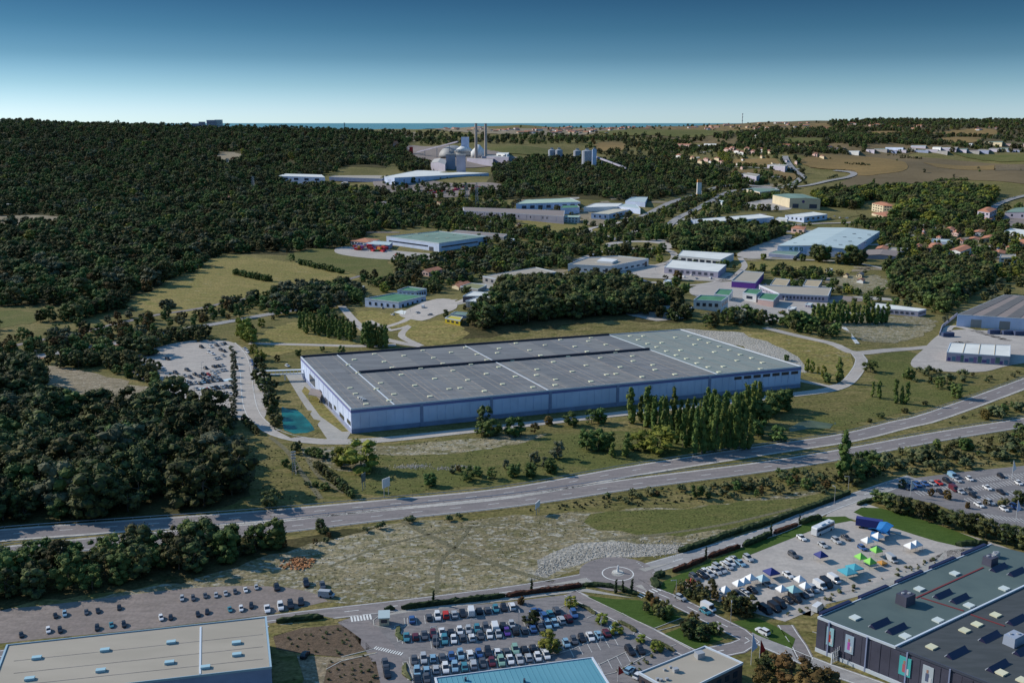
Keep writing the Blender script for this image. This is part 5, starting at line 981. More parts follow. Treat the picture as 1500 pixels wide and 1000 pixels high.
def crown(seed, shape, nl=26, nq=420, q=.036):
    """crown and trunk of height 1: lobes packed into the crown's volume, small leaf faces on and between them"""
    r = random.Random(seed); m = M(); lob = []; v1, v2, v3 = r.uniform(.82, 1.2), r.uniform(.75, 1.25), r.uniform(.8, 1.2); nl = int(nl * r.uniform(.7, 1.25)); ex, ey = r.uniform(.8, 1.15), r.uniform(.8, 1.15); ox = r.uniform(-.07, .07)
    for k in range(nl):
        if shape == 'pine':   a = r.uniform(0, 6.28); z = r.uniform(.14, .90); R = .40 * (1 - abs((z - .50) / .44) ** 2.6) ** .5 if abs((z - .50) / .44) < 1 else .05; d = R * r.uniform(.25, 1) ** .5; s = r.uniform(.09, .16)
        elif shape == 'round': a = r.uniform(0, 6.28); z = r.uniform(.12, .88); R = .40 * max(.05, 1 - ((z - .48) / .46) ** 2) ** .5; d = R * r.uniform(.2, 1) ** .5; s = r.uniform(.10, .17)
        elif shape == 'poplar': a = r.uniform(0, 6.28); z = .10 + .86 * k / nl; R = .085 * math.sin(math.pi * min(1, (z * .8 + .12))) ** .6; d = R * r.uniform(.2, 1); s = r.uniform(.05, .075) * (1.25 - z * .65)
        elif shape == 'cypress': a = r.uniform(0, 6.28); z = .06 + .9 * k / nl; R = .035; d = R * r.uniform(0, 1); s = .062 * (1.15 - z) ** .5
        else: a = r.uniform(0, 6.28); z = r.uniform(.2, .72); R = .62 * (1 - ((z - .25) / .6) ** 2) ** .5; d = R * r.uniform(.0, 1) ** .5; s = r.uniform(.18, .30)
        if shape in ('pine', 'round', 'bush'): d *= v1; s *= v3; c = Vector((d * math.cos(a) * ex + ox * z, d * math.sin(a) * ey, .5 + (z - .5) * (1 if v2 < 1 else 1.08)))
        else: c = Vector((d * math.cos(a), d * math.sin(a), z))
        lob.append((c, s))
        sc = Vector((1, 1, 1.5 if shape in ('poplar', 'cypress') else .72)); rot = Quaternion((r.random(), r.random(), r.random(), r.random())).normalized()
        m.add([c + Vector((x * y for x, y in zip((rot @ v) * s * r.uniform(.72, 1.22), sc))) for v in ICO], ICOF)
    for k in range(nq):
        c, s = lob[r.randrange(nl)]; v = Vector((r.gauss(0, 1), r.gauss(0, 1), r.gauss(.35, 1))).normalized(); p = c + Vector((v.x, v.y, v.z * (1.4 if shape in ('poplar', 'cypress') else .8))) * s * r.uniform(.9, 1.45)
        a = Vector((r.gauss(0, 1), r.gauss(0, 1), r.gauss(0, .6))).normalized(); b_ = a.cross(v + Vector((.01, 0, 0))).normalized(); w_ = q * r.uniform(.5, 1.3) * (.6 if shape in ('poplar', 'cypress') else (2 if shape == 'bush' else 1))
        m.add([p - a * w_, p + b_ * w_ * .8, p + a * w_, p - b_ * w_ * .8], [(0, 1, 2, 3)])
    t = M(); top = {'pine': .6, 'round': .5, 'poplar': .7, 'cypress': .5, 'bush': .3}[shape]
    lean = Vector((r.uniform(-.03, .03), r.uniform(-.03, .03), top)); t.tube((0, 0, -.05), lean, .022 if shape != 'bush' else .03, .009, 6)
    if shape in ('pine', 'round'):
        for k in range(5):
            c, s = lob[r.randrange(nl)]; t.tube(lean * r.uniform(.45, .95), c, .010, .004, 4)
    return m, t
KIND = {'pine': ('pine_tree', 'pine', L_pine), 'broad': ('broadleaf_tree', 'tree', L_broad), 'yel': ('autumn_tree', 'tree', L_yel), 'rust': ('rust_tree', 'tree', L_rust), 'olive': ('olive_tree', 'tree', L_olive), 'poplar': ('poplar_tree', 'poplar', L_pop), 'cypress': ('cypress_tree', 'cypress', L_cyp), 'bush': ('shrub', 'shrub', L_bush)}
SHAPE = {'pine': 'pine', 'broad': 'round', 'yel': 'round', 'rust': 'round', 'olive': 'round', 'poplar': 'poplar', 'cypress': 'cypress', 'bush': 'bush'}
PROTO = {}
for k, (nm, cat, lm) in KIND.items():
    PROTO[k] = []
    for s in range(8 if k in ('pine', 'broad') else 4):
        m, t = crown(100 * s + sum(map(ord, k)), SHAPE[k], *{'pine': (34, 1000, .026), 'round': (30, 1000, .026), 'poplar': (22, 520, .030), 'cypress': (14, 140), 'bush': (10, 120)}[SHAPE[k]])
        j = M(); j.add(m.v, m.f, 0); j.add(t.v, t.f, 1)
        PROTO[k].append((m.mesh(nm + '_crown', lm), t.mesh(nm + '_trunk', BARK), j.mesh(nm, [lm, BARK])))
def plant(kind, p, h, label, group, parts=True, rz=None, wide=1.0):
    nm, cat, lm = KIND[kind]; pr = PROTO[kind][random.randrange(len(PROTO[kind]))]; rz = random.uniform(0, 6.28) if rz is None else rz; sc = (h * wide, h * wide, h)
    if parts:
        t = thing(nm, label, cat, (p[0], p[1], p[2]), group, rz); t.scale = sc; inst('crown', pr[0], t); inst('trunk', pr[1], t)
    else:
        t = inst(nm, pr[2], None, (p[0], p[1], p[2]), rz, sc); tag(t, label, cat, group)
    return t
COUNT = {k: 0 for k in KIND}
def hp(px, py, hpx):                       # ground point and height of something hpx tall in the photograph
    g = pix(px, py); return g, max(.8, top_z(px, py - hpx, g) - g.z)
def trees(kind, lst, what, group, anchor=None, wide=1.0, parts=True):
    """lst: (px, py, height in px); labelled one by one, counted from an anchor when there are several"""
    lst = sorted(lst); n = len(lst)
    for i, q in enumerate(lst):
        g, h = hp(*q[:3]); lab = what if n == 1 else '%s %s %s' % (ORD[i % 30], what, anchor)
        plant(kind, g, h, lab, group if n > 1 else None, parts, wide=q[3] if len(q) > 3 else wide); COUNT[kind] += 1
# single trees and rows that can be told apart
fr = 'trees on the grass in front of the huge warehouse'
trees('yel', [(530, 689, 43, 1.35)], 'big round yellow green tree between the ring road and the two billboards', None)
trees('yel', [(502, 682, 31, 1.2)], 'smaller yellow green tree leaning on the big round one', None)
trees('yel', [(962, 663, 42, 1.5)], 'bright yellow spreading tree in front of the tall poplar block', None)
trees('yel', [(934, 658, 28, 1.25)], 'small orange yellow tree beside the bright yellow spreading tree', None)
trees('broad', [(631, 711, 20), (685, 703, 22), (699, 697, 15), (721, 701, 18), (752, 698, 21), (778, 697, 22), (808, 693, 23)], 'low round tree on the grass above the carriageway,', fr, 'from the billboards', wide=1.1)
trees('olive', [(783, 680, 20), (816, 672, 27), (797, 684, 16), (741, 686, 14), (663, 693, 12)], 'thin grey tree beside the ditch,', 'thin grey trees beside the ditch', 'from the billboards', wide=.8)
trees('broad', [(859, 659, 33, .9), (876, 660, 34), (890, 660, 32)], 'bushy tree of the clump before the yellow tree,', 'clump before the yellow tree', 'towards the yellow tree')
trees('poplar', [(897, 670, 23), (918, 669, 37)], 'slim tree on the grass before the yellow tree,', 'slim trees before the yellow tree', 'towards the yellow tree', wide=1.7)
trees('broad', [(705, 638, 22), (721, 638, 25, 1.1), (754, 638, 29), (836, 623, 21, 1.1), (866, 620, 22, 1.2), (880, 619, 22)], 'dark tree against the shaded warehouse wall,', 'dark trees against the shaded warehouse wall', 'from the basin end', wide=1.1)
trees('pine', [(711, 630, 38, .8)], 'pointed conifer rising between two dark trees by the warehouse wall', None)
trees('rust', [(783, 634, 16), (804, 622, 14), (672, 690, 9)], 'small rusty tree on the warehouse lawn,', 'small rusty trees on the warehouse lawn', 'from the basin end')
trees('poplar', [(923, 620, 55), (948, 625, 62), (957, 627, 50), (938, 618, 40)], 'tall dark poplar at the warehouse end of the poplar block,', 'poplars beside the warehouse wall', 'from the basin end', wide=1.15)
bl = []
rr = random.Random(3)
for i in range(17): bl.append((958 + i * 9.6, 636 + rr.uniform(-4, 4) - i * 1.0, rr.uniform(40, 68)))
for i in range(13): bl.append((972 + i * 9.6, 654 - i * .8 + rr.uniform(-3, 3), rr.uniform(46, 76)))
for i in range(9): bl.append((1018 + i * 10, 664 - i * .9 + rr.uniform(-2, 2), rr.uniform(52, 82)))
for i, q in enumerate(bl):
    g, h = hp(*q); plant('poplar', g, h, 'tall poplar in the dense block between the warehouse and the carriageway', 'poplars of the dense block by the warehouse', wide=.85)
trees('broad', [(1112, 622, 40), (1135, 604, 38), (1148, 600, 34), (1126, 610, 30), (1110, 640, 30), (1140, 645, 22, 1.3), (1096, 602, 30), (1085, 606, 30)], 'leafy tree near the far corner of the huge warehouse,', 'leafy trees near the far warehouse corner', 'away from the poplar block')
trees('poplar', [(1278, 581, 23), (1287, 584, 28)], 'thin poplar of the pair on the green lawn,', 'pair of thin poplars on the lawn', 'towards the road', wide=1.1)
trees('poplar', [(1311, 590, 36), (1320.5, 591, 27), (1328, 592, 34)], 'dark poplar of the trio on the green lawn,', 'trio of dark poplars on the lawn', 'towards the road', wide=1.1)
trees('poplar', [(1235, 703, 73)], 'tallest solitary poplar beside the lower carriageway', None, wide=1.2)
trees('poplar', [(1229, 560, 37)], 'dark poplar beside the bend of the ring road', None, wide=1.4)
trees('yel', [(1182, 545, 20), (1189, 546, 18), (1206, 555, 20), (1198, 548, 12)], 'slim orange tree on the slope by the ring road bend,', 'slim orange trees by the ring road bend', 'towards the bend', wide=.4)
trees('broad', [(1212, 560, 16), (1152, 528, 10), (1377, 569, 19), (1392, 571, 13), (1400, 583, 24), (1275, 545, 18, 1.5)], 'round tree on the slopes around the ring road bend,', 'round trees around the ring road bend', 'towards the graffiti shed')
trees('pine', [(1355, 593, 6, 1.5), (1290, 612, 8, 1.6), (1273, 618, 6, 1.6), (1325, 604, 7, 1.5)], 'low dark bush on the verge of the upper carriageway,', 'low dark bushes on the verge', 'uphill')
trees('yel', [(355, 495, 30, .8), (363, 499, 32, .8), (369, 504, 26)], 'yellow tree at the top corner of the large car park,', 'yellow trees at the car park corner', 'towards the warehouse')
trees('yel', [(372, 520, 17), (381, 528, 18)], 'yellow green tree beside the ring road at the car park,', 'yellow green trees by the ring road', 'towards the warehouse')
trees('pine', [(292, 500, 17, .8), (310, 499, 6, 1.4), (222, 541, 17), (230, 545, 16), (200, 545, 17), (216, 520, 28, 1.3), (250, 492, 14), (262, 494, 14)], 'dark tree on the rim of the large car park,', 'dark trees around the large car park', 'towards the ring road')
trees('poplar', [(440 + i * 5.3, 481 + i * .95 + (i % 3) * 3, 27 + (i * 7 % 5)) for i in range(16)], 'poplar of the row beyond the car park,', 'poplar row beyond the car park', 'towards the warehouse', wide=1.2)
trees('poplar', [(533 + i * 4.6, 505 + (i % 2) * 4, 34 + (i * 5 % 6) - i * .5) for i in range(8)], 'poplar of the short row behind the warehouse,', 'short poplar row behind the warehouse', 'along the wall', wide=1.25)
trees('poplar', [(1191 + i * 7.2, 472 + (i * 3 % 4), 27 + (i * 5 % 7)) for i in range(16)], 'poplar of the row before the long white roofed shed,', 'poplar row before the long white roofed shed', 'towards the large striped shed', wide=1.3)
trees('poplar', [(1279, 278, 17), (1283.5, 278, 10), (1288, 278.5, 8), (1230, 275, 9), (1234, 275, 7)], 'lone far poplar at the edge of the stubble field,', 'lone far poplars', 'along the field', wide=1.3)
trees('poplar', [(879, 347, 19), (887, 350, 17), (897, 350, 15), (914, 362, 14), (922, 366, 22), (955, 350, 22), (961, 352, 23), (966, 350, 24), (976, 348, 22), (981, 349, 20)], 'slim poplar around the far roundabout,', 'slim poplars around the far roundabout', 'towards the avenue', wide=1.4)
trees('cypress', [(635, 884, 22), (779, 866, 20), (902, 868, 22), (912, 867, 19), (925.5, 868, 23), (1034, 818, 19), (1129, 782, 17), (1171, 768, 15)], 'dark cypress in the hedge along the street,', 'dark cypresses along the street', 'from the gatehouse', wide=1.6)
trees('cypress', [(1246, 968, 28), (1262, 973, 26), (1280, 981, 26), (1296, 988, 27), (1312, 993, 26), (1331.5, 1000, 28), (1354, 1006, 24), (1376, 1014, 25)], 'thin cypress before the charcoal store wall,', 'thin cypresses before the charcoal wall', 'from the entrance', wide=1.5)
trees('yel', [(1000 / 1.1947, 888, 15)], 'yellow green tree at the top bend of the busy car park', None, wide=1.3)
trees('yel', [(882, 912, 14), (903, 928, 16), (939, 940, 11), (962, 952, 15)], 'small yellow green tree on a car park island,', 'yellow green trees on the car park islands', 'towards the tan roofed office', wide=1.3)
trees('yel', [(804.6, 950, 26)], 'larger yellow tree between two rows of parked cars', None, wide=1.2)
trees('pine', [(777, 912, 18, 1.5), (812, 955, 16, 1.3)], 'dark round tree between two rows of parked cars,', 'dark round trees between parked cars', 'from the gatehouse')
trees('rust', [(763, 884, 11), (951.5, 878, 13), (1016, 911, 16), (1080, 888, 14), (997, 868, 12), (1062, 885, 12), (1075, 893, 15)], 'small brownish tree beside the street,', 'small brownish trees beside the street', 'from the gatehouse', wide=1.1)
trees('broad', [(979, 905, 20), (1049, 928, 18, 1.1)], 'dark clipped tree on a lawn beside the bend,', 'dark clipped trees on the lawns', 'towards the retail shed', wide=.9)
trees('rust', [(1160, 1008, 52, 1.1), (1205, 1018, 42, 1.2), (1115, 1015, 40), (1180, 1030, 45)], 'brown crowned tree at the bottom near the store entrance,', 'brown crowned trees near the store entrance', 'towards the store')
trees('broad', [(1288, 737, 22, 1.3)], 'bright rounded tree at the junction before the upper car park', None)
hrow = [(1304 + i * 15.5, 744 + i * 4.6 + (i % 2) * 3, 21 + (i * 3 % 5) + i * .6) for i in range(15)]
trees('pine', hrow, 'dark clipped tree in the hedge row above the lawn,', 'clipped trees above the triangular lawn', 'from the junction', wide=1.15)
trees('rust', [(1363, 726, 12), (1388, 731, 14), (1417, 744, 10), (1443, 739, 9)], 'small rusty tree on a car park island,', 'small rusty trees in the upper car park', 'from the junction', wide=.8)
trees('pine', [(1469, 742, 14, 1.2), (1490, 738, 20, 1.2), (1321, 714, 12, 1.2)], 'small dark tree by the upper car park,', 'small dark trees by the upper car park', 'from the junction')
trees('pine', [(398.6, 744, 26, 1.2)], 'lone dark shrub beside the upper carriageway below the wood', None)
trees('pine', [(434, 664, 18), (437, 658, 12)], 'pointed dark tree near the lattice mast,', 'pointed dark trees near the mast', 'downhill', wide=.9)
trees('pine', [(469, 778, 18, 1.0), (478, 782, 12, 1.3)], 'solitary dark bush below the lower carriageway,', 'dark bushes below the lower carriageway', 'along the road')
trees('pine', [(465 + i * 4.2, 688 + i * 3.4, 13 + i % 3) for i in range(13)], 'small conifer of the diagonal row by the billboards,', 'diagonal conifer row by the billboards', 'from the mast')
trees('broad', [(462, 668, 14, 1.3), (472, 672, 16, 1.3), (452, 665, 10, 1.3), (418, 682, 12, 1.2), (430, 690, 14, 1.2), (462, 713, 9, 1.3), (476, 717, 11, 1.4), (490, 670, 12, 1.2)], 'dark shrub on the rough bank below the basin,', 'dark shrubs below the basin', 'towards the billboards')
trees('olive', [(340, 514 + i * 0, 8) if i == 0 else (341 + (i % 4), 514 + i * 9.5, 10) for i in range(13)], 'small tree in the strip between car park and ring road,', 'small trees beside the ring road', 'downhill', wide=1.1)
trees('pine', [(357 + i * 3.2, 617 + i * 3.2, 11) for i in range(7)], 'tiny conifer beside the ring road bend,', 'tiny conifers beside the ring road bend', 'downhill')
trees('pine', [(x, y, h, 1.1) for x, y, h in ((380, 538, 16), (384, 548, 18), (380, 560, 20), (388, 572, 20), (394, 585, 22), (397, 598, 22), (401, 612, 20), (405, 624, 18), (391, 560, 14), (399, 572, 16))], 'dense dark tree between ring road and basin,', 'dense dark trees beside the basin', 'downhill')

# woods, thickets and scattered trees
CELL = 2.5; X0, Y0 = -2600.0, 200.0; NXg, NYg = 2080, 2080; grid = np.zeros((NYg, NXg), bool)
def rast(poly, target):
    P = np.array(poly); 
    if P[:, 1].min() > 5400: return
    i0 = max(0, int((P[:, 0].min() - X0) / CELL) - 1); i1 = min(NXg, int((P[:, 0].max() - X0) / CELL) + 2); j0 = max(0, int((P[:, 1].min() - Y0) / CELL) - 1); j1 = min(NYg, int((P[:, 1].max() - Y0) / CELL) + 2)
    if i1 <= i0 or j1 <= j0: return
    xs = X0 + (np.arange(i0, i1) + .5) * CELL; ys = Y0 + (np.arange(j0, j1) + .5) * CELL; XX, YY = np.meshgrid(xs, ys); target[j0:j1, i0:i1] |= inpoly(XX, YY, P)
def inpoly(X, Y, P):
    r = np.zeros(np.shape(X), bool); n = len(P)
    for i in range(n):
        x1, y1 = P[i]; x2, y2 = P[(i + 1) % n]
        if y1 == y2: continue
        c = ((Y >= min(y1, y2)) & (Y < max(y1, y2))) & (X < x1 + (Y - y1) / (y2 - y1) * (x2 - x1)); r ^= c
    return r
for P in KEEPOUT: rast(P, grid)
gr = grid.copy(); gr[1:] |= grid[:-1]; gr[:-1] |= grid[1:]; gr[:, 1:] |= grid[:, :-1]; gr[:, :-1] |= grid[:, 1:]; grid = gr
for P, cl in CLEAR:                        # open ground in front of the buildings, as the photograph shows their walls
    cx = sum(p[0] for p in P) / len(P); cy = sum(p[1] for p in P) / len(P); L_ = math.hypot(cx, cy)
    for k in range(int(cl / 2) + 1):
        s = -k * 2.0 - 2; rast([(p[0] + cx / L_ * s, p[1] + cy / L_ * s) for p in P], grid)
    for dx, dy in ((4, 0), (-4, 0), (0, 4)): rast([(p[0] + dx, p[1] + dy) for p in P], grid)
CAND = []
def scatter(px, spacing, mix, hmin, hmax, label, group, grow=0.0, keep=1.0, clump=0.0, ignore=False):
    W = np.array([(p.x, p.y) for p in (pix(*q) for q in px)]); x0, y0 = W.min(0); x1, y1 = W.max(0); y1 = min(y1, 5350)
    ys = [y0]; 
    while ys[-1] < y1: ys.append(ys[-1] + spacing * (1 + grow * max(0, ys[-1] - 1000) / 1000))
    X, Y = [], []
    for y in ys:
        s = spacing * (1 + grow * max(0, y - 1000) / 1000); n = int((x1 - x0) / s) + 1
        xx = x0 + (np.arange(n) + rng.uniform(0, 1)) * s + rng.uniform(-.42, .42, n) * s; yy = y + rng.uniform(-.42, .42, n) * s; X.append(xx); Y.append(yy)
    X = np.concatenate(X); Y = np.concatenate(Y); ok = inpoly(X, Y, W) & (rng.uniform(0, 1, len(X)) < keep) & (np.abs(X) < Y * .72 + 60)
    if clump: ok &= (np.sin(X / 23 + 1) * np.sin(Y / 31) + np.sin(X / 11 - Y / 17) * .6 + rng.uniform(-.4, .4, len(X))) > clump - .6
    if not ignore:
        i = np.clip(((X - X0) / CELL).astype(int), 0, NXg - 1); j = np.clip(((Y - Y0) / CELL).astype(int), 0, NYg - 1); ok &= ~grid[j, i]
    X, Y = X[ok], Y[ok]; Z = hz(X, Y); hgt = rng.uniform(hmin, hmax, len(X)) * (1 + .12 * rng.standard_normal(len(X)).clip(-2, 2))
    if grow: hgt *= 1 + np.clip((Y - 1500) / 3500, 0, .8) * .5
    ks = [k for k, _ in mix]; pw = np.array([v for _, v in mix]); kk = rng.choice(len(ks), len(X), p=pw / pw.sum())
    for a in range(len(X)): CAND.append((X[a], Y[a], Z[a], hgt[a], ks[kk[a]], label, group))
FOR = [('pine', 6), ('broad', 4), ('olive', .8), ('yel', .15), ('rust', .25)]
MIXD = [('broad', 4), ('pine', 3), ('olive', 1.2), ('yel', .7), ('rust', .25)]
scatter([(-260, 184.5), (0, 180), (100, 183), (250, 187), (420, 190), (560, 196), (600, 208), (575, 240), (480, 246), (400, 250), (398, 262), (480, 276), (560, 284), (640, 292), (600, 330), (545, 340), (470, 378), (400, 372), (325, 371), (300, 392), (250, 412), (205, 432), (160, 450), (60, 448), (-260, 450)], 10, FOR, 6, 17, 'dark pine in the great wood behind the dry meadow', 'trees of the great wood', grow=.5, clump=-.42)
scatter([(400, 250), (560, 240), (600, 216), (625, 222), (640, 250), (600, 252), (480, 256), (400, 262)], 11, FOR, 8, 13, 'dark tree at the forest edge above the very long blue hall', 'trees above the very long blue hall', keep=.9, grow=.3)
scatter([(560, 262), (720, 276), (740, 300), (640, 300), (560, 292)], 14, MIXD, 7, 11, 'tree below the very long blue hall', 'trees below the very long blue hall', keep=.5, ignore=True)
scatter([(735, 236), (850, 234), (1000, 240), (1060, 258), (1020, 276), (990, 288), (940, 299), (850, 287), (740, 292), (640, 288), (725, 280), (722, 250)], 11, FOR, 9, 14, 'dark pine in the wood below the cement works', 'trees of the wood below the cement works', grow=.4)
scatter([(560, 192), (640, 196), (760, 200), (900, 197), (1010, 199), (1130, 206), (1180, 226), (1120, 230), (1060, 224), (1000, 226), (960, 240), (900, 236), (850, 212), (760, 212), (610, 212)], 15, FOR, 9, 13, 'dark tree in the woods behind the cement works', 'trees behind the cement works', grow=.5)
scatter([(1010, 198), (1120, 190), (1200, 190), (1280, 200), (1310, 214), (1260, 224), (1180, 232), (1120, 214)], 12, FOR, 9, 13, 'dark tree on the slope below the mast', 'trees on the slope below the mast', grow=.4)
scatter([(1210, 180), (1300, 177), (1520, 176), (1700, 178), (1700, 226), (1500, 220), (1400, 222), (1330, 215), (1290, 206), (1230, 196)], 13, FOR + [('olive', 1)], 8, 12, 'dark tree on the wooded far slopes beyond the fields', 'trees on the far slopes beyond the fields', grow=.35, clump=-.15)
scatter([(1180, 196), (1290, 196), (1390, 203), (1380, 212), (1290, 214), (1200, 212)], 13, FOR, 9, 13, 'dark tree in the belt above the strip of sheds', 'trees above the strip of sheds', grow=.2)
scatter([(1290, 212), (1520, 214), (1700, 218), (1700, 230), (1500, 224), (1400, 226), (1290, 226)], 17, FOR, 7, 11, 'dark tree around the far sheds', 'trees around the far sheds', grow=.2, keep=.5)
scatter([(760, 186), (1000, 184), (1100, 181), (1200, 180), (1230, 190), (1100, 196), (900, 198), (760, 196)], 22, FOR, 6, 9, 'tree between the houses of the far hill crest', 'trees on the far hill crest', grow=.5, keep=.5, clump=.2)
scatter([(-150, 604), (0, 606), (120, 606), (200, 604), (262, 600), (325, 625), (360, 688), (340, 735), (200, 760), (60, 772), (-150, 782)], 7.2, [('pine', 9), ('broad', 1.8), ('olive', .6)], 7, 17, 'dark pine in the dense wood between car park and carriageway', 'trees of the dense wood beside the carriageway', grow=0, clump=-.5)
scatter([(-150, 812), (30, 816), (190, 802), (385, 796), (410, 800), (380, 822), (290, 840), (180, 858), (60, 876), (-150, 890)], 6.4, [('pine', 5), ('broad', 3)], 7, 11, 'dark tree in the wooded strip between carriageway and gravel yard', 'trees of the strip above the gravel yard')
scatter([(395, 800), (500, 782), (600, 765), (700, 752), (700, 760), (560, 778), (460, 800), (400, 812)], 5, [('bush', 6), ('rust', 1)], 1.5, 3.2, 'brownish shrub on the bank below the lower carriageway', 'shrubs on the bank below the carriageway')
scatter([(700, 462), (730, 432), (780, 424), (850, 418), (910, 420), (955, 440), (960, 462), (900, 462), (800, 472), (720, 484), (685, 488)], 7.2, [('pine', 6), ('broad', 2)], 11, 16, 'tall pine on the hill behind the huge warehouse', 'pines on the hill behind the warehouse')
scatter([(950, 430), (1000, 440), (1010, 460), (1060, 466), (1130, 472), (1135, 482), (1040, 480), (960, 466)], 8, [('broad', 4), ('pine', 3), ('olive', 2)], 7, 12, 'tree in front of the leisure complex', 'trees in front of the leisure complex', keep=.8, ignore=False)
scatter([(1300, 398), (1380, 388), (1450, 396), (1450, 420), (1400, 440), (1380, 462), (1330, 442), (1300, 428)], 8.5, [('pine', 5), ('broad', 3)], 10, 15, 'dark tree of the grove above the striped roof shed', 'trees of the grove above the striped shed')
scatter([(1190, 288), (1245, 282), (1340, 276), (1460, 284), (1450, 305), (1400, 330), (1340, 324), (1300, 322), (1320, 300), (1270, 292), (1240, 316), (1205, 312)], 10, [('broad', 4), ('yel', 2.0), ('pine', 3)], 11, 17, 'tree in the green and yellow belt below the stubble field', 'trees of the belt below the stubble field')
scatter([(1250, 322), (1350, 332), (1520, 300), (1560, 400), (1450, 420), (1380, 390), (1290, 376), (1290, 350)], 13, [('pine', 4), ('broad', 4), ('yel', 1)], 7, 12, 'tree among the houses beyond the broad hall', 'trees among the houses', keep=1, clump=-.5)
scatter([(1130, 346), (1150, 330), (1290, 322), (1400, 330), (1290, 340), (1200, 330)], 16, [('broad', 4), ('pine', 2)], 6, 10, 'tree around the broad pale roofed hall', 'trees around the broad hall', keep=.7)
scatter([(980, 376), (985, 350), (1010, 335), (1100, 334), (1150, 345), (1110, 370), (1080, 366)], 8.5, [('broad', 4), ('pine', 4)], 11, 17, 'tall dark tree behind the vaulted white shed', 'tall trees behind the vaulted white shed')
scatter([(1080, 372), (1130, 400), (1230, 398), (1250, 410), (1160, 412), (1110, 396), (1070, 395)], 9, [('broad', 4), ('pine', 3)], 6, 10, 'tree in the belt behind the leisure complex', 'trees behind the leisure complex', keep=.9)
scatter([(1190, 376), (1200, 392), (1258, 394), (1256, 376)], 9, [('pine', 3), ('broad', 3)], 13, 17, 'massive dark tree before the corner of the broad hall', 'massive trees before the broad hall', keep=.7, ignore=False)
scatter([(380, 384), (480, 372), (560, 380), (620, 384), (700, 370), (840, 360), (870, 376), (820, 396), (700, 402), (650, 430), (560, 430), (530, 412), (470, 392)], 11, MIXD, 7, 12, 'tree between the blue factory and the green roofed shop', 'trees between factory and shop', keep=1, clump=-.5)
scatter([(420, 272), (560, 288), (640, 300), (740, 300), (760, 330), (860, 332), (870, 358), (740, 350), (650, 335), (560, 338), (480, 330), (440, 300)], 12, MIXD, 7, 12, 'tree in the mixed belt around the long narrow shed', 'trees around the long narrow shed', keep=1, clump=-.5, grow=.2)
scatter([(840, 340), (950, 320), (1010, 290), (1060, 262), (1140, 272), (1120, 300), (1000, 340), (990, 372), (860, 380)], 12, MIXD, 6, 11, 'tree beside the avenue and the far roundabout', 'trees beside the avenue', keep=.85, clump=-.5)
scatter([(1050, 232), (1170, 234), (1180, 262), (1140, 300), (1240, 300), (1180, 312), (1060, 310), (1020, 270)], 13, MIXD, 7, 12, 'tree around the cream depot and crossing avenues', 'trees around the cream depot', keep=.85, clump=-.5, grow=.2)
scatter([(960, 205), (1100, 205), (1180, 228), (1060, 232), (1000, 245), (950, 235)], 15, MIXD, 6, 10, 'tree in the far hamlet', 'trees of the far hamlet', keep=.75, grow=.2)
scatter([(1050, 226), (1062, 238), (1072, 238), (1066, 226)], 10, [('yel', 1)], 9, 11, 'yellow tree in the row lining the far avenue', 'yellow trees lining the far avenue', ignore=True)
scatter([(175, 466), (240, 450), (400, 425), (520, 425), (520, 440), (440, 452), (360, 466), (220, 492), (110, 508), (40, 520), (-60, 538), (-60, 500), (60, 492)], 8, [('broad', 4), ('rust', 2), ('olive', 3), ('pine', 2)], 4, 9, 'tree in the brown thicket between the lane and the viaduct road', 'trees between lane and viaduct road', keep=.8, clump=-.2)
scatter([(-100, 480), (0, 478), (110, 470), (200, 448), (220, 436), (180, 440), (110, 462), (0, 482), (-100, 500)], 6.5, [('pine', 5), ('broad', 2)], 9, 13, 'dark tree of the belt along the green field', 'trees along the green field')
scatter([(400, 430), (520, 424), (530, 446), (480, 456), (400, 465)], 7.5, [('broad', 3), ('olive', 3), ('pine', 2)], 9, 13, 'grey green tree in the grove above the poplar row', 'trees of the grove above the poplar row')
scatter([(-80, 560), (0, 552), (56, 545), (60, 575), (40, 600), (-80, 600)], 7, [('pine', 1)], 10, 15, 'big dark pine beside the bare clearing', 'pines beside the bare clearing')
scatter([(75, 540), (110, 528), (150, 530), (200, 528), (215, 545), (250, 580), (235, 590), (222, 566), (150, 541), (90, 541)], 7, [('pine', 3), ('broad', 1)], 6, 10, 'dark pine between the clearing and the car park', 'pines between clearing and car park', ignore=True)
scatter([(210, 505), (250, 494), (300, 490), (305, 496), (250, 502), (215, 515)], 6, [('pine', 1)], 6, 9, 'dark tree on the upper rim of the car park', 'trees on the upper rim of the car park', ignore=True)
scatter([(345, 482), (500, 468), (530, 490), (500, 520), (400, 535), (385, 512)], 16, [('pine', 2), ('broad', 3), ('yel', .5)], 3.5, 6.5, 'small tree on the dry grass beyond the car park', 'small trees on the dry grass', keep=.9)
scatter([(335, 620), (400, 655), (440, 700), (470, 730), (400, 745), (350, 740), (372, 690)], 15, [('bush', 5), ('broad', 1)], 1.5, 3.5, 'shrub on the rough slope beside the dense wood', 'shrubs on the slope beside the dense wood', keep=.45)
scatter([(1000, 722), (1110, 704), (1180, 692), (1240, 700), (1290, 705), (1240, 722), (1160, 724), (1080, 732), (1010, 736)], 5.5, [('bush', 5), ('broad', 2), ('rust', .5)], 2.5, 6, 'shrub in the thicket below the lower carriageway', 'shrubs of the thicket below the lower carriageway', keep=.85)
scatter([(880, 722), (1000, 712), (1100, 700), (1100, 712), (1000, 728), (900, 738)], 5, [('bush', 6), ('rust', 1)], 1.5, 3.5, 'low shrub on the bank above the green verge', 'low shrubs above the green verge', keep=.8)
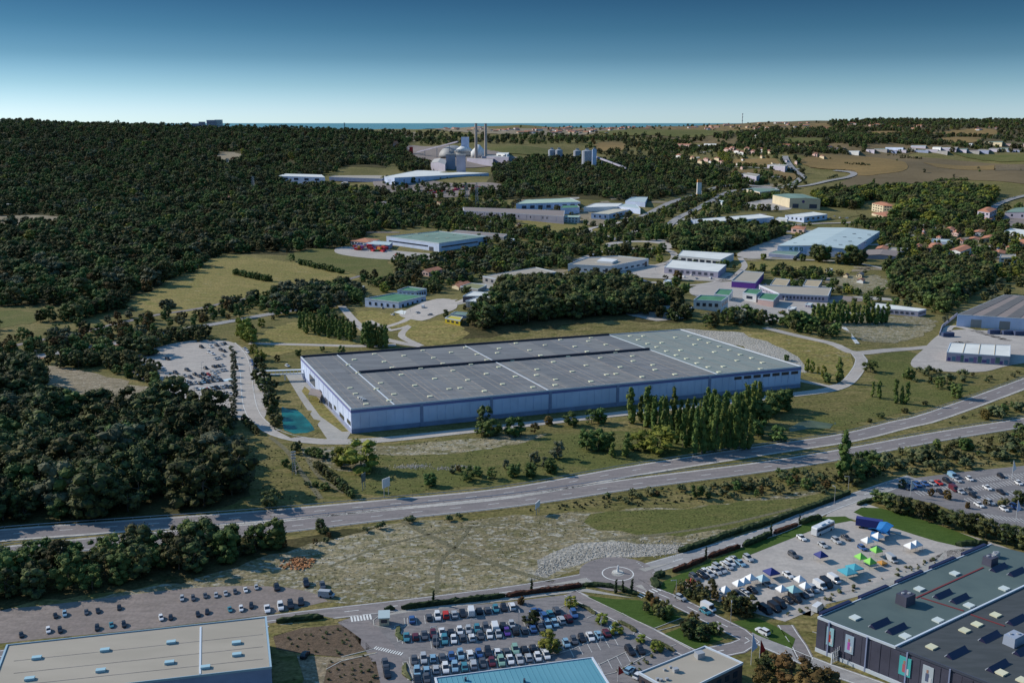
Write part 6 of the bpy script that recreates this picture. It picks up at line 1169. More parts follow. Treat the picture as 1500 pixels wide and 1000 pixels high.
scatter([(1240, 680), (1300, 668), (1400, 652), (1500, 638), (1620, 622), (1620, 672), (1500, 680), (1400, 688), (1330, 696), (1290, 704), (1250, 716)], 6, [('bush', 6), ('broad', 2), ('pine', 2), ('olive', .6)], 2.5, 6.5, 'shrub on the dark bank above the upper car park', 'shrubs on the bank above the upper car park', keep=.9)
scatter([(1240, 690), (1290, 692), (1290, 715), (1250, 722)], 6, [('pine', 1), ('broad', 1)], 8, 11, 'dark tree at the foot of the solitary poplar', 'dark trees at the foot of the solitary poplar')
scatter([(1420, 612), (1500, 590), (1620, 560), (1620, 586), (1500, 610), (1420, 628)], 6, [('bush', 4), ('rust', 3), ('broad', 2)], 3, 7, 'reddish shrub between the two carriageways', 'shrubs between the carriageways', keep=.85)
scatter([(1240, 652), (1320, 634), (1420, 606), (1500, 580), (1500, 590), (1400, 622), (1300, 646)], 5, [('bush', 1)], 1.2, 2.5, 'low shrub on the embankment of the upper carriageway', 'low shrubs on the embankment', keep=.8)
scatter([(1340, 540), (1440, 552), (1500, 545), (1560, 540), (1560, 560), (1440, 566), (1330, 560)], 7, [('bush', 3), ('pine', 2)], 2, 6, 'dark shrub below the graffiti shed', 'shrubs below the graffiti shed', keep=.6)
scatter([(1325, 520), (1345, 508), (1352, 520), (1338, 560), (1322, 556)], 6, [('broad', 1), ('bush', 1)], 4, 7, 'tree on the side of the graffiti shed yard', 'trees beside the graffiti shed yard', keep=.8)
scatter([(1180, 420), (1290, 418), (1300, 440), (1270, 445), (1225, 440)], 11, [('broad', 2), ('pine', 2)], 5, 9, 'tree between the leisure complex and the grove', 'trees beyond the leisure complex', keep=.8)
scatter([(1140, 470), (1190, 476), (1230, 492), (1200, 498), (1150, 486)], 8, [('broad', 3), ('pine', 1)], 6, 11, 'leafy tree beside the lane above the warehouse', 'leafy trees beside the lane', keep=.9)
scatter([(940, 895), (958, 886), (975, 893), (985, 905), (965, 914)], 2.6, [('pine', 3), ('rust', 2)], 2.2, 4, 'dark shrub in the planted clump on the larger lawn', 'shrubs of the clump on the larger lawn', ignore=True)
scatter([(992, 918), (1020, 916), (1052, 928), (1050, 940), (1022, 944), (998, 930)], 2.6, [('pine', 3), ('broad', 1)], 2, 4, 'dark shrub in the planted clump on the smaller lawn', 'shrubs of the clump on the smaller lawn', ignore=True)
scatter([(986, 856), (1010, 858), (1048, 868), (1050, 880), (1020, 884), (996, 872)], 2.8, [('rust', 3), ('pine', 3)], 2.2, 4.4, 'reddish shrub at the corner of the event ground', 'shrubs at the corner of the event ground', ignore=True)
scatter([(1066, 880), (1105, 886), (1112, 902), (1090, 912), (1066, 898)], 3, [('pine', 3), ('rust', 1)], 3, 5.5, 'dark shrub at the lower corner of the event ground', 'shrubs at the lower corner of the event ground', ignore=True)
scatter([(1056, 950), (1088, 946), (1135, 958), (1170, 985), (1120, 990), (1080, 972)], 3, [('pine', 3), ('rust', 1)], 2, 4.5, 'dark shrub beside the tan roofed office', 'shrubs beside the tan roofed office', ignore=False)
scatter([(404, 934), (500, 917), (538, 942), (500, 960), (445, 955)], 3.0, [('bush', 1)], .5, .9, 'dark cushion plant in the upper mulch bed', 'cushion plants in the upper mulch bed', ignore=True, keep=.8)
scatter([(482, 970), (530, 960), (548, 968), (558, 1010), (470, 1010)], 2.6, [('bush', 1)], .5, .9, 'dark cushion plant in the lower mulch bed', 'cushion plants in the lower mulch bed', ignore=True, keep=.8)
scatter([(1160, 912), (1210, 882), (1290, 852), (1378, 822), (1376, 814), (1250, 856), (1150, 902)], 2.2, [('bush', 1)], .6, 1.3, 'shrub on the bank beside the charcoal store', 'shrubs on the bank beside the charcoal store', ignore=True, keep=.75)
scatter([(900, 985), (950, 958), (965, 962), (925, 995)], 1.8, [('bush', 1)], .5, 1.0, 'shrub of the stepped planting below the car park', 'shrubs of the stepped planting', ignore=True)
scatter([(1000, 425), (1090, 395), (1300, 395), (1300, 330), (1500, 330), (1500, 500), (1250, 500), (1190, 480), (1100, 485)], 15, MIXD, 5, 9, 'scattered tree on the right-side plain', 'scattered trees on the right-side plain', keep=.5)
scatter([(640, 300), (900, 300), (1000, 340), (1100, 330), (1200, 340), (1200, 420), (1000, 440), (700, 440), (640, 400)], 15, MIXD, 5, 10, 'tree among the industrial sheds', 'trees among the industrial sheds', keep=.75)
scatter([(330, 440), (420, 425), (560, 440), (680, 450), (690, 490), (600, 510), (450, 480), (380, 478)], 14, MIXD, 4, 8, 'tree on the grass behind the poplar rows', 'trees behind the poplar rows', keep=.7)
scatter([(-100, 500), (60, 512), (200, 496), (230, 500), (200, 530), (150, 532), (90, 534), (0, 548), (-100, 562)], 9, [('pine', 3), ('broad', 2)], 6, 11, 'dark tree between the viaduct road and the clearing', 'trees above the clearing', keep=.8)
scatter([(1180, 230), (1500, 235), (1600, 300), (1500, 340), (1250, 300)], 60, MIXD, 4, 8, 'solitary tree in the open fields', 'solitary trees in the open fields', keep=.12, ignore=True)
for x0_, y0_, x1_, y1_, n_, kd in ((1238, 241, 1270, 243.5, 10, 'pine'), (1262, 242, 1276, 243.5, 6, 'bush'), (1318, 232, 1352, 234, 12, 'pine'), (1370, 266, 1420, 264, 22, 'broad'), (1300, 228, 1335, 230, 8, 'pine'), (342, 402, 400, 414, 22, 'broad'), (440, 388, 505, 402, 22, 'broad'), (240, 452, 256, 450, 6, 'olive'), (1440, 222, 1600, 224, 30, 'pine'), (1160, 250, 1182, 272, 16, 'pine'), (1170, 246, 1180, 262, 10, 'pine'), (1214, 262, 1228, 258, 9, 'bush')):
    for k in range(n_):
        f = (k + random.uniform(-.3, .3)) / n_; g = pix(x0_ + (x1_ - x0_) * f, y0_ + (y1_ - y0_) * f + random.uniform(-.8, .8)); CAND.append((g.x, g.y, g.z, random.uniform(4, 7.5), kd, 'tree in a hedgerow across the open fields', 'hedgerow trees across the fields'))
CAND.sort(key=lambda c: -c[3] / math.hypot(c[0], c[1]))
LIM = {'pine': 255, 'broad': 245, 'yel': 200, 'rust': 150, 'olive': 200, 'poplar': 200, 'cypress': 100, 'bush': 290}
used = dict(COUNT); rest = []
for c in CAND:
    k = c[4]; a, b_ = proj((c[0], c[1], c[2] + c[3] * .6)); vis = -8 < a < 1508 and -8 < b_ < 1008
    if vis and used[k] < LIM[k]:
        lab = c[5]
        for w_ in ('dark ', 'leafy ', 'tall ', 'low ', 'brownish ', 'reddish ', 'small ', 'big ', 'massive ', 'yellow ', 'grey green '):
            if lab.startswith(w_): lab = lab[len(w_):]
        noun, more = lab.split(' ', 1)
        if noun == 'clipped': more = lab
        lab = {'pine': 'dark green pine ', 'broad': 'leafy green tree ', 'yel': 'yellowing tree ', 'rust': 'rusty brown tree ', 'olive': 'pale grey green tree ', 'bush': 'low shrub '}[k] + (more if noun in ('pine', 'tree', 'shrub') else 'as ' + lab)
        used[k] += 1; plant(k, c[:3], c[3], lab, {'yel': 'yellowing ', 'rust': 'rusty ', 'olive': 'grey ', 'broad': 'leafy ', 'pine': '', 'bush': 'low '}.get(k, '') + c[6], parts=c[3] / c[1] * F > 16)
    else: rest.append(c)
# everything past the three hundred largest of a kind: one mass
src = bpy.data.collections.new('woodland_sources'); order = []
for k in ('broad', 'bush', 'olive', 'pine', 'rust', 'yel'):
    for s in range(8 if k in ('pine', 'broad') else 3):
        o = bpy.data.objects.new('s_%02d' % len(order), PROTO[k][s][2]); src.objects.link(o); order.append((k, s))
def mass(name, pts):
    me = bpy.data.meshes.new(name); n = len(pts); me.vertices.add(n); me.vertices.foreach_set('co', np.array([c[:3] for c in pts], np.float32).ravel())
    a = me.attributes.new('hgt', 'FLOAT', 'POINT'); a.data.foreach_set('value', np.array([c[3] for c in pts], np.float32))
    a = me.attributes.new('pick', 'INT', 'POINT'); a.data.foreach_set('value', np.array([order.index((c[4], int(rng.integers(8 if c[4] in ('pine', 'broad') else 3)))) for c in pts], np.int32))
    a = me.attributes.new('spin', 'FLOAT', 'POINT'); a.data.foreach_set('value', rng.uniform(0, 6.28, n).astype(np.float32))
    o = bpy.data.objects.new(name, me); COL.objects.link(o); o['kind'] = 'stuff'
    g = bpy.data.node_groups.new(name, 'GeometryNodeTree'); g.interface.new_socket('Geometry', in_out='INPUT', socket_type='NodeSocketGeometry'); g.interface.new_socket('Geometry', in_out='OUTPUT', socket_type='NodeSocketGeometry')
    gi, go = N(g, 'NodeGroupInput'), N(g, 'NodeGroupOutput'); ci = N(g, 'GeometryNodeCollectionInfo'); ci.inputs[0].default_value = src; ci.inputs['Separate Children'].default_value = True; ci.inputs['Reset Children'].default_value = True
    ip_ = N(g, 'GeometryNodeInstanceOnPoints'); ip_.inputs['Pick Instance'].default_value = True
    def att(nm, ty):
        x = N(g, 'GeometryNodeInputNamedAttribute', data_type=ty); x.inputs[0].default_value = nm; return x
    h_, p_, s_ = att('hgt', 'FLOAT'), att('pick', 'INT'), att('spin', 'FLOAT'); cx = N(g, 'ShaderNodeCombineXYZ'); L2 = g.links.new; er = N(g, 'FunctionNodeEulerToRotation')
    L2(gi.outputs[0], ip_.inputs['Points']); L2(ci.outputs[0], ip_.inputs['Instance']); L2(p_.outputs[0], ip_.inputs['Instance Index']); L2(h_.outputs[0], ip_.inputs['Scale']); L2(s_.outputs[0], cx.inputs[2]); L2(cx.outputs[0], er.inputs[0]); L2(er.outputs[0], ip_.inputs['Rotation']); L2(ip_.outputs[0], go.inputs[0])
    md = o.modifiers.new('scatter', 'NODES'); md.node_group = g
print('trees', used, 'rest', len(rest))
mass('woodland', [c for c in rest if c[4] not in ('poplar', 'cypress')])
# tufts and small weeds on the rough ground
tuf = M()
def tufts(px, n, s0, s1):
    W = np.array([(p.x, p.y) for p in (pix(*q) for q in px)]); x0, y0 = W.min(0); x1, y1 = W.max(0); k = 0
    X = rng.uniform(x0, x1, n * 3); Y = rng.uniform(y0, y1, n * 3); ok = inpoly(X, Y, W); i = np.clip(((X - X0) / CELL).astype(int), 0, NXg - 1); j = np.clip(((Y - Y0) / CELL).astype(int), 0, NYg - 1); ok &= ~grid[j, i]
    for x, y in list(zip(X[ok], Y[ok]))[:n]:
        z = float(hz(x, y)); s = random.uniform(s0, s1); vs = []
        for q in range(3):
            a = random.uniform(0, 6.28); d = Vector((math.cos(a), math.sin(a), 0)) * s; n0 = len(vs); tuf.add([(x - d.x, y - d.y, z), (x + d.x, y + d.y, z), (x + d.x * .3 + random.uniform(-.2, .2) * s, y + d.y * .3, z + s * random.uniform(.8, 1.5))], [(0, 1, 2)])
tufts([(400, 806), (560, 768), (787, 752), (1235, 722), (1000, 795), (840, 800), (780, 850), (480, 880)], 900, .1, .3)
tufts([(440, 655), (690, 642), (1010, 640), (1010, 668), (700, 715), (520, 725), (380, 740), (360, 640)], 900, .15, .45)
tufts([(1200, 600), (1500, 560), (1500, 600), (1250, 650), (1230, 640)], 500, .15, .4)
tufts([(700, 750), (900, 718), (1240, 672), (1500, 630), (1500, 680), (1240, 720), (900, 745)], 1500, .3, .8)
tuf.build('weeds', leafmat('dry weeds', (.10, .095, .05), (.17, .155, .085)), kind='stuff')
# hedges
def hedge(name, label, px, wd, h, m, group=None, world=None):
    P = catmull([Vector((pix(*q).x, pix(*q).y)) for q in px], False, 1.2); mm = M(); r = random.Random(len(px) + int(px[0][0])); n = len(P); prof = [(-.5, 0), (-.55, .6), (-.35, 1), (.35, 1), (.55, .6), (.5, 0)]; K = len(prof); vs = []
    P = [P[0].lerp(P[-1], 0)] + P[1:]
    PP = []
    for i in range(len(P) - 1):
        k = max(1, int((P[i + 1] - P[i]).length / 1.0))
        for j in range(k): PP.append(P[i].lerp(P[i + 1], j / k))
    PP.append(P[-1]); P = PP; n = len(P)
    for i, p in enumerate(P):
        a = P[max(i - 1, 0)]; b_ = P[min(i + 1, n - 1)]; t = (b_ - a).normalized(); nr = Vector((-t.y, t.x)); z = float(hz(p.x, p.y)); e_ = .3 if i in (0, n - 1) else 1
        for u, v in prof:
            q = p + nr * (u * wd * e_ * r.uniform(.8, 1.2)); vs.append((q.x + r.uniform(-.1, .1), q.y + r.uniform(-.1, .1), z + v * h * r.uniform(.8, 1.15) * (e_ * .5 + .5)))
    fs = [(i * K + j, i * K + j + 1, (i + 1) * K + j + 1, (i + 1) * K + j) for i in range(n - 1) for j in range(K - 1)]
    mm.add(vs, fs)
    for i in range(n * 5):
        p = Vector(vs[r.randrange(len(vs))]); s = r.uniform(.12, .3); a = Vector((r.gauss(0, 1), r.gauss(0, 1), r.gauss(0, 1))).normalized() * s; b_ = Vector((r.gauss(0, 1), r.gauss(0, 1), r.gauss(0, 1))).normalized() * s; mm.add([p - a, p + b_, p + a, p - b_], [(0, 1, 2, 3)])
    o = mm.build(name, m); return tag(o, label, 'hedge', group)
hedge('hedge', 'dark hedge along the street beside the fawn roofed warehouse', [(405, 912), (440, 908), (474, 905)], 1.6, 1.5, L_hedge)
hedge('hedge', 'long dark hedge between the street and the top row of cars', [(588, 892), (635, 886), (690, 880), (740, 874)], 1.6, 1.6, L_hedge)
hedge('hedge', 'reddish hedge between the street and the car park bend', [(741, 874), (790, 867), (830, 862), (852, 858)], 1.5, 1.3, L_hedge2)
hedge('hedge', 'dark hedge curving round the cypresses at the roundabout', [(853, 857.5), (880, 858), (905, 862), (925, 868), (935, 872)], 1.4, 1.2, L_hedge)
hedge('hedge', 'reddish hedge rising from the roundabout to the first roadside cypress', [(985, 838), (1004, 831), (1034, 819)], 1.5, 1.4, L_hedge2)
hedge('hedge', 'brown hedge between the first and second roadside cypress', [(1037, 817), (1060, 809), (1084, 801)], 1.5, 1.4, L_hedge2)
hedge('hedge', 'dark clipped hedge below the second roadside cypress', [(1088, 801), (1110, 792), (1130, 783)], 1.8, 1.8, L_hedge)
hedge('hedge', 'brown hedge between the second and third roadside cypress', [(1133, 782), (1152, 775), (1168, 769)], 1.5, 1.3, L_hedge2)
hedge('hedge', 'dark hedge at the road junction above the event ground', [(1172, 768), (1188, 762), (1203, 759.5)], 1.8, 1.9, L_hedge)
hedge('hedge', 'very long dark hedge on the field side of the rising street', [(994, 809), (1030, 797), (1070, 783), (1128, 765), (1170, 750), (1203, 738), (1245, 722)], 2.2, 1.6, L_hedge)
hedge('hedge', 'short dark hedge at the roundabout exit to the store', [(958, 846), (966, 844), (974, 841)], 2.2, 1.6, L_hedge)
hedge('hedge', 'dark hedge between the roundabout exit and the event lawn', [(957, 848), (960, 856), (964, 862)], 2.4, 1.5, L_hedge)
hedge('hedge', 'dark hedge behind the blue trailer', [(1263, 763), (1275, 766), (1290, 772)], 1.8, 1.8, L_hedge)
hedge('hedge', 'dark hedge at the corner where the lawn meets the store', [(1400, 799), (1425, 798), (1446, 796)], 2.2, 1.6, L_hedge)
hedge('hedge', 'short hedge beside the bright rounded tree at the junction', [(1256, 740), (1266, 736), (1276, 732)], 1.8, 1.2, L_hedge)
hedge('hedge', 'dark hedge in front of the gatehouse by the zebra crossing', [(563, 893), (572, 892), (578, 893)], 1.6, 1.2, L_hedge)
for i, px in enumerate(([(585, 918), (583, 930), (590, 938)], [(594, 972), (592, 985), (602, 996)], [(848, 886), (862, 892), (872, 900)], [(905, 910), (922, 918), (932, 926)], [(955, 938), (975, 946), (988, 954)])):
    hedge('hedge', 'low planting on the %s kerbed island counting from the gatehouse' % ORD[i], px, 1.3, .7, L_bush, 'low plantings on kerbed islands')

# ------------------------------------------------------------ cars
PAINT = {'w': ('white', (.62, .63, .65)), 's': ('silver', (.36, .38, .41)), 'k': ('black', (.018, .018, .024)), 'g': ('dark grey', (.075, .08, .095)), 'b': ('blue', (.04, .10, .26)), 'l': ('light blue', (.20, .34, .46)), 'r': ('red', (.40, .02, .03)), 'm': ('maroon', (.10, .018, .03)), 'p': ('purple', (.09, .04, .24)), 't': ('teal', (.05, .20, .26)), 'G': ('pale green', (.20, .34, .28))}
TYRE = mat('tyre', (.02, .02, .02), .9); CG = mat('car glass', (.02, .025, .035), .08, spec=.7); LAMP = mat('lamp lens', (.5, .5, .48), .2)
def loft(secs):                            # secs: (x, halfwidth, zbottom, ztop)
    m = M(); vs = []
    for x, hw, z0, z1 in secs: vs += [(x, -hw, z0), (x, hw, z0), (x, hw * .94, z1), (x, -hw * .94, z1)]
    fs = [(3, 2, 1, 0)]; n = len(secs)
    for i in range(n - 1):
        a = i * 4; fs += [(a + j, a + (j + 1) % 4, a + 4 + (j + 1) % 4, a + 4 + j) for j in range(4)]
    a = (n - 1) * 4; fs.append((a, a + 1, a + 2, a + 3)); return m.add(vs, [tuple(reversed(f)) for f in fs])
TYPES = {
 'hatchback': ([(-1.95, .78, .35, .75), (-1.85, .86, .25, .92), (-.9, .88, .2, .95), (.7, .88, .2, .93), (1.5, .85, .22, .82), (1.95, .72, .32, .62)], [(-1.8, .78, .9, 1.0), (-1.45, .70, .9, 1.42), (.1, .69, .9, 1.44), (.95, .76, .88, .93)], [(-1.45, .66, 1.40, 1.46), (-.6, .67, 1.42, 1.5), (.12, .64, 1.42, 1.47)]),
 'saloon': ([(-2.25, .76, .38, .85), (-2.1, .86, .26, .95), (-1.0, .9, .2, .96), (.8, .9, .2, .93), (1.7, .86, .22, .82), (2.25, .72, .34, .62)], [(-1.75, .74, .92, .97), (-1.0, .68, .9, 1.40), (.15, .68, .9, 1.42), (1.05, .78, .88, .93)], [(-1.0, .64, 1.38, 1.43), (-.4, .66, 1.40, 1.47), (.15, .64, 1.40, 1.45)]),
 'estate car': ([(-2.25, .78, .36, .9), (-2.15, .88, .26, 1.05), (-1.0, .92, .2, 1.07), (.8, .92, .2, 1.03), (1.7, .88, .24, .95), (2.25, .76, .36, .72)], [(-2.1, .8, 1.02, 1.1), (-1.9, .72, 1.0, 1.62), (.1, .72, 1.0, 1.66), (1.0, .8, .98, 1.02)], [(-1.9, .70, 1.6, 1.67), (-.8, .71, 1.62, 1.72), (.12, .68, 1.62, 1.69)]),
 'van': ([(-2.5, .92, .3, 1.0), (-2.48, .98, .25, 1.1), (-1.0, 1.0, .22, 1.1), (1.0, 1.0, .22, 1.08), (2.0, .95, .25, 1.0), (2.5, .84, .4, .8)], [(1.0, .93, 1.0, 1.1), (1.05, .92, 1.0, 1.95), (1.3, .86, 1.0, 1.9), (2.0, .86, .95, 1.02)], [(-2.48, .95, 1.05, 1.98), (-2.3, .93, 1.05, 2.1), (1.1, .90, 1.05, 2.1), (1.3, .85, 1.05, 1.98)])}
WM = {}
wh = M(); wh.tube((0, -.11, 0), (0, .11, 0), .32, n=12); wm_ = wh.mesh('wheel', TYRE)
CARM = {}
for ty, (bs, gs_, rs) in TYPES.items():
    L_ = M(); 
    for s in (-1, 1): L_.box((bs[-1][0] - .12, s * .58, .52), (.16, .3, .14))
    CARM[ty] = (loft(bs), loft(gs_).mesh('windows', CG), loft(rs), L_.mesh('headlamps', LAMP), bs)
CMESH = {}
for k, (nm, c) in PAINT.items():
    pm = mat(nm + ' paint', c, .28, spec=.5)
    for ty in TYPES:
        bm_, rf = M(), M(); bm_.add(CARM[ty][0].v, CARM[ty][0].f); rf.add(CARM[ty][2].v, CARM[ty][2].f); CMESH[k, ty] = (bm_.mesh('body', pm), rf.mesh('roof', pm))
def car(p, rz, col, ty, label, group, full=True):
    t = thing({'van': 'parked_van'}.get(ty, 'parked_car'), label, 'van' if ty == 'van' else 'car', (p[0], p[1], p[2]), group, rz)
    b_, r_ = CMESH[col, ty]; inst('body', b_, t); inst('windows', CARM[ty][1], t); inst('roof', r_, t)
    if full:
        wb_ = 1.25 if ty != 'van' else 1.6; wy = .8 if ty != 'van' else .92
        for sx in (-1, 1):
            for sy in (-1, 1): inst('wheel', wm_, t, (sx * wb_, sy * wy, .32))
    else:
        inst('wheels', WHEELS[ty == 'van'], t)
    return t
WHEELS = {}
for v in (False, True):
    m = M(); wb_ = 1.6 if v else 1.25; wy = .92 if v else .8
    for sx in (-1, 1):
        for sy in (-1, 1): m.tube((sx * wb_, sy * wy - .11, .32), (sx * wb_, sy * wy + .11, .32), .32, n=10)
    WHEELS[v] = m.mesh('wheels', TYRE)
CLAYER = .055
def row(a, c, codes, axis, what, group, anchor, full=True, types=None, z=CLAYER, flip=False, lines=True, lm=M_trim):
    """cars at equal steps from a to c; axis: a pixel offset along which the cars point"""
    n = len(codes); A, Cc = pix(*a), pix(*c); mid = ((a[0] + c[0]) / 2, (a[1] + c[1]) / 2); D = (pix(mid[0] + axis[0], mid[1] + axis[1]) - pix(*mid)); D.z = 0; D.normalize(); r = random.Random(int(a[0] * 7 + a[1])); k = 0
    for i, ch in enumerate(codes):
        p = A.lerp(Cc, i / max(1, n - 1)); st = (Cc - A) / max(1, n - 1)
        if lines and i < n:
            q = p - st / 2; e = M(); ribbon(e, [Vector((q - D * 2.5).xy), Vector((q + D * 2.5).xy)], -.06, .06, 6); e.build('bay_line', m_white, kind='structure')
        if ch == '.': continue
        p = p + D * r.uniform(-.35, .35); rz = math.atan2(D.y, D.x) + r.uniform(-.03, .03) + (math.pi if (r.random() < .4) != flip else 0)
        ty = 'van' if ch.isupper() and ch != 'G' else (types or ['hatchback', 'hatchback', 'saloon', 'estate car'])[r.randrange(4) if not types else 0]
        col = ch.lower() if ch != 'G' else 'G'
        car((p.x, p.y, lift(p.y, 3.2)), rz, col, ty, '%s %s, %s from the %s, %s' % (PAINT[col][0], ty, ORD[k], anchor, what), group, full); k += 1
U = lambda x, y: (480 + x / 4.4118, 830 + y / 4.4118); V_ = lambda x, y: (780 + x / 4.6875, 830 + y / 4.6875); X_ = lambda x, y: (960 + x / 5.769, 740 + y / 5.769)
ax = (1.2, 5.5)
row(U(545, 352), U(1192, 266), 'b.gwrskWkgtkw', ax, 'top row of the busy car park', 'cars in the top row', 'gatehouse')
row(U(510, 465), U(1300, 372), 'tmgmwkwstgWks.g', ax, 'second row of the busy car park', 'cars in the second row', 'gatehouse')
row(U(698, 494), U(1328, 410), 'gtwgwgwspkgb', ax, 'third row of the busy car park', 'cars in the third row', 'gatehouse')
row(U(560, 612), U(1388, 532), 'gslgblwbkwgGkks', ax, 'fourth row of the busy car park', 'cars in the fourth row', 'gatehouse')
row(U(578, 690), U(1415, 582), 'llswltsgmGwssww', ax, 'fifth row of the busy car park', 'cars in the fifth row', 'gatehouse')
row(U(580, 742), U(640, 735), 'kg', ax, 'lowest row of the busy car park', 'cars in the lowest row', 'gatehouse')
ax2 = (3.0, 5.5)
row(V_(75, 345), V_(165, 312), 'btg', ax2, 'upper row by kerbed island', 'cars in the short upper row', 'dark round tree')
row(V_(58, 430), V_(245, 362), 'gllsm', ax2, 'lower row by kerbed island', 'cars in the short lower row', 'dark round tree')
row(V_(285, 335), V_(290, 333), 'b', ax2, 'the bay against the kerbed island', None, 'dark round tree', lines=False)
row(V_(230, 532), V_(560, 446), 'lgkwlml', ax2, 'the row ending at the yellow green tree', 'cars in the row by the yellow green tree', 'turquoise roof')
row(V_(300, 580), V_(600, 500), '......', ax2, 'the bays', None, 'x')
row(V_(500, 680), V_(745, 585), '....k', ax2, 'the bays above the stepped planting', None, 'turquoise roof')
for (x, y, dx, dy, c, ty, lab) in ((1015 / 4.6875 + 780, 830 + 222 / 4.6875, 5, 2.4, 's', 'hatchback', 'silver hatchback parked on the kerb beside the brown shrubs'), (780 + 1207 / 4.6875, 830 + 293 / 4.6875, 5, 2.6, 'w', 'van', 'white van with dark sides parked beside the event ground corner'), (780 + 668 / 4.6875, 830 + 720 / 4.6875, 4, -3, 'l', 'hatchback', 'light blue hatchback parked askew beside the tan roofed office'), (780 + 730 / 4.6875, 830 + 757 / 4.6875, 4, -3, 'w', 'hatchback', 'white hatchback closest to the tan roofed office'), (780 + 670 / 4.6875, 830 + 588 / 4.6875, 3, 3.5, 'k', 'estate car', 'black estate car alone above the stepped planting'), (564.5, 974, 1.2, 5, 'g', 'hatchback', 'dark grey hatchback on the lane beside the lower mulch bed'), (567, 988, 1.2, 5, 'k', 'saloon', 'black saloon on the lane behind the dark grey hatchback'), (1117, 927, -5, -2.5, 'w', 'estate car', 'white estate car beside the triangular lawn before the store'), (1198, 893, 4, -3, 'w', 'van', 'white van at the narrow end of the charcoal store'), (1033, 897.5, 5, 3, 't', 'hatchback', 'teal hatchback on the small lawn bend'), (785, 897, 5, -1.5, 'b', 'hatchback', 'blue hatchback turning at the top bend of the car park'), (447, 961, 3, -4, 'k', 'hatchback', 'black car on the earth path beside the fawn roofed warehouse')):
    p = pix(x, y); q = pix(x + dx, y + dy); D = q - p; car((p.x, p.y, lift(p.y, 5)), math.atan2(D.y, D.x), c, ty, lab, None)
# upper side lane of the event ground
def spots(lst, dxdy, what, group, full=True, layer=3.2, scale_=1.0):
    for i, (x, y, ch) in enumerate(lst):
        p = pix(x, y); q = pix(x + dxdy[0], y + dxdy[1]); D = q - p; r = random.Random(int(x * 31 + y)); ty = 'van' if ch.isupper() and ch != 'G' else ('hatchback', 'saloon', 'estate car')[r.randrange(3)]; col = ch.lower() if ch != 'G' else 'G'
        car((p.x, p.y, p.z + lift(p.y, layer)), math.atan2(D.y, D.x) + r.uniform(-.08, .08), col, ty, '%s %s, %s in %s' % (PAINT[col][0], ty, ORD[i % 30], what), group, full).scale = (scale_,) * 3
spots([(*X_(x, y), c) for x, y, c in ((330, 622, 'g'), (395, 603, 'k'), (420, 575, 'w'), (455, 590, 's'), (480, 560, 'w'), (515, 572, 's'), (525, 535, 's'), (560, 558, 's'), (592, 512, 'w'), (632, 500, 'w'), (618, 530, 's'), (668, 468, 's'), (718, 500, 'l'), (785, 460, 's'))], (5, 3.2), 'the slanting row under the event lawn', 'cars under the event lawn')
spots([(*X_(x, y), c) for x, y, c in ((930, 900, 'K'), (1005, 880, 'K'), (1050, 850, 'K'), (1120, 815, 'k'), (1180, 800, 'K'), (1250, 770, 'g'), (1295, 755, 's'), (1335, 720, 's'), (1390, 692, 'W'), (1445, 668, 'K'), (700, 770, 'k'), (745, 748, 's'), (780, 770, 's'), (820, 730, 'k'), (950, 680, 's'), (735, 805, 'g'), (640, 815, 'g'), (1235, 285, 'w'), (1120, 600, 'w'), (1165, 432, 'g'), (1415, 345, 's'))], (5, 3.2), 'the event ground, counting from its lower edge', 'vehicles on the event ground')
spots([(1221.6, 851, 'W'), (1210, 858, 'K'), (1306, 821, 'S'), (1263, 804, 'b'), (1239, 789, 'g'), (1225, 794, 's')], (5, 3.4), 'the far half of the event ground', 'vehicles on the far half of the event ground')
spots([(1328, 716, 'g'), (1336, 714.6, 'b'), (1344, 711.6, 'b'), (1355, 710, 'b'), (1365.6, 709.5, 's'), (1375, 708.5, 'r'), (1387, 706, 'k'), (1402, 704.7, 's'), (1395, 699, 'L'), (1420, 703, 'w'), (1397, 718, 'M'), (1406, 721.5, 's'), (1420, 720, 'g'), (1446, 716, 'w'), (1466, 698.5, 'k'), (1466, 722, 'k'), (1492, 709, 'w'), (1377, 722, 'k'), (1434, 741, 'w'), (1450, 738, 's'), (1470.5, 747, 'w'), (1486, 744, 'b'), (1425, 727, 'k')], (4, 2.3), 'the upper car park, counting from the junction', 'cars in the upper car park')
for (a, c, n) in (((1400, 716), (1500, 700), 22), ((1412, 730), (1520, 712), 22), ((1430, 700), (1540, 688), 24), ((1340, 720), (1400, 710), 12), ((1440, 752), (1500, 760), 10)):
    for i in range(n):
        p = pix(a[0] + (c[0] - a[0]) * i / n, a[1] + (c[1] - a[1]) * i / n); q = pix(a[0] + (c[0] - a[0]) * i / n + 4, a[1] + (c[1] - a[1]) * i / n + 2.6); D = (q - p).normalized() * 4.8; e = M(); ribbon(e, [Vector(p.xy), Vector((p + D).xy)], -.1, .1, 4); e.build('bay_line', m_white, kind='structure')
Z7 = lambda x, y: (200 + x / 5.554, 460 + y / 5.554)
